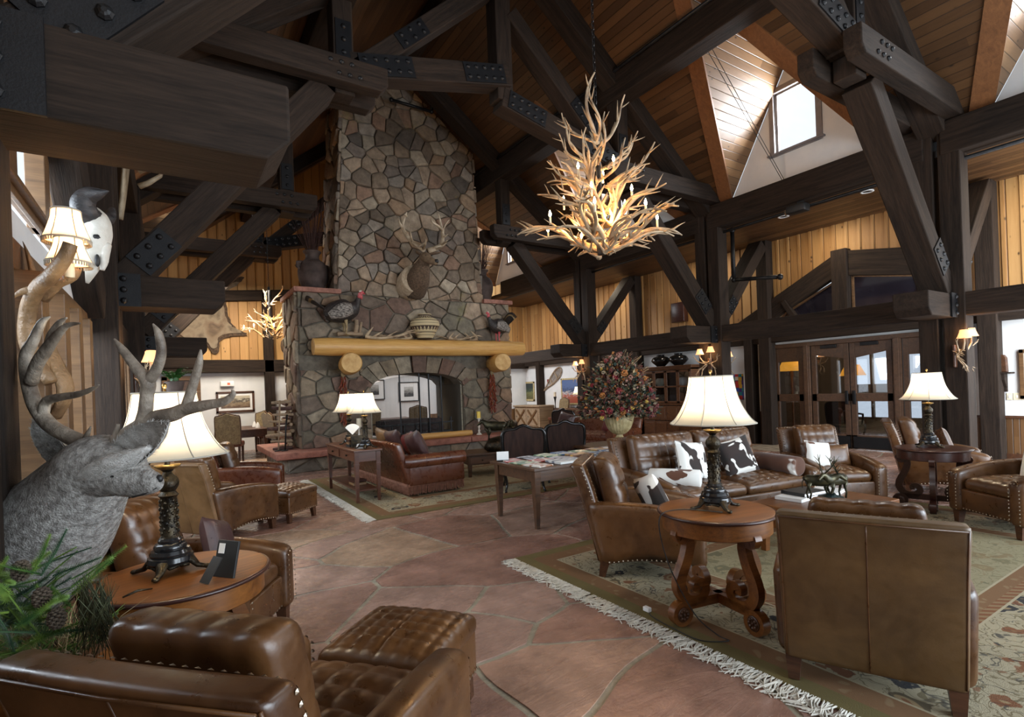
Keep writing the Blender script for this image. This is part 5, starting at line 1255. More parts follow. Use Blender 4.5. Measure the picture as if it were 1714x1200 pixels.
AM = []
for i in range(5):
    o = antler_mesh(100 + i, 'elk', 7, 1.5).build('antler', M['antler'], None, True); AM.append(o.data); bpy.data.objects.remove(o)
def basis(x, y, z):
    m = Matrix.Identity(4)
    for i, a in enumerate((x, y, z)):
        for j in range(3): m[j][i] = a[j]
    return m
def chandelier(lb, loc, s, tiers, bulbs, chain, lights):
    t_ = thing('antler_chandelier', lb, 'chandelier', loc, 0, 'antler chandeliers'); rg = random.Random(9); na = 0
    for (n_, r, z, tip, lift, sc) in tiers:
        for k in range(n_):
            a = 2 * pi * k / n_ + rg.uniform(-.15, .15); u = V((cos(a), sin(a), 0)); tv = V((-sin(a), cos(a), 0)) * (1 if k % 3 else -1)
            zd = (u * tip + tv * rg.uniform(.1, .75) + V((0, 0, lift + rg.uniform(-.12, .12)))).normalized()
            xd = (V((0, 0, 1)) if tip > lift else u); xd = (xd - zd * xd.dot(zd)).normalized(); xd = (Matrix.Rotation(rg.uniform(-.8, .8), 3, zd) @ xd); yd = zd.cross(xd)
            o = bpy.data.objects.new('antler', rg.choice(AM)); C.objects.link(o); o.parent = t_; q_ = sc * rg.uniform(.85, 1.12)
            m = basis(xd, yd, zd) @ Matrix.Diagonal((q_, q_ * rg.choice((1, -1)), q_, 1)); m.translation = (u * r + tv * rg.uniform(-.1, .1) + V((0, 0, z + rg.uniform(-.05, .05)))) * 1.0
            o.matrix_basis = m; na += 1
    mb = MB(); mb.tube([(0, 0, .15), (0, 0, 1.7)], .035, 10); mb.lathe([(0, .02), (.05, .02), (.055, .1), (.055, .22), (.04, .24)], 16); mb.tube([(0, 0, .4), (0, 0, .42)], [.2, .2], 16); mb.build('iron_core', M['iron'], t_, True, angle=40)
    for k, (r, z, a) in enumerate(bulbs):
        c = V((r * cos(a), r * sin(a), z)); mb = MB(); mb.tube([c, c + V((0, 0, .09))], .013, 8); sl = mb.build('candle_sleeve', M['cream'], t_, True)
        mb = MB(); mb.lathe([(0, 0), (.012, .01), (.018, .03), (.013, .055), (.002, .085)], 10, c + V((0, 0, .09))); mb.build('bulb', M['bulb'], sl, True)
    mb = MB(); z = 1.68; i = 0
    while z < chain:
        a = (i % 2) * pi / 2; mb.tube([(.017 * cos(t) * cos(a), .017 * cos(t) * sin(a), z + .03 + .034 * sin(t)) for t in [j * pi / 5 for j in range(11)]], .005, 5, caps=False); z += .052; i += 1
    mb.build('chain', M['iron'], t_)
    t_.scale = (s, s, s)
    for p, w_ in lights: light('chandelier_light', 'POINT', V(loc) + V(p) * s, w_, (1, .52, .19), rad=.12)
    return t_
tiers = [(14, .24, .18, 1.0, .08, .90), (12, .14, .06, 1.0, -.04, .72), (10, .20, .36, 1.0, .45, .80), (9, .18, .62, .8, .55, .74), (7, .14, .90, .62, .7, .66), (6, .10, 1.16, .42, .9, .62), (4, .05, 1.42, .34, 1.1, .72)]
rgb = random.Random(2)
bulbs = [(.72, .34, k * 2 * pi / 7 + .3) for k in range(7)] + [(.45, .62, k * 2 * pi / 5) for k in range(5)] + [(.26, 1.02, k * 2 * pi / 3 + .6) for k in range(3)]
chandelier('large tiered antler chandelier with lit candle bulbs, hanging over the seating', (4.55, 4.91, 3.10), .98, tiers, bulbs, 5.6, [((.3, 0, .40), 40), ((-.2, .25, .40), 40), ((-.1, -.3, .40), 40), ((.1, .1, .95), 36)])
chandelier('small antler chandelier with lit bulbs hanging left of the chimney', (2.15, 14.6, 2.95), .80, [(10, .22, .12, 1.0, .10, .75), (8, .16, .32, .9, .3, .75), (6, .1, .62, .6, .7, .7), (3, .05, 1.1, .4, 1., .7)], [(.75, .28, k * 2 * pi / 8) for k in range(8)], 4.6, [((.1, -.5, .45), 34)])

# ------------------------------------------------------------ antler wall sconces
def small_shade(mb, c, r, h, fr=False): mb.lathe([(r, 0), (r * .86, h * .2), (r * .62, h * .7), (r * .54, h)], 18, c)
def sconce(lb, loc, nrm, s=1., power=5):
    """two small shades on a spray of antlers, fixed to a post face with outward normal nrm"""
    t_ = thing('antler_sconce', lb, 'wall lamp', loc, atan2(nrm[1], nrm[0]) - pi / 2 + pi, 'antler sconces on the posts', s)   # local -y points out
    for k in range(5):
        o = bpy.data.objects.new('antler', AM[k]); C.objects.link(o); o.parent = t_
        zd = V(((-.5, .5, -.3, .3, 0)[k], -.30, (.6, .6, -.8, -.8, -1)[k])).normalized(); xd = V((1 if k % 2 else -1, -.2, 0)); xd = (xd - zd * xd.dot(zd)).normalized()
        m = basis(xd, zd.cross(xd), zd) @ Matrix.Scale(.36, 4); m.translation = ((-.04, .04, -.03, .03, 0)[k], -.05, (.1, .1, .12, .12, .15)[k]); o.matrix_basis = m
    mb = MB(); mb.rbox((0, -.015, .06), (.05, .015, .16), .012, (1, 1, 2)); mb.build('backplate', M['darkwood'], t_)
    for sx in (-1, 1):
        c = V((sx * .13, -.16, .30 + (.03 if sx > 0 else 0))); mb = MB(); mb.tube([(0, -.04, .1), (sx * .08, -.13, .15), (c.x, c.y, .24), (c.x, c.y, c.z + .02)], [.016, .014, .012, .01], 7); mb.build('arm', M['antler'], t_, True)
        mb = MB(); small_shade(mb, c, .085, .115); mb.build('lamp_shade', M['ivory2'], t_, True)
    light('sconce_light', 'POINT', V(loc) + V(nrm) * .17 * s + V((0, 0, .36 * s)), power, (1, .60, .28), rad=.05)
    return t_
sconce('antler sconce with two pink shades on the post beside the doors', (9.33, 2.92, 1.66), (-.0, -1, 0), 1.0, 8)
sconce('antler sconce with two pink shades on the post behind the middle lamp', (9.34, 6.95, 1.75), (-1, 0, 0), 1.0, 8)
sconce('antler sconce on the back side of the post by the display cabinet', (9.66, 6.95, 1.72), (1, 0, 0), .9, 5)
sconce('antler sconce on the post left of the flower urn', (9.34, 10.95, 1.75), (-1, 0, 0), 1.0, 8)
sconce('antler sconce on the left post above the deer lamp', (-.34, 6.9, 1.62), (1, 0, 0), 1.0, 9)
# the large near sconce on the left post, with two fringed shades and broad moose antlers
def big_sconce():
    o_ = atd(98, 560, 2.75); t_ = thing('moose_antler_sconce', 'tall antler wall lamp on the near left post with two fringed glowing shades', 'wall lamp', o_)
    W = lambda x, y, d: atd(x, y, d) - o_
    def br(name, pts, rad, flat=1., n=10):
        mb = MB(); k = len(spline([(0,)] * len(pts), 5)); sp = spline([tuple(W(*p)) + (r,) for p, r in zip(pts, rad)], 5); mb.tube([p[:3] for p in sp], [(p[3], p[3] * flat) for p in sp], n); mb.build(name, M['antler_brown'], t_, True)
    br('antler', [(85, 640, 2.7), (48, 580, 2.7), (47, 520, 2.68), (62, 484, 2.62), (85, 462, 2.55), (108, 432, 2.5), (118, 408, 2.5)], [.03, .036, .036, .036, .034, .032, .030])
    br('antler', [(62, 484, 2.62), (38, 488, 2.6), (18, 500, 2.58)], [.022, .015, .003])
    br('antler', [(80, 640, 2.78), (74, 580, 2.8), (66, 520, 2.82), (58, 470, 2.82), (48, 430, 2.82), (38, 404, 2.82)], [.03, .06, .068, .05, .03, .004], .35)
    br('antler', [(72, 500, 2.7), (95, 474, 2.68), (118, 462, 2.66), (126, 448, 2.66)], [.028, .03, .03, .028])
    br('antler', [(92, 700, 2.85), (110, 650, 2.85), (84, 590, 2.85), (70, 545, 2.83)], [.04, .055, .05, .03], .4)
    br('antler', [(60, 470, 2.82), (40, 478, 2.8), (26, 476, 2.8)], [.02, .012, .003])
    for x, y, d, r, h, k in ((112, 402, 2.68, .098, .150, 0), (116, 440, 2.60, .092, .118, 1)):
        c = W(x, y, d); mb = MB(); vs = MB(); mb.lathe(spline([(r, 0), (r * .82, h * .32), (r * .64, h * .72), (r * .60, h)], 4), 24, c); sh = mb.build('lamp_shade', M['ivory3'], t_, True)
        mb = MB()
        for j in range(48): a = 2 * pi * j / 48; mb.tube([c + V((r * cos(a), r * sin(a), .004)), c + V((r * 1.0 * cos(a), r * 1.0 * sin(a), -.020))], .0035, 4)
        for rr, zz in ((r, 0), (r * .6, h)): mb.tube([c + V((rr * cos(a), rr * sin(a), zz)) for a in [2 * pi * j / 24 for j in range(25)]], .005, 5)
        for j in range(6): a = j * pi / 3; mb.tube([c + V((q * r * cos(a), q * r * sin(a), zz * h)) for q, zz in ((1.01, 0), (.83, .32), (.65, .72), (.61, 1))], .0025, 4)
        mb.build('bead_fringe', M['piping'], sh, True)
        mb = MB(); mb.tube([c + V((0, 0, -.07)), c + V((0, 0, .05))], .02, 8); mb.build('candle_sleeve', M['cream'], t_, True)
        light('sconce_light', 'POINT', o_ + c + V((0, 0, h * .45)), 6.5, (1, .62, .28), rad=.04)
M['ivory3'] = shade_mat('fringed sconce shade', (.95, .75, .5), .55, (1, .62, .28))
big_sconce()
# ------------------------------------------------------------ deer head mount (near, lower left)
def loft(mb, pts, n=16, sub=5):
    """pts: (x,y,z, half width, half height, tilt-up vector weight) smooth tube with elliptical sections kept upright"""
    sp = spline(pts, sub); k = len(sp); vs = []
    for i, p in enumerate(sp):
        c = V(p[:3]); t = (V(sp[min(i + 1, k - 1)][:3]) - V(sp[max(i - 1, 0)][:3])).normalized(); x = t.cross(V((0, 0, 1))); x = x.normalized() if x.length > 1e-3 else V((1, 0, 0)); y = x.cross(t)
        for j in range(n): a = 2 * pi * j / n; vs.append(c + x * (p[3] * cos(a)) + y * (p[4] * sin(a)))
    fs = [(i * n + j, i * n + (j + 1) % n, (i + 1) * n + (j + 1) % n, (i + 1) * n + j) for i in range(k - 1) for j in range(n)] + [tuple(range(n - 1, -1, -1)), tuple(range((k - 1) * n, k * n))]
    mb.add(vs, fs); return sp
def fur(parent, src, m, n, L, seed, flow, w_=.0016, clump=.4):
    """short hairs rooted on a mesh, lying along flow(p)"""
    rg = random.Random(seed); me = src.data; ps = [(p.area, p) for p in me.polygons]; tot = sum(a for a, _ in ps); mb = MB(); vs, fs = [], []
    for a, p in ps:
        q = n * a / tot; q = int(q) + (rg.random() < q - int(q)); pv = [me.vertices[i].co for i in p.vertices]
        for _ in range(q):
            u, v_ = rg.random(), rg.random(); c = (pv[0].lerp(pv[1], u)).lerp((pv[-1].lerp(pv[2], u)) if len(pv) > 3 else pv[2], v_)
            f = flow(c); nn = p.normal; d = (f - nn * f.dot(nn)); d = d.normalized() if d.length > 1e-4 else V((0, 0, -1))
            d = (d + nn * .35 + V((rg.uniform(-clump, clump), rg.uniform(-clump, clump), rg.uniform(-clump, clump)))).normalized(); s = d.cross(nn); s = s.normalized() if s.length > 1e-5 else V((1, 0, 0)); l = L * rg.uniform(.6, 1.25)
            o = len(vs); vs += [c - s * w_ - nn * .001, c + s * w_ - nn * .001, c + d * l * .6 + s * w_ * .6, c + d * l]; fs += [(o, o + 1, o + 2), (o, o + 2, o + 3)]
    mb.add(vs, fs); f_ = mb.build('fur', m, parent); f_['kind'] = 'stuff'; return f_
DO = atd(60, 930, 2.25)
deer = thing('deer_head_mount', 'grey mule deer head mount with wide antlers at the left edge', 'deer trophy', DO)
W = lambda x, y, d: atd(x, y, d) - DO
PX = 1 / FPX
def dp(x, y, d, w_, h): p = W(x, y, d); return (*p, w_ * d * PX, h * d * PX)
mb = MB()
loft(mb, [dp(-60, 1010, 2.42, 120, 130), dp(0, 965, 2.36, 112, 112), dp(60, 915, 2.28, 100, 95), dp(105, 862, 2.2, 84, 82), dp(140, 815, 2.14, 66, 68), dp(165, 782, 2.08, 55, 55), dp(195, 785, 2.04, 45, 47), dp(222, 800, 2.01, 30, 33), dp(244, 806, 1.99, 21, 23), dp(260, 807, 1.98, 15, 17), dp(269, 806, 1.975, 7, 9)], 20, 6)
body = mb.build('head_and_neck', M['deerfur'], deer, True)
headd = (W(262, 806, 1.98) - W(165, 782, 2.08)).normalized(); neckd = (W(-60, 1010, 2.42) - W(140, 815, 2.14)).normalized()
fur(deer, body, M['deerfur'], 15000, .020, 3, lambda c: neckd if (c - W(150, 790, 2.1)).dot(neckd) > -.05 else -headd, .0016, .45)
def ear(pts, wd, m1):
    mb = MB(); sp = spline([(*W(*p), w_) for p, w_ in zip(pts, wd)], 5); k = len(sp); vs = []; n = 9; up = V((0, 0, 1))
    for i, p in enumerate(sp):
        t = (V(sp[min(i + 1, k - 1)][:3]) - V(sp[max(i - 1, 0)][:3])).normalized(); x = t.cross(_F).normalized(); y = x.cross(t)
        for s in (1, -1):
            for j in range(n): a = pi * j / (n - 1); vs.append(V(p[:3]) + x * (p[3] * cos(a)) + y * ((p[3] * .55 * sin(a)) * (1 if s > 0 else .8) + (.004 if s > 0 else -.004)) * 1.0)
    N_ = 2 * n; fs = []
    for i in range(k - 1):
        for s in (0, 1):
            for j in range(n - 1): q = (i * N_ + s * n + j, i * N_ + s * n + j + 1, (i + 1) * N_ + s * n + j + 1, (i + 1) * N_ + s * n + j); fs.append(q if s else q[::-1])
        for j in (0, n - 1): fs.append((i * N_ + j, i * N_ + n + j, (i + 1) * N_ + n + j, (i + 1) * N_ + j))
    mb.add(vs, fs); e = mb.build('ear', m1, deer, True); fur(e, e, M['deerfur'] if m1 != M['deerpale'] else M['deerpale'], 2200, .018, 5, lambda c: (W(*pts[-1]) - W(*pts[0])), .0014, .5); return e
ear([(178, 775, 2.04), (200, 765, 2.0), (232, 742, 1.96), (262, 722, 1.93), (282, 708, 1.91)], [.036, .058, .062, .040, .004], M['deerpale'])
ear([(118, 775, 2.16), (95, 760, 2.2), (75, 735, 2.25), (62, 715, 2.28), (58, 702, 2.3)], [.034, .05, .05, .034, .004], M['deerfur'])
mb = MB(); loft(mb, [dp(150, 798, 2.03, 26, 14), dp(178, 786, 2.0, 36, 20), dp(208, 770, 1.965, 34, 17), dp(235, 757, 1.945, 20, 9), dp(252, 748, 1.94, 6, 4)], 12, 4); wp = mb.build('white_ear_fur', M['deerpale'], deer, True); fur(wp, wp, M['deerpale'], 2500, .024, 8, lambda c: -headd, .0014, .5)
mb = MB(); mb.ball(W(191, 797, 1.955), (.013, .012, .007)); mb.build('eye', M['gloss_black'], deer, True)
mb = MB(); mb.tube([W(176, 802, 1.965), W(186, 801, 1.95), W(198, 795, 1.95)], [.003, .006, .003], 6); mb.build('eyelid', M['deerpale'], deer, True)
mb = MB(); mb.ball(W(267, 801, 1.975), (.013, .013, .015)); mb.build('nose', M['black'], deer, True)
mb = MB(); mb.tube([W(222, 832, 1.985), W(240, 827, 1.965), W(262, 817, 1.96)], [.004, .0035, .002], 6); mb.build('mouth', M['black'], deer, True)
def horn(path, name='antler', m='antler_grey'):
    mb = MB()
    for pts, rad in path:
        sp = spline([(*W(*p), r) for p, r in zip(pts, rad)], 6); mb.tube([p[:3] for p in sp], [p[3] for p in sp], 10)
    mb.build(name, M[m], deer, True)
horn([([(190, 758, 2.05), (205, 735, 2.04), (238, 712, 2.02), (262, 700, 2.0), (290, 693, 1.97), (310, 685, 1.95), (345, 678, 1.92), (375, 672, 1.9), (390, 660, 1.89), (388, 652, 1.89)], [.034, .032, .030, .030, .027, .024, .019, .015, .010, .003]),
      ([(236, 714, 2.02), (243, 690, 2.0), (246, 660, 1.99), (247, 638, 1.98), (228, 615, 1.98), (205, 585, 1.98), (191, 567, 1.98)], [.027, .025, .024, .026, .019, .014, .003]),
      ([(247, 640, 1.98), (262, 618, 1.97), (270, 590, 1.96), (266, 560, 1.95), (256, 542, 1.95)], [.022, .019, .017, .014, .003]),
      ([(310, 686, 1.95), (318, 660, 1.94), (328, 628, 1.93), (334, 605, 1.92), (336, 585, 1.92)], [.020, .017, .015, .012, .003]), ([(192, 752, 2.03), (192, 735, 2.02), (198, 710, 2.01)], [.016, .014, .006])])
horn([([(158, 752, 2.1), (140, 742, 2.12), (110, 728, 2.14), (80, 708, 2.17), (58, 675, 2.2), (46, 630, 2.22), (44, 595, 2.24), (56, 570, 2.24), (70, 540, 2.24), (84, 530, 2.24)], [.034, .032, .03, .029, .028, .026, .024, .020, .015, .003]),
      ([(72, 695, 2.18), (78, 672, 2.17), (100, 665, 2.14), (130, 660, 2.1), (152, 652, 2.07), (166, 644, 2.05)], [.022, .020, .016, .013, .009, .003]),
      ([(52, 640, 2.2), (62, 610, 2.16), (78, 585, 2.12), (95, 562, 2.08), (112, 545, 2.05), (134, 541, 2.03)], [.026, .024, .022, .016, .011, .003]),
      ([(80, 585, 2.12), (86, 562, 2.1), (100, 540, 2.08), (112, 532, 2.06)], [.018, .016, .011, .003]), ([(140, 742, 2.1), (146, 728, 2.09), (152, 714, 2.08)], [.014, .010, .003])])
mb = MB(); mb.tube([W(-70, 1018, 2.5), W(-80, 1026, 2.56)], [.30, .30], 24); mb.build('mount_shield', M['darkwood'], deer)

# ------------------------------------------------------------ elk shoulder mount on the chimney
def elk():
    o = V((4.9, 11.55, 4.0)); t_ = thing('elk_head_mount', 'bull elk shoulder mount with tall antlers on the chimney', 'elk trophy', o); W = lambda x, y, Y: aty(x, y, Y) - o
    mb = MB(); P = lambda x, y, Y, a, b_: (*W(x, y, Y), a, b_)
    loft(mb, [P(686, 484, 11.62, .34, .33), P(689, 474, 11.4, .33, .35), P(694, 466, 11.15, .29, .32)], 16, 4); mb.build('shoulders', M['elkbody'], t_, True)
    mb = MB(); loft(mb, [P(694, 484, 11.42, .27, .30), P(700, 468, 11.12, .255, .30), P(705, 452, 10.92, .19, .24), P(709, 441, 10.8, .14, .16), P(711, 435, 10.72, .125, .14)], 16, 4); nk = mb.build('mane', M['elkneck'], t_, True); fur(t_, nk, M['elkneck'], 2600, .07, 4, lambda c: V((0, .3, -1)), .006, .3)
    mb = MB(); loft(mb, [P(709, 432, 10.82, .11, .13), P(713, 431, 10.66, .105, .115), P(719, 435, 10.52, .08, .09), P(726, 438, 10.40, .058, .068), P(730, 440, 10.35, .048, .052), P(732, 440, 10.32, .02, .025)], 14, 5); mb.build('head', M['elkbody2'], t_, True)
    mb = MB(); mb.ball(W(731, 437, 10.33), (.05, .04, .045)); mb.build('nose', M['black'], t_, True)
    for x in (713, 722): mb = MB(); mb.ball(W(x, 428, 10.55), .02); mb.build('eye', M['gloss_black'], t_, True)
    for pts in ([(707, 428, 10.78), (701, 424, 10.8), (697, 421, 10.84), (699, 419, 10.86)], [(719, 425, 10.68), (726, 424, 10.7), (735, 423, 10.74), (738, 421, 10.76)]):
        mb = MB(); sp = spline([(*W(*p), r) for p, r in zip(pts, (.03, .065, .05, .006))], 4); mb.tube([p[:3] for p in sp], [(p[3], p[3] * .45) for p in sp], 10); mb.build('ear', M['elkneck'], t_, True)
    def ant(paths):
        mb = MB()
        for pts, r0 in paths:
            sp = spline([tuple(W(*p)) for p in pts], 6); k = len(sp); mb.tube(sp, [r0 * (1 - .85 * (i / (k - 1)) ** 1.3) + .003 for i in range(k)], 8)
        mb.build('antler', M['antler_pale'], t_, True)
    ant([([(711, 420, 10.7), (702, 413, 10.72), (690, 405, 10.8), (680, 393, 10.85), (674, 380, 10.9), (677, 366, 10.9), (681, 355, 10.85)], .06), ([(676, 385, 10.88), (670, 375, 10.8), (667, 366, 10.75)], .03), ([(681, 362, 10.88), (676, 358, 10.7)], .02), ([(690, 405, 10.8), (688, 396, 10.6), (687, 388, 10.5)], .028), ([(708, 418, 10.7), (712, 408, 10.45), (713, 400, 10.3)], .028), ([(702, 413, 10.72), (706, 410, 10.4), (712, 405, 10.2)], .026)])
    ant([([(716, 420, 10.66), (728, 416, 10.66), (738, 410, 10.7), (741, 398, 10.75), (741, 386, 10.78), (746, 375, 10.8), (752, 368, 10.8)], .06), ([(741, 386, 10.78), (733, 378, 10.7), (724, 372, 10.65), (721, 366, 10.62)], .03), ([(740, 384, 10.78), (737, 370, 10.75), (734, 357, 10.7)], .028), ([(738, 410, 10.7), (744, 406, 10.5), (749, 402, 10.4)], .028), ([(728, 416, 10.66), (738, 414, 10.4), (748, 406, 10.2)], .026), ([(741, 398, 10.75), (750, 392, 10.6)], .022)])
M['elkbody2'] = mat('brown elk face fur', (.13, .085, .05), (.22, .15, .09), .95, 14, bmp=.3, bscale=90)
elk()

# ------------------------------------------------------------ buffalo skull, moose antlers, wild turkeys, hide
def skull():
    o = atd(162, 400, 4.25); t_ = thing('buffalo_skull', 'bleached buffalo skull with black horns on the left wall brace', 'skull', o); W = lambda x, y, d: atd(x, y, d) - o; P = lambda x, y, d, a, b_: (*W(x, y, d), a, b_)
    mb = MB(); sp = [P(154, 362, 4.3, .07, .09), P(160, 374, 4.25, .10, .11), P(164, 392, 4.2, .095, .10), P(163, 412, 4.16, .078, .085), P(158, 435, 4.14, .058, .06), P(152, 455, 4.13, .036, .04), P(146, 474, 4.13, .010, .012)]
    loft(mb, sp, 16, 5); mb.build('cranium', M['bone'], t_, True)
    mb = MB(); loft(mb, [P(174, 410, 4.18, .05, .05), P(175, 430, 4.15, .03, .04), P(171, 452, 4.13, .014, .016)], 10, 4); mb.build('cheek_bone', M['bone'], t_, True)
    mb = MB(); mb.ball(W(162, 399, 4.125), (.04, .04, .038)); mb.ball(W(163, 436, 4.09), (.018, .02, .05)); mb.build('eye_socket', M['black'], t_, True)
    for pts, rr in (([(158, 366, 4.22), (145, 358, 4.15), (139, 342, 4.12), (148, 328, 4.12), (164, 324, 4.12), (182, 320, 4.12)], (.075, .085, .085, .068, .045, .005)), ([(168, 368, 4.4), (182, 365, 4.5), (188, 352, 4.55), (192, 348, 4.56)], (.06, .05, .03, .005))):
        mb = MB(); s2 = spline([(*W(*p), r) for p, r in zip(pts, rr)], 6); mb.tube([p[:3] for p in s2], [p[3] for p in s2], 12); mb.build('horn', M['horn'], t_, True)
skull()
def moose(lb, px, py, d, s):
    o = atd(px, py, d); t_ = thing('moose_antler', lb, 'antler trophy', o); mb = MB(); pts = [(-.05, 0, -.4), (-.02, 0, -.2), (0, .02, .0), (.02, .03, .2), (.04, .02, .38)]
    sp = spline([p + (r,) for p, r in zip(pts, (.03, .08, .17, .2, .12))], 5); mb.tube([V(p[:3]) * s for p in sp], [(p[3] * s, .03 * s) for p in sp], 12)
    for z, L in ((-.05, .2), (.1, .26), (.22, .24), (.34, .2)): mb.tube([V((.12, 0, z)) * s, V((.2, -.03, z + .04)) * s, V((.2 + L * .5, -.05, z + .12)) * s, V((.2 + L * .7, -.04, z + .22)) * s], [.03 * s, .026 * s, .02 * s, .004], 8)
    mb.build('palm', M['antler'], t_, True)
moose('palmed moose antler high on the left wall above the buffalo skull', 208, 300, 6.0, 1.15)
def turkey(lb, x, y, Y, s, flip=1, strut=0):
    o = aty(x, y, Y); t_ = thing('mounted_turkey', lb, 'turkey', o, 0, 'mounted wild turkeys on the mantel', s); f = flip; m = M['tfeather']
    mb = MB(); loft(mb, [(-.26 * f, 0, .30, .03, .05), (-.16 * f, 0, .33, .12, .13), (0, 0, .36, .16, .17), (.13 * f, 0, .40, .11, .13), (.2 * f, 0, .47, .055, .06), (.24 * f, -.01, .56, .03, .035)], 14, 5); mb.build('body', m, t_, True)
    mb = MB(); mb.tube([(.23 * f, -.01, .53), (.26 * f, -.02, .62), (.29 * f, -.03, .64), (.33 * f, -.03, .62)], [.028, .032, .03, .006], 8); mb.ball((.275 * f, -.025, .575), (.02, .025, .04)); hd = mb.build('head', M['turkeyred'], t_, True)
    mb = MB(); mb.ball((.27 * f, -.02, .655), (.03, .025, .018)); mb.build('crown', M['bone'], hd, True)
    mb = MB(); n = 15
    for i in range(n):
        a = (-.9 + 1.8 * i / (n - 1)) * (1. if strut else .42); c = V((-.2 * f, 0, .34)); d = V((-.35 * f if strut else -.8 * f, sin(a), cos(a) * (1 if strut else .55))).normalized(); sd = d.cross(V((f, 0, .2))).normalized()
        for q0, q1, mi in ((.02, .27, 0), (.27, .31, 1), (.31, .36, 0)):
            mb.cur = mi; w_ = lambda q: .012 + .075 * q; mb.bar(c + d * q0, c + d * q1, w_(q0), .006, V((f, 0, .3)), w_(q1), .006)
    mb.build('tail_fan', [m, M['straw']], t_)
    for sy in (-1, 1):
        mb = MB(); loft(mb, [(.1 * f, .12 * sy, .38, .03, .08), (-.05 * f, .16 * sy, .34, .028, .11), (-.22 * f, .13 * sy, .26, .012, .05)], 10, 4); mb.build('wing', M['twing'], t_, True)
        mb = MB(); mb.tube([(.02 * f, .06 * sy, .24), (.03 * f, .065 * sy, .12), (.02 * f, .065 * sy, .012)], [.035, .014, .012], 7)
        for a in (-.5, 0, .5): mb.tube([(.02 * f, .065 * sy, .012), (.02 * f + .075 * f * cos(a), .065 * sy + .07 * sin(a), .008)], [.01, .004], 5)
        mb.build('leg', M['turkeyred'] if strut else M['straw'], t_, True)
M['tfeather'] = mat('dark iridescent feathers', (.010, .009, .010), (.05, .04, .035), .4, 30, bmp=.6, bscale=60); M['twing'] = mat('barred wing feathers', (.06, .05, .04), (.32, .28, .24), .6, 26, (1, 1, 4), .4, 60, lo=.45, hi=.55); M['turkeyred'] = mat('red wattle', (.42, .03, .04), (.62, .16, .16), .5, 20)
turkey('mounted wild turkey on a branch at the left end of the mantel', 575, 562, 11.22, 1.45, 1, 0); turkey('mounted turkey with fanned tail at the right end of the mantel', 835, 573, 11.22, 1.12, -1, 1)
t_ = thing('driftwood_perch', 'pale weathered wood perch under the left mantel turkey', 'branch', aty(585, 562, 11.25)); mb = MB(); mb.tube([(-.25, 0, .03), (.0, .0, .05), (.28, .0, .04)], [.05, .045, .04], 8); mb.tube([(.12, 0, .05), (.16, 0, .2), (.15, 0, .34)], [.05, .045, .05], 8); mb.tube([(.22, 0, .05), (.26, 0, .3)], [.03, .03], 8); mb.build('branch', M['rustic'], t_, True)
def hide():
    o = V((1.1, YB - .14, 3.6)); out = [(.47, 4.62), (.95, 4.55), (1.35, 4.78), (1.75, 5.0), (1.83, 4.92), (1.45, 4.62), (1.38, 4.2), (1.45, 3.75), (1.62, 3.5), (1.85, 3.38), (1.82, 3.3), (1.5, 3.28), (1.2, 3.15), (1.15, 2.85), (1.0, 2.78), (.85, 3.0), (.55, 2.95), (.3, 3.1), (.0, 3.3), (-.15, 3.5), (.2, 3.7), (.3, 4.1), (.25, 4.5)]
    sp = spline(out + [out[0]], 4)[:-1]; t_ = thing('elk_hide', 'tan elk hide with dark edges stretched on the far pine wall', 'hide', o)
    for nm, mt, k, y in (('hide_border', 'hide_edge', 1., 0.), ('hide_center', 'hide', .86, -.02)):
        mb = MB(); c = (.85, 3.85); mb.prism([(c[0] + (p[0] - c[0]) * k * (1 + .03 * sin(i * 2.3)), c[1] + (p[1] - c[1]) * k) for i, p in enumerate(sp)], (0, YB - .04 + y, 0), (1, 0, 0), (0, 0, 1), .03); mb.build(nm, M[mt], t_, local=False)
hide()
mb = MB(); oo = aty(474, 578, 16.68); loft(mb, [(0, .25, -.05, .12, .2), (0, 0, 0, .17, .24), (.05, -.2, .1, .12, .14), (.1, -.35, .05, .07, .08)], 12, 4); tag(mb.build('animal_mount', M['elkneck'], None, True, loc=oo + V((.1, 0, 0))), 'dark brown animal mount half hidden behind chimney flank', 'animal trophy')
# antlers lying on the mantel
for i, (x, y, r_, s_, lb) in enumerate(((612, 562, (.2, 1.35, .3), 1.15, 'large shed antler lying left on the mantel'), (690, 566, (-.3, -1.3, 2.9), .8, 'small shed antler beside the patterned pot, left of it'), (752, 572, (.2, 1.3, .2), .8, 'shed antler on the mantel right of the patterned pot, outer one'), (800, 572, (-.2, -1.3, 2.8), 1.1, 'tall shed antler at the right of the mantel near the turkey'))):
    o = bpy.data.objects.new('shed_antler', AM[i]); C.objects.link(o); o.location = V((aty(x, y, 11.15).x, 11.16, 2.70)); fl = 1 if i % 2 == 0 else -1; o.rotation_euler = basis(V((0, -fl, 0)), V((0, 0, -1)), V((fl, 0, 0))).to_euler(); o.scale = (s_,) * 3; o.location.z += .03; tag(o, lb, 'antler', 'shed antlers on the mantel')
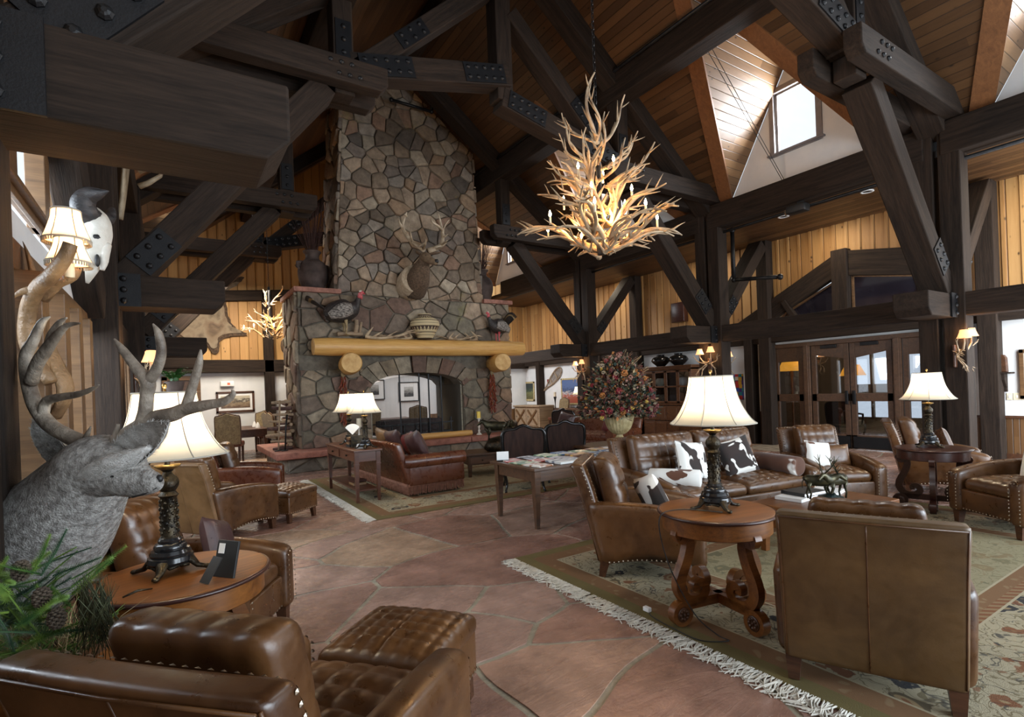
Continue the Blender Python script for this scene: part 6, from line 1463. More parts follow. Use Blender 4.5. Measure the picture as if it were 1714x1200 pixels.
# ------------------------------------------------------------ things on the chimney
def pottery(name, lb, prof, loc, m, cat='vase', group=None, n=28):
    mb = MB(); mb.lathe(spline(prof, 4), n); o = mb.build(name, m, None, True, loc=loc); return tag(o, lb, cat, group)
def floor_vase(lb, loc, s, group='clay jars with twigs on the chimney shoulders'):
    t_ = thing('clay_jar', lb, 'vase', loc, 0, group, s)
    mb = MB(); mb.lathe(spline([(.0, 0), (.16, 0), (.2, .06), (.29, .26), (.325, .48), (.28, .68), (.17, .77), (.145, .84), (.16, .90), (.20, .95), (.185, .965), (.13, .90), (.10, .7)], 4), 32); mb.build('jar_body', M['clay'], t_, True)
    for a in (0, pi): mb = MB(); u = V((cos(a + .3), sin(a + .3), 0)); mb.tube([u * .26 + V((0, 0, .70)), u * .36 + V((0, 0, .68)), u * .37 + V((0, 0, .58)), u * .31 + V((0, 0, .53))], [.03, .035, .035, .03], 8); mb.build('handle', M['clay'], t_, True)
    mb = MB(); rg = random.Random(3)
    for i in range(95): a = rg.uniform(0, 6.28); r = rg.uniform(.0, .12); q = rg.uniform(.12, .34); L = rg.uniform(1.4, 2.3); mb.tube([(r * cos(a), r * sin(a), .6), (r * 1.1 * cos(a), r * 1.1 * sin(a), 1.0), ((r + q) * cos(a), (r + q) * sin(a), L)], [.007, .006, .003], 4)
    w_ = mb.build('bare_twigs', M['twig'], t_); w_['kind'] = 'stuff'; return t_
floor_vase('large two handled clay jar with bare twigs on the left chimney shoulder', (2.72, 12.25, SHZ + .097), .98); floor_vase('clay jar with twigs half hidden on the right chimney shoulder', (6.98, 12.15, SHZ + .097), .92)
pm, t, b = nt('patterned pot'); s = N(t, 'ShaderNodeSeparateXYZ', ins={0: N(t, 'ShaderNodeTexCoord').outputs['Object']})
an = N(t, 'ShaderNodeMath', operation='ARCTAN2', ins={0: s.outputs[1], 1: s.outputs[0]}).outputs[0]
z_ = mth(t, 'MULTIPLY', s.outputs[2], 1.); zz = ramp(t, mth(t, 'FRACT', mth(t, 'MULTIPLY', z_, 7.5)), [(.0, 1.), (.12, 0.), (.5, 0.), (.55, 1.), (.62, 0.)], 'CONSTANT')
tri = mth(t, 'GREATER_THAN', mth(t, 'ADD', mth(t, 'PINGPONG', mth(t, 'MULTIPLY', an, 3.5), .5), mth(t, 'MULTIPLY', mth(t, 'FRACT', mth(t, 'MULTIPLY', z_, 7.5)), .7)), .72)
t.links.new(mixc(t, mth(t, 'MAXIMUM', zz, mth(t, 'MULTIPLY', tri, mth(t, 'GREATER_THAN', mth(t, 'FRACT', mth(t, 'MULTIPLY', z_, 3.75)), .5))), (.55, .44, .25), (.06, .035, .022)), b.inputs['Base Color']); b.inputs['Roughness'].default_value = .7
pottery('patterned_pot', 'cream pot with black zigzag bands in the middle of the mantel', [(.0, 0), (.15, 0), (.19, .05), (.31, .26), (.335, .34), (.29, .43), (.17, .49), (.14, .52), (.16, .56), (.14, .56), (.11, .50)], aty(712, 569, 11.22) * 1.0 + V((0, 0, .02)), pm, 'pot')
def candlestick(lb, loc, h, wax, s=1.):
    t_ = thing('candlestick', lb, 'candlestick', loc, 0, 'pillar candles on tall stands', s); mb = MB()
    mb.lathe(spline([(0, 0), (.07, 0), (.06, .02), (.02, .06), (.03, .10), (.014, .14), (.03, .2), (.014, .26), (.022, h * .6), (.014, h * .75), (.03, h * .9), (.055, h), (.0, h + .002)], 3), 16); mb.build('stand', M['bone'] if wax != 'black' else M['black'], t_, True)
    mb = MB(); mb.lathe([(0, h), (.047, h), (.048, h + .16), (.04, h + .155), (0, h + .15)], 18); mb.build('candle', M['wax' if wax == 'wax' else 'cream'], t_, True, angle=40); return t_
candlestick('yellow pillar candle on a pale turned stand right of the fire opening', (6.22, 11.22, HZ), .40, 'wax'); candlestick('cream pillar candle on pale turned stand behind the console lamps', (3.28, 11.1, HZ), .42, 'cream')
# books, bookends and shell on console
for i, (dy, z, w_, mt) in enumerate(((.0, 0, .17, 'black'), (.01, .036, .16, 'leather_tan'), (-.01, .072, .14, 'mahog'), (.0, .108, .13, 'leather_tan'))):
    mb = MB(); mb.box((0, 0, .017), (.2, w_, .03)); mb.cur = 1; mb.box((.006, 0, .017), (.2, w_ - .015, .022)); tag(mb.build('book', [M[mt], M['cream']], loc=(2.24, 7.82 + dy, .733 + z)), ('black book at the bottom of the console stack', 'tan leather book second from the bottom of the console stack', 'thin dark red book second from the top of the console stack', 'tan book on top of the console stack')[i], 'book', 'books stacked between the bookends')
for i, y in enumerate((7.70, 7.95)):
    mb = MB(); mb.b2((-.09, -.012, 0), (.09, .012, .17)); mb.b2((-.09, -.05 if i == 0 else .0, 0), (.09, .0 if i == 0 else .05, .012)); tag(mb.build('bookend', M['bronze'], loc=(2.24, y, .733), bevel=.004), ('dark carved bookend nearest the near console lamp', 'dark carved bookend nearest the far console lamp')[i], 'bookend')
mb = MB(); f = [(0, 0)] + [(.13 * sin(a) * (1 + .03 * sin(i * 3)), .12 * cos(a) + .04) for i, a in enumerate([-1. + 2. * j / 14 for j in range(15)])]; mb.prism(f, (2.22, 7.84, .905), (.78, -.62, 0), (0, 0, 1), .02); tag(mb.build('scallop_shell', M['white'], bevel=.004), 'white fan shaped shell above the bookends on the console', 'shell')
mb = MB(); mb.prism([(-.05, 0), (.05, 0), (.02, .07), (-.03, .06)], (2.2, 7.46, .735), (.78, -.62, 0), (0, 0, 1), .015); tag(mb.build('folded_card', M['white']), 'small white folded card beside near console lamp', 'card')
for i, (w_, z) in enumerate(((.24, 0), (.19, .04))): mb = MB(); mb.box((0, 0, .018), (.19, w_, .034)); tag(mb.build('book', M['leather_tan' if i == 0 else 'mahog'], loc=(2.24, 7.75, .172 + RUGZ + z + .001), rz=.2 * i, bevel=.004), ('large tan book lying on the console lower shelf', 'dark red book on the tan one, console lower shelf')[i], 'book')
# bronze cattle sculpture on the low chest, card holder
def quad(mb, o, s, yaw, antl=False, lean=0.):
    Rm = Matrix.Translation(V(o)) @ Matrix.Rotation(yaw, 4, 'Z') @ Matrix.Scale(s, 4); mb.T = Rm
    loft(mb, [(-.30, 0, .40, .04, .05), (-.26, 0, .42, .10, .12), (-.1, 0, .42, .11, .13), (.1, 0, .43, .115, .14), (.22, 0, .46, .09, .12), (.30, 0, .52 + lean, .06, .08), (.38, 0, .56 + lean, .05, .06), (.44, 0, .52 + lean, .04, .045), (.52, 0, .46 + lean, .025, .03)], 12, 4)
    for x, y, k in ((-.24, .06, 1), (-.2, -.06, -1), (.18, .06, -1), (.22, -.06, 1)): mb.tube([(x, y, .38), (x + .03 * k, y, .26), (x - .02 * k, y, .13), (x + .01 * k, y, .0)], [.055, .032, .02, .022], 7)
    mb.tube([(-.31, 0, .44), (-.35, 0, .36), (-.35, 0, .24)], [.014, .012, .006], 5)
    if antl:
        for k in (-1, 1):
            mb.tube([(.36, .03 * k, .60 + lean), (.30, .12 * k, .72 + lean), (.24, .2 * k, .86 + lean), (.28, .2 * k, 1.0 + lean)], [.016, .014, .012, .003], 6)
            for p, q in (((.34, .06 * k, .65), (.44, .10 * k, .76)), ((.29, .14 * k, .75), (.38, .19 * k, .88)), ((.25, .19 * k, .84), (.35, .24 * k, .96)), ((.25, .19 * k, .86), (.16, .23 * k, .98))): mb.tube([V(p) + V((0, 0, lean)), V(q) + V((0, 0, lean))], [.011, .003], 5)
    else:
        for k in (-1, 1): mb.tube([(.36, .03 * k, .58 + lean), (.35, .1 * k, .62 + lean), (.38, .13 * k, .68 + lean)], [.014, .011, .003], 6)
    mb.T = None
def sculpture(lb, loc, items, rock, s, mt, mb_, cat='sculpture', rz=0):
    t_ = thing('bronze_sculpture', lb, cat, loc, rz)
    mb = MB(); mb.ball((0, 0, rock[2] * .5), (rock[0], rock[1], rock[2]), 18, 10); mb.v = [(p[0] + MN.noise(V(p) * 14) * .03, p[1] + MN.noise(V(p) * 14 + V((5, 0, 0))) * .03, max(0.0, p[2] + MN.noise(V(p) * 16) * .03)) for p in mb.v]; mb.build('rocky_base', M[mb_], t_, True)
    for it in items: mb = MB(); quad(mb, *it[:5]); mb.build(it[5], M[mt], t_, True)
    return t_
sculpture('two bronze bull elk sparring on a green rocky base on the coffee table', (4.42, 2.22, .4335), [((-.045, .05, .08), .36, -.95, True, -.02, 'elk'), ((.06, -.02, .08), .36, pi - .2, True, .0, 'elk')], (.115, .10, .085), .4, 'verdi', 'verdib')
sculpture('dark bronze of two longhorn cattle on a rock, on the low hearth chest', (4.90, 8.02, .415), [((-.12, .0, .17), .62, 2.5, False, .0, 'steer'), ((.24, .02, .17), .62, -2.4, False, -.06, 'steer')], (.36, .2, .17), .5, 'verdi', 'bronze')
mb = MB(); mb.box((0, 0, .06), (.14, .006, .10)); mb.cur = 1; mb.box((0, 0, .006), (.15, .06, .012)); tag(mb.build('sign_holder', [M['white'], M['iron']], loc=(3.24, 5.30, .653), rz=-.5), 'small white tent card holder at the left end of reading table', 'sign')
# dried flower urn
def flowers():
    o = (5.72, 5.92, .585); t_ = thing('dried_flower_urn', 'big dried flower arrangement in a fluted pale gold urn', 'flower arrangement', o, 0, None, 1.02)
    mb = MB(); mb.lathe([(.0, 0), (.13, 0), (.13, .02), (.05, .13), (.045, .16)], 8); mb.build('urn_foot', M['gilt'], t_)
    mb = MB(); mb.lathe(spline([(.04, .15), (.10, .17), (.17, .25), (.21, .37), (.22, .42), (.24, .44), (.20, .43), (.16, .36)], 3), 72, flute=24, fd=.07); mb.build('urn_bowl', M['gilt'], t_, True)
    rg = random.Random(8); cen = V((0, 0, .80)); mb = MB(); cols = [M[q] for q in ('dleaf', 'dleaf2', 'dleaf3', 'straw', 'petred2', 'petor', 'petcream', 'petpink')]
    def surf():
        u, a = rg.random(), rg.uniform(0, 2 * pi); z = u ** 1.25; r = (.50 * sqrt(max(0, 1 - z ** 1.35))) * rg.uniform(.8, 1.06) + .03
        return V((r * cos(a), r * sin(a), .47 + .86 * z - .06 * rg.random())), V((cos(a), sin(a), z * 1.2 - .15)).normalized()
    for i in range(6500):
        p, n_ = surf(); p = p - n_ * rg.uniform(-.03, .12); d = (n_ + V((rg.uniform(-.9, .9), rg.uniform(-.9, .9), rg.uniform(-.7, .7)))).normalized(); s = d.cross(V((rg.uniform(-1, 1), rg.uniform(-1, 1), .3))).normalized(); l = rg.uniform(.03, .075); w_ = l * rg.uniform(.25, .5); mb.cur = rg.choice((0, 0, 0, 1, 1, 1, 2, 2, 3, 4, 4, 5, 6, 7))
        mb.add([p, p + d * l * .5 + s * w_, p + d * l, p + d * l * .5 - s * w_], [(0, 1, 2, 3)])
    for i in range(160):
        p, n_ = surf(); mb.cur = rg.choice((0, 2, 3)); mb.tube([p - n_ * .1, p + n_ * .06, p + n_ * rg.uniform(.1, .17) + V((rg.uniform(-.03, .03), rg.uniform(-.03, .03), 0))], [.003, .003, .006], 4)
    fo = mb.build('foliage', cols, t_); fo['kind'] = 'stuff'
    ms = []
    for i, m in enumerate(('petred', 'petred2', 'petor', 'petyel', 'petpink', 'petcream')):
        mb = MB()
        for k in range(26): z = rg.uniform(-.25, 1); a = k * 2.4; q = sqrt(max(0, 1 - z * z)); c = V((q * cos(a), q * sin(a), z)) * .038; mb.ball(c, (rg.uniform(.008, .018),) * 3, 6, 4)
        oo = mb.build('flower', M[m], None, True); ms.append(oo.data); bpy.data.objects.remove(oo)
    for i in range(95):
        p, n_ = surf(); q = bpy.data.objects.new('flower', rg.choice(ms + ms[:2])); C.objects.link(q); q.parent = t_; q.location = p + n_ * .02; s = rg.uniform(.5, 1.1); q.scale = (s, s, s); q.rotation_euler = n_.to_track_quat('Z', 'Y').to_euler()
for k, a, b_ in (('dleaf', (.012, .03, .025), (.05, .08, .06)), ('dleaf2', (.02, .025, .012), (.09, .10, .045)), ('dleaf3', (.06, .03, .02), (.17, .09, .055)), ('petred', (.10, .006, .010), (.22, .018, .024)), ('petred2', (.06, .012, .012), (.15, .035, .03)), ('petor', (.24, .08, .015), (.38, .16, .04)), ('petyel', (.34, .22, .03), (.46, .32, .07)), ('petpink', (.22, .10, .075), (.34, .19, .15)), ('petcream', (.26, .21, .13), (.40, .34, .24))): M[k] = mat(k, a, b_, .8, 30)
flowers()
# photo frame and stylus on the left table
fr_ = thing('photo_frame', 'black photo frame seen from behind with strut, on the left round table', 'photo frame', atz(368, 968, .6815) , radians(-32) - .35)
mb = MB(); mb.box((0, .02, .085), (.125, .012, .165)); fo = mb.build('frame_back', M['black'], fr_, bevel=.002); fo.rotation_euler = (-.25, 0, 0)
mb = MB(); mb.bar((0, -.005, .10), (-.01, -.075, .003), .05, .006, (0, 1, .5)); mb.build('strut', M['black'], fr_)
mb = MB(); mb.box((-.03, .0115, .13), (.035, .002, .045)); sk = mb.build('sticker', M['white'], fo)
mb = MB(); p = atz(205, 1000, .69); q = atz(255, 985, .69); mb.tube([p, (p + q) / 2 + V((0, 0, .01)), q], [.004, .006, .003], 6); tag(mb.build('letter_opener', M['bronze'], None, True), 'thin dark letter opener on the left table in front of the lamp', 'letter opener')
# planter with evergreens in the lower left corner
def planter():
    o = _F * 1.6 - _R0 * 1.50; o.z = 0; yaw = -YAW; t_ = thing('planter_box', 'wooden planter box of spruce sprigs, dry grass and cones behind the nearest armchair', 'planter', o, yaw)
    zt = .755; mb = MB(); a, b_ = .25, .15
    for q in ((-a, -b_, a, -b_ + .025), (-a, b_ - .025, a, b_), (-a, -b_, -a + .025, b_), (a - .025, -b_, a, b_)): mb.b2((q[0], q[1], 0), (q[2], q[3], zt))
    mb.b2((-a - .02, -b_ - .02, zt), (a + .02, -b_ + .035, zt + .018)); mb.b2((-a - .02, b_ - .035, zt), (a + .02, b_ + .02, zt + .018)); mb.b2((-a - .02, -b_ + .035, zt), (-a + .035, b_ - .035, zt + .018)); mb.b2((a - .035, -b_ + .035, zt), (a + .02, b_ - .035, zt + .018)); mb.build('box', M['table_wood'], t_)
    mb = MB(); mb.b2((-a + .02, -b_ + .02, zt - .1), (a - .02, b_ - .02, zt - .02)); mb.build('soil', M['soil'], t_)
    rg = random.Random(4); sms = []
    for v_ in range(3):
        mb = MB(); L = .22; mb.tube([(0, 0, 0), (.01, 0, L * .5), (0, 0, L)], [.004, .003, .002], 5)
        for k in range(300): z = L * (.04 + .96 * k / 300); a_ = k * 2.4; l = .026 * (1.2 - .65 * z / L) * (.8 + .4 * ((k * 7) % 5) / 5); d = V((cos(a_), sin(a_), .3)).normalized(); p = V((0, 0, z)); s = d.cross(V((0, 0, 1))).normalized() * .0011; mb.add([p + s, p - s, p + d * l], [(0, 1, 2)])
        oo = mb.build('sprig', M['green' if v_ != 1 else 'green2']); sms.append(oo.data); bpy.data.objects.remove(oo)
    for k in range(99):
        q = bpy.data.objects.new('spruce_sprig', rg.choice(sms)); C.objects.link(q); q.parent = t_
        P = atd(min(120, rg.gauss(36, 40)), rg.uniform(960, 1095), rg.uniform(1.40, 1.66)); q.matrix_basis = t_.matrix_basis.inverted() @ (Matrix.Translation(P) @ V((rg.uniform(-.9, 1.2), rg.uniform(-1., .5), rg.uniform(-.1, .8))).to_track_quat('Z', 'Y').to_matrix().to_4x4() @ Matrix.Scale(rg.uniform(.45, .8), 4))
    mb = MB()
    for k in range(260):
        P = t_.matrix_basis.inverted() @ t_.matrix_basis @ V((rg.uniform(-.05, .22), rg.uniform(-.12, .12), 0)); P.z = zt - .03; d = V((rg.uniform(-.7, .7), rg.uniform(-.7, .7), 1)).normalized(); l = rg.uniform(.06, .2); mb.cur = 0 if rg.random() < .75 else 1; mb.tube([P, P + d * l * .6, P + d * l + V((rg.uniform(-.04, .04), rg.uniform(-.04, .04), -.02))], [.0013, .0012, .0006], 3)
    g = mb.build('dry_grass', [M['straw'], M['green']], t_); g['kind'] = 'stuff'
    mb = MB()
    for k in range(150): P = t_.matrix_basis.inverted() @ atd(rg.uniform(135, 185), rg.uniform(985, 1050), rg.uniform(1.4, 1.5)); d = V((rg.uniform(-.4, .6), rg.uniform(-.6, .2), 1)).normalized(); mb.tube([P - d * .1, P, P + d * .05], [.001, .0012, .0005], 3)
    g = mb.build('dark_sedge', M['dleaf2'], t_); g['kind'] = 'stuff'
    for i in range(3): mb = MB(); P = t_.matrix_basis.inverted() @ atd((35, 95, 70)[i], (955, 1035, 1000)[i], 1.42); [mb.ball(P + V((.017 * sqrt(1 - q * q) * cos(j * 2.4), .017 * sqrt(1 - q * q) * sin(j * 2.4), .026 * q)), (.007, .007, .004), 6, 4) for j, q in enumerate([-.95 + 1.9 * i_ / 54 for i_ in range(55)])]; mb.build('pine_cone', M['soil'], t_)
planter()
# fern on a stand beyond the left lamp
def fern():
    o = atd(292, 640, 7.6); z = o.z - .12; t_ = thing('potted_fern', 'green potted fern on a tall stand beyond the left lamp shade', 'plant', (o.x, o.y, 0)); mb = MB(); mb.lathe([(.14, 0), (.14, .03), (.03, .06), (.03, z - .08), (.12, z - .06), (.12, z - .04), (0, z - .04)], 14); mb.build('stand', M['darkwood'], t_, True, angle=40)
    mb = MB(); mb.lathe([(0, z - .04), (.09, z - .04), (.13, z + .13), (.12, z + .13), (0, z + .1)], 16); mb.build('pot', M['clay'], t_, True, angle=40); rg = random.Random(6)
    for k in range(26):
        a = rg.uniform(0, 6.28); L = rg.uniform(.28, .5); u = V((cos(a), sin(a), 0)); mb = MB(); pts = [V((0, 0, z + .1)) + u * (L * t * (.35 + .65 * t)) + V((0, 0, L * (1.15 * t - .75 * t * t))) for t in [i / 8 for i in range(9)]]; sd = V((-u.y, u.x, 0))
        for i in range(8):
            w_ = .045 * sin(pi * (i + .6) / 9); mb.add([pts[i], pts[i] + sd * w_ + u * .03, pts[i + 1], pts[i] - sd * w_ + u * .03], [(0, 1, 2, 3)])
        mb.build('frond', M['fern'], t_)
fern()
# ------------------------------------------------------------ pictures, textiles and fixtures
def picture(lb, c, n_, w_, h, fw, fm, art, mat_=None, name='framed_picture', cat='picture', tilt=0.):
    """c centre on the wall, n_ outward normal (x,y)"""
    t_ = thing(name, lb, cat, c, atan2(n_[1], n_[0]) + pi / 2); mb = MB()
    for a, b_ in (((-w_ / 2, h / 2 - fw), (w_ / 2, h / 2)), ((-w_ / 2, -h / 2), (w_ / 2, -h / 2 + fw)), ((-w_ / 2, -h / 2), (-w_ / 2 + fw, h / 2)), ((w_ / 2 - fw, -h / 2), (w_ / 2, h / 2))): mb.b2((a[0], -.035, a[1]), (b_[0], .0, b_[1]))
    mb.build('frame', M[fm], t_, bevel=.006); iw, ih = w_ - 2 * fw, h - 2 * fw
    if mat_: mb = MB(); mb.b2((-iw / 2, -.018, -ih / 2), (iw / 2, -.008, ih / 2)); mb.build('mat_board', M['white'], t_); iw *= mat_[0]; ih *= mat_[1]
    mb = MB(); mb.b2((-iw / 2, -.024, -ih / 2), (iw / 2, -.012, ih / 2)); mb.build('picture', art, t_); return t_
def land(name, stops, sc=2.): 
    m, t, b = nt(name); s = N(t, 'ShaderNodeSeparateXYZ', ins={0: N(t, 'ShaderNodeTexCoord').outputs['Object']}); n = nz(t, coords(t, (1, 1, 2.5), rnd=False), 7, 6, .6)
    t.links.new(ramp(t, mth(t, 'ADD', mth(t, 'MULTIPLY', s.outputs[2], sc), mth(t, 'MULTIPLY', n, .75)), stops), b.inputs['Base Color']); b.inputs['Roughness'].default_value = .35; return m
picture('wide framed sepia landscape with cream mat on the far left wall', (1.52, YB - .005, 1.41), (0, -1), .98, .60, .06, 'darkwood', land('sepia landscape', [(.1, (.12, .07, .04)), (.32, (.30, .22, .13)), (.42, (.06, .045, .035)), (.52, (.50, .44, .32))], 1.6), (.86, .72))
picture('dark framed forest painting with a deer, right of the chimney', (XW - .005, 16.95, 1.36), (-1, 0), 1.0, .74, .07, 'gilt', land('forest painting', [(.1, (.10, .09, .03)), (.3, (.16, .17, .06)), (.42, (.03, .05, .03)), (.6, (.02, .03, .03))], 1.2))
picture('blue mountain print in a pale wood frame left of the flower urn', (XW - .005, 14.25, 1.32), (-1, 0), 1.1, .92, .06, 'gilt', land('mountain print', [(.15, (.4, .1, .06)), (.32, (.5, .5, .52)), (.4, (.03, .05, .12)), (.55, (.08, .13, .28))], 1.2))
picture('small dark framed print in the taupe alcove behind the flowers', (XW - .035, 11.35, 1.45), (-1, 0), .5, .62, .04, 'black', land('dark print', [(.2, (.2, .18, .14)), (.4, (.08, .07, .06)), (.6, (.3, .28, .24))]))
picture('wood framed picture cut off by the right edge of the view', (XW - .005, 2.5, 1.42), (-1, 0), .56, .80, .06, 'trimwood', land('pale print', [(.2, (.4, .35, .25)), (.5, (.6, .58, .5))]))
tm, t, b = nt('beaded textile'); v = N(t, 'ShaderNodeTexVoronoi', feature='F1', distance='CHEBYCHEV', ins={'Vector': coords(t, (1, 1, 1), rnd=False), 'Scale': 11., 'Randomness': .35}); c_ = N(t, 'ShaderNodeSeparateColor', ins={0: v.outputs[1]}).outputs[0]
cc = ramp(t, c_, [(0, (.02, .02, .05)), (.18, (.55, .30, .02)), (.34, (.03, .06, .30)), (.5, (.45, .03, .02)), (.64, (.06, .02, .16)), (.78, (.02, .20, .22)), (.9, (.6, .55, .45))], 'CONSTANT')
t.links.new(mixc(t, mth(t, 'GREATER_THAN', v.outputs[0], .5), mixc(t, mth(t, 'LESS_THAN', v.outputs[0], .2), cc, (.02, .02, .03)), (.03, .03, .1)), b.inputs['Base Color']); b.inputs['Roughness'].default_value = .7
for i, y in enumerate((7.88, 10.53)): mb = MB(); mb.b2((-.012, -.155, -.31), (.0, .155, .31)); tag(mb.build('wall_textile', tm, loc=(XW - .002, y, 1.33)), ('bright geometric wall textile right of the display cabinet', 'bright geometric wall textile left of the display cabinet')[i], 'textile')
# snowshoe
t_ = thing('snowshoe', 'old wooden snowshoe hung slanting on the white wall left of the flowers', 'snowshoe', (XW - .04, 15.3, 1.74)); t_.rotation_euler = (-.62, 0, 0)
out = spline([(-.66, 0), (-.4, .04), (.0, .14), (.4, .17), (.62, .10), (.68, 0), (.62, -.10), (.4, -.17), (.0, -.14), (-.4, -.04), (-.66, 0)], 4)
mb = MB(); mb.tube([(0, p[0] * -1, p[1]) for p in out], .02, 6); mb.build('rim', M['rustic'], t_, True)
mb = MB()
for k in range(22): x = -.25 + k * .04; w_ = .15 * (1 - ((x - .35) / .75) ** 2); mb.tube([(0, -x, -w_), (0, -x - .05, w_)], .006, 4); mb.tube([(0, -x - .05, -w_), (0, -x, w_)], .006, 4)
mb.build('webbing', M['trimwood'], t_)
mb = MB(); mb.b2((-.01, -.32, -.13), (.01, -.28, .13)); mb.b2((-.01, .05, -.12), (.01, .09, .12)); mb.build('crossbar', M['rustic'], t_)
mb = MB(); mb.box((0, 0, 0), (.05, .07, .12)); tag(mb.build('fire_alarm', M['petred'], loc=(XW - .026, 15.55, 1.72), bevel=.006), 'small red fire alarm pull beside the wall post, right of the forest painting', 'fire alarm')
# exit light, wall switches, bracket shelf, plaque, speaker
t_ = thing('exit_sign', 'white exit light with a red glow above the framed landscape', 'exit sign', (1.32, YB - .06, 1.93)); mb = MB(); mb.rbox((0, 0, 0), (.17, .05, .075), .015, (1, 1, 1)); mb.build('housing', M['white'], t_, True); mb = MB(); mb.b2((.0, -.056, -.03), (.07, -.05, .03)); mb.build('red_lamp', M['redglow'], t_)
for i, (px, n_) in enumerate(((1665, 1), (1690, 1), (1706, 2))):
    p = atx(px, 663, XW); t_ = thing('switch_plate', ('cream switch plate below the bracket shelf, first from the post', 'cream switch plate below the bracket shelf, second from the post', 'wide cream double switch plate nearest the right edge')[i], 'switch', (XW - .006, p.y, 1.06), 0, 'switch plates'); mb = MB(); mb.rbox((0, 0, 0), (.006, .036 * n_, .058), .004, (1, 1, 1)); mb.build('plate', M['cream'], t_)
    for k in range(n_): mb = MB(); mb.b2((-.012, (k - (n_ - 1) / 2) * .045 - .012, -.022), (-.005, (k - (n_ - 1) / 2) * .045 + .012, .022)); mb.build('toggle', M['white'], t_)
t_ = thing('bracket_shelf', 'dark carved wall bracket on the white wall at right', 'shelf', (XW, 3.0, 1.45)); mb = MB(); mb.b2((-.20, -.16, -.012), (0, .16, .012)); mb.prism([(0, 0), (-.16, 0), (-.15, -.10), (-.06, -.22), (-.05, -.30), (0, -.30)], (0, 0, -.012), (1, 0, 0), (0, 0, 1), .14); mb.build('bracket', M['timber'], t_, bevel=.006)
mb = MB(); mb.prism([(-.10, .0), (.10, 0), (.09, .24), (.06, .29), (-.06, .29), (-.09, .24)], (-.09, 0, .012), (0, 1, 0), (0, 0, 1), .09); tag(mb.build('carved_figure', M['darkwood'], loc=(XW, 3.0, 1.45), bevel=.012), 'brown carved wooden panel standing on the wall bracket', 'carving')
mb = MB(); mb.b2((-.02, -.14, -.06), (0, .14, .06)); tag(mb.build('wall_plaque', M['cream'], loc=(XW - .23, 10.95, 1.60)), 'small pale plaque on the dark post left of the display cabinet', 'plaque')
mb = MB(); mb.rbox((0, 0, 0), (.09, .21, .26), .015, (1, 1, 1)); tag(mb.build('wall_speaker', M['mahog'], None, True, loc=(XW - .12, 9.45, 3.36)), 'flat dark speaker box on the pine boards above the middle sconces', 'speaker')
# taupe alcove with door behind the flowers
mb = MB(); mb.b2((XW - .03, 10.95, 0), (XW - .002, 12.45, 2.2)); stru(mb.build('wall_alcove', M['taupe'])); mb = MB(); mb.b2((XW - .05, 10.98, 0), (XW - .032, 11.05, 2.2)); mb.b2((XW - .05, 10.98, 2.16), (XW - .032, 12.4, 2.24)); stru(mb.build('trim_4', M['doorwood']))
# ------------------------------------------------------------ case furniture
def cabinet():
    t_ = thing('display_cabinet', 'tall dark wood display cabinet with glazed upper doors', 'cabinet', (11.28, 9.62, 0)); m = M['darkwood2']; w_ = .82; d = .24
    mb = MB(); mb.b2((.24, -w_, 0), (.28, w_, 1.86)); mb.b2((-d, -w_, 0), (.26, -w_ + .03, 1.86)); mb.b2((-d, w_ - .03, 0), (.26, w_, 1.86)); mb.b2((-d, -w_, 0), (.26, w_, .08)); mb.b2((-d, -w_, .90), (.26, w_, .95)); mb.b2((-d, -w_, 1.82), (.26, w_, 1.86)); mb.build('case', m, t_, bevel=.004)
    mb = MB(); mb.b2((-d - .05, -w_ - .05, 1.86), (.28, w_ + .05, 1.90)); mb.b2((-d - .08, -w_ - .08, 1.90), (.28, w_ + .08, 1.935)); mb.build('cornice', m, t_, bevel=.008)
    mb = MB(); mb.b2((-d + .05, -w_ + .03, 1.38), (.24, w_ - .03, 1.395)); mb.build('shelf', m, t_)
    n_ = 4; dw = (2 * w_ - .04) / n_
    for k in range(n_):
        y0 = -w_ + .02 + k * dw; y1 = y0 + dw - .008; o = MB()
        for a in ((y0, y0 + .045, .96, 1.81), (y1 - .045, y1, .96, 1.81), (y0, y1, .96, 1.01), (y0, y1, 1.76, 1.81), (y0, y1, 1.37, 1.41)): o.b2((-d - .02, a[0], a[2]), (-d, a[1], a[3]))
        dd = o.build('door', m, t_, bevel=.003); g = MB(); g.b2((-d - .012, y0 + .045, 1.01), (-d - .008, y1 - .045, 1.76)); g.build('door_glass', M['darkglass'], dd)
        for z0, z1 in ((.10, .48), (.50, .88)): o = MB(); o.b2((-d - .02, y0, z0), (-d, y1, z1)); o.b2((-d - .028, y0 + .05, z0 + .05), (-d - .02, y1 - .05, z1 - .05)); dd = o.build('door', m, t_, bevel=.004); o = MB(); o.ball((-d - .035, y1 - .03, (z0 + z1) / 2), .012); o.build('knob', M['bronze'], dd, True)
M['darkwood2'] = timber_mat('cabinet wood', (.06, .022, .008), (.17, .07, .026), .35, .08); cabinet()
for i, y in enumerate((9.95, 9.35)): pottery('black_pot', ('squat black glazed pot on the left of the display cabinet top', 'squat black glazed pot on the cabinet top, by the sconce')[i], [(0, 0), (.10, 0), (.13, .03), (.24, .13), (.25, .18), (.20, .25), (.11, .28), (.10, .31), (.12, .325), (.10, .32), (.07, .27)], (11.25, y, 1.936), M['gloss_black'], 'pot', 'black pots on the cabinet')
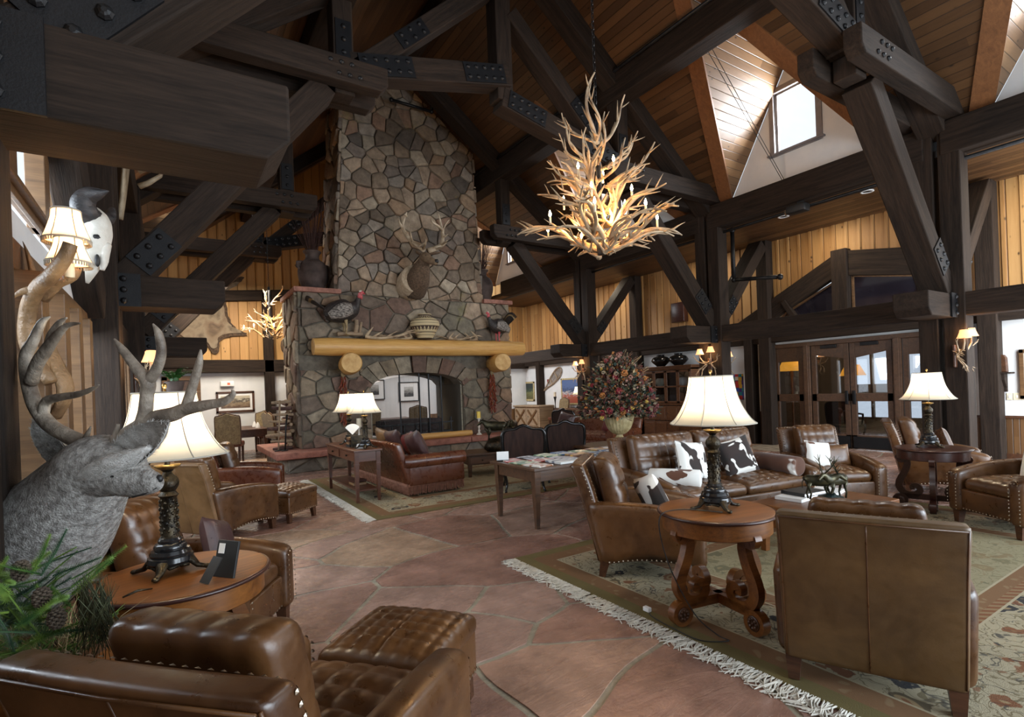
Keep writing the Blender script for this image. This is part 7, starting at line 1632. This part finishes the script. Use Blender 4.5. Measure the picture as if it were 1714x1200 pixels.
for i, (y, z, m) in enumerate(((9.98, 1.396, 'cream'), (9.98, .951, 'rustic'), (9.55, .951, 'clay'), (9.2, 1.396, 'white'))): pottery('cabinet_bowl', ('pale box shaped jar on the upper shelf inside the cabinet', 'brown bowl on the lower shelf inside the cabinet', 'dark clay bowl on the lower shelf mid cabinet', 'white jar on the upper shelf behind the right glass')[i], [(0, 0), (.07, 0), (.13, .08), (.13, .17), (.10, .22), (.08, .21), (.06, .1)], (11.25, y, z), M[m], 'bowl')
def rustic_cab():
    t_ = thing('rustic_cabinet', 'weathered wood sideboard with a crossed plank door right of chimney', 'cabinet', (11.2, 17.0 - .9, 0), 0); w_ = .8; mb = MB(); mb.b2((-.25, -w_, .06), (.38, w_, .80)); mb.b2((-.30, -w_ - .04, .80), (.38, w_ + .04, .85)); mb.build('case', M['rustic'], t_, bevel=.006)
    for y in (-.38, .38):
        o = MB(); o.b2((-.27, y - .33, .12), (-.25, y + .33, .74)); d = o.build('door', M['rustic'], t_, bevel=.004); o = MB(); o.bar((-.28, y - .28, .17), (-.28, y + .28, .69), .07, .03, (1, 0, 0)); o.bar((-.285, y + .28, .17), (-.285, y - .28, .69), .07, .03, (1, 0, 0)); o.build('cross_brace', M['trimwood'], d); o = MB(); o.ball((-.29, y + .27, .45), .02); o.build('handle', M['nail'], d, True)
rustic_cab()
candlestick('tall black candlestick on the desk below the snowshoe', (11.25, 14.75, .0), 1.15, 'black')
t_ = thing('carved_armoire', 'dark carved armoire against far wall behind the firewood stack', 'cabinet', (3.55, 16.7, 0)); mb = MB(); mb.b2((-.6, -.25, 0), (.6, .28, 1.75)); mb.prism([(-.66, 0), (.66, 0), (.5, .12), (.2, .2), (0, .28), (-.2, .2), (-.5, .12)], (0, -.0, 1.75), (1, 0, 0), (0, 0, 1), .55); mb.build('case', M['darkwood'], t_, bevel=.01)
for s in (-1, 1): mb = MB(); mb.b2((s * .3 - .26, -.27, .2), (s * .3 + .26, -.25, 1.62)); mb.b2((s * .3 - .18, -.285, .3), (s * .3 + .18, -.27, 1.5)); d = mb.build('door', M['darkwood'], t_, bevel=.005)
o = bpy.data.objects.new('shed_antler', AM[2]); C.objects.link(o); o.location = (3.3, 16.7, 1.98); o.rotation_euler = (.2, .2, 1.); o.scale = (.7,) * 3; tag(o, 'pale shed antler on top of the carved armoire', 'antler')
mb = MB(); mb.b2((-.1, YB - .03, 0), (.55, YB - .005, 2.05)); stru(mb.build('door_5', M['doorwood'])); mb = MB()
for a in ((-.22, -.1, 0, 2.15), (.55, .67, 0, 2.15), (-.22, .67, 2.05, 2.17)): mb.b2((a[0], YB - .06, a[2]), (a[1], YB, a[3]))
stru(mb.build('trim_5', M['trimwood'], bevel=.005))
# ------------------------------------------------------------ ceiling fixtures
def on_roof(x, y, s=1):
    """point of the right roof slope seen at a pixel"""
    r = ray(x, y); nrm = V((SL, 0, 1)); P0 = V((XR, 0, Z0)); t = (P0 - CAMPOS).dot(nrm) / r.dot(nrm); return CAMPOS + r * t, -nrm.normalized()
def downlight(lb, p, n_, lit=False):
    t_ = thing('recessed_light', lb, 'ceiling light', p, 0, 'recessed ceiling lights'); q = V((0, 0, 1)).rotation_difference(n_); t_.rotation_euler = q.to_euler()
    mb = MB(); mb.lathe([(.075, .0), (.10, .0), (.105, .012), (.075, .016), (.065, -.0)], 20); mb.build('trim_ring', M['white'], t_, True); mb = MB(); mb.lathe([(0, .002), (.068, .002), (.068, .004), (0, .004)], 18); mb.build('lamp_face', M['spot'] if lit else M['black'], t_)
for x, y, lit, lb in ((1107, 116, False, 'round recessed light on the roof planks left of the dormer, above the chandelier'), (886, 264, False, 'round recessed light on roof planks between chimney and chandelier'), (826, 301, True, 'lit recessed spot on the roof planks beside chimney')): p, n_ = on_roof(x, y); downlight(lb, p + n_ * .004, n_, lit)
for x, y, lb in ((1311, 362, 'recessed light in the aisle soffit under the projector'), (1451, 320, 'recessed light in aisle soffit near the right post')): downlight(lb, atz(x, y, 4.618), V((0, 0, -1)))
def pipe(lb, pts, r=.028):
    mb = MB()
    for a, b_ in zip(pts, pts[1:]): mb.tube([a, b_], r, 8)
    for p in pts: mb.ball(p, r * 1.5, 8, 6)
    return tag(mb.build('sprinkler_pipe', M['iron'], None, True), lb, 'pipe', kind='thing')
pipe('long black pipe running under the upper plate beam on the right', [V((XR + .05, -2, 4.52)), V((XR + .05, 16, 4.52))], .03)
pipe('black pipe dropping to a sprinkler stub left of the pine boards over the doors', [V((9.75, 6.62, 4.56)), V((9.75, 6.62, 3.55)), V((9.75, 5.65, 3.42))], .04)
pipe('black pipe following the purlin across the right roof slope', [V((RX + 2.28, -1, Z0 + 2.5 * SL - .02)), V((RX + 2.28, 16, Z0 + 2.5 * SL - .02))], .03)
pipe('short sprinkler pipe hanging before the top of the chimney', [aty(722, 150, 11.35), aty(722, 187, 11.35), aty(655, 167, 11.35)], .035)
t_ = thing('projector', 'small black projector on a bracket under the upper plate beam', 'projector', atx(1335, 345, XR - .22)); mb = MB(); mb.rbox((0, 0, -.05), (.10, .17, .07), .03, (1, 1, 1)); mb.build('housing', M['black'], t_, True); mb = MB(); mb.bar((.1, 0, -.02), (.1, 0, .22), .12, .02, (1, 0, 0)); mb.build('bracket', M['iron'], t_); mb = MB(); mb.tube([(0, .15, -.05), (-.02, .22, -.06)], .05, 12); mb.build('lens', M['nail'], t_, True)
for i, (a, b_) in enumerate((((1167, 55), (1310, 303)), ((1180, 60), (1312, 300)))):
    p, _n = on_roof(*a); q = atx(b_[0], b_[1], XR - .03); mb = MB(); mb.tube([p, q], .006, 4); tag(mb.build('window_pull_cord', M['iron'], loc=(0, 0, 0)), ('thin pull cable across the lit dormer planks, left one', 'thin pull cable across the lit dormer planks, right one')[i], 'cable')
# entry hall seen through the glass doors
def shade_lamp(lb, loc, s): t_ = thing('amber_lamp', lb, 'lamp', loc, 0, 'amber lamps in the entry hall', s); mb = MB(); mb.lathe([(.30, 1.5), (.16, 1.78)], 20); mb.build('lamp_shade', M['amber'], t_, True); mb = MB(); mb.lathe([(.14, 0), (.14, .03), (.025, .05), (.025, 1.6), (.0, 1.6)], 12); mb.build('stand', M['darkwood'], t_, True)
shade_lamp('amber shaded lamp glowing behind the left side glass pane of the entry', (13.4, 7.55, 0), 1.12); shade_lamp('amber lamp glowing through the second door pane', (14.8, 6.75, 0), 1.0)
light('entry_light', 'POINT', (13.6, 6.2, 2.7), 45, (1, .75, .5), rad=.2)
carved_chair('dark armchair in the entry hall behind the second door', (13.2, 6.2, 0), pi / 2, 'damask')
mb = MB(); mb.box((0, 0, .003), (1.0, 1.5, .006)); tag(mb.build('door_mat', M['carpet_plain'], loc=(10.9, 6.4, 0)), 'flat woven mat on the stone floor before the glass doors', 'mat')

# the dining side seen through the fire opening: dark chairs, a table and two framed prints
for i, (x, y, rz) in enumerate(((4.55, 14.6, pi + .2), (6.0, 14.5, pi - .3), (5.2, 16.0, 0.1))): dining_chair(('dark backed dining chair through the fire opening, left one', 'dark backed dining chair through the fire opening, right one', 'damask chair beyond the table through the fire opening')[i], (x, y, 0), rz)
low_table('white laid dining table seen through the fire opening', (5.35, 15.3, 0), 0, 1.5, .9, .74, 'darkwood')
for i, x in enumerate((5.55, 6.75)): picture(('thin black framed print seen through fire opening, left one', 'thin black framed print seen through fire opening, right one')[i], (x, YB - .005, 1.62 - .1 * i), (0, -1), .72, .66, .03, 'black', land('small print %d' % i, [(.2, (.05, .05, .05)), (.4, (.25, .24, .22)), (.6, (.5, .49, .46))]), (.5, .55))
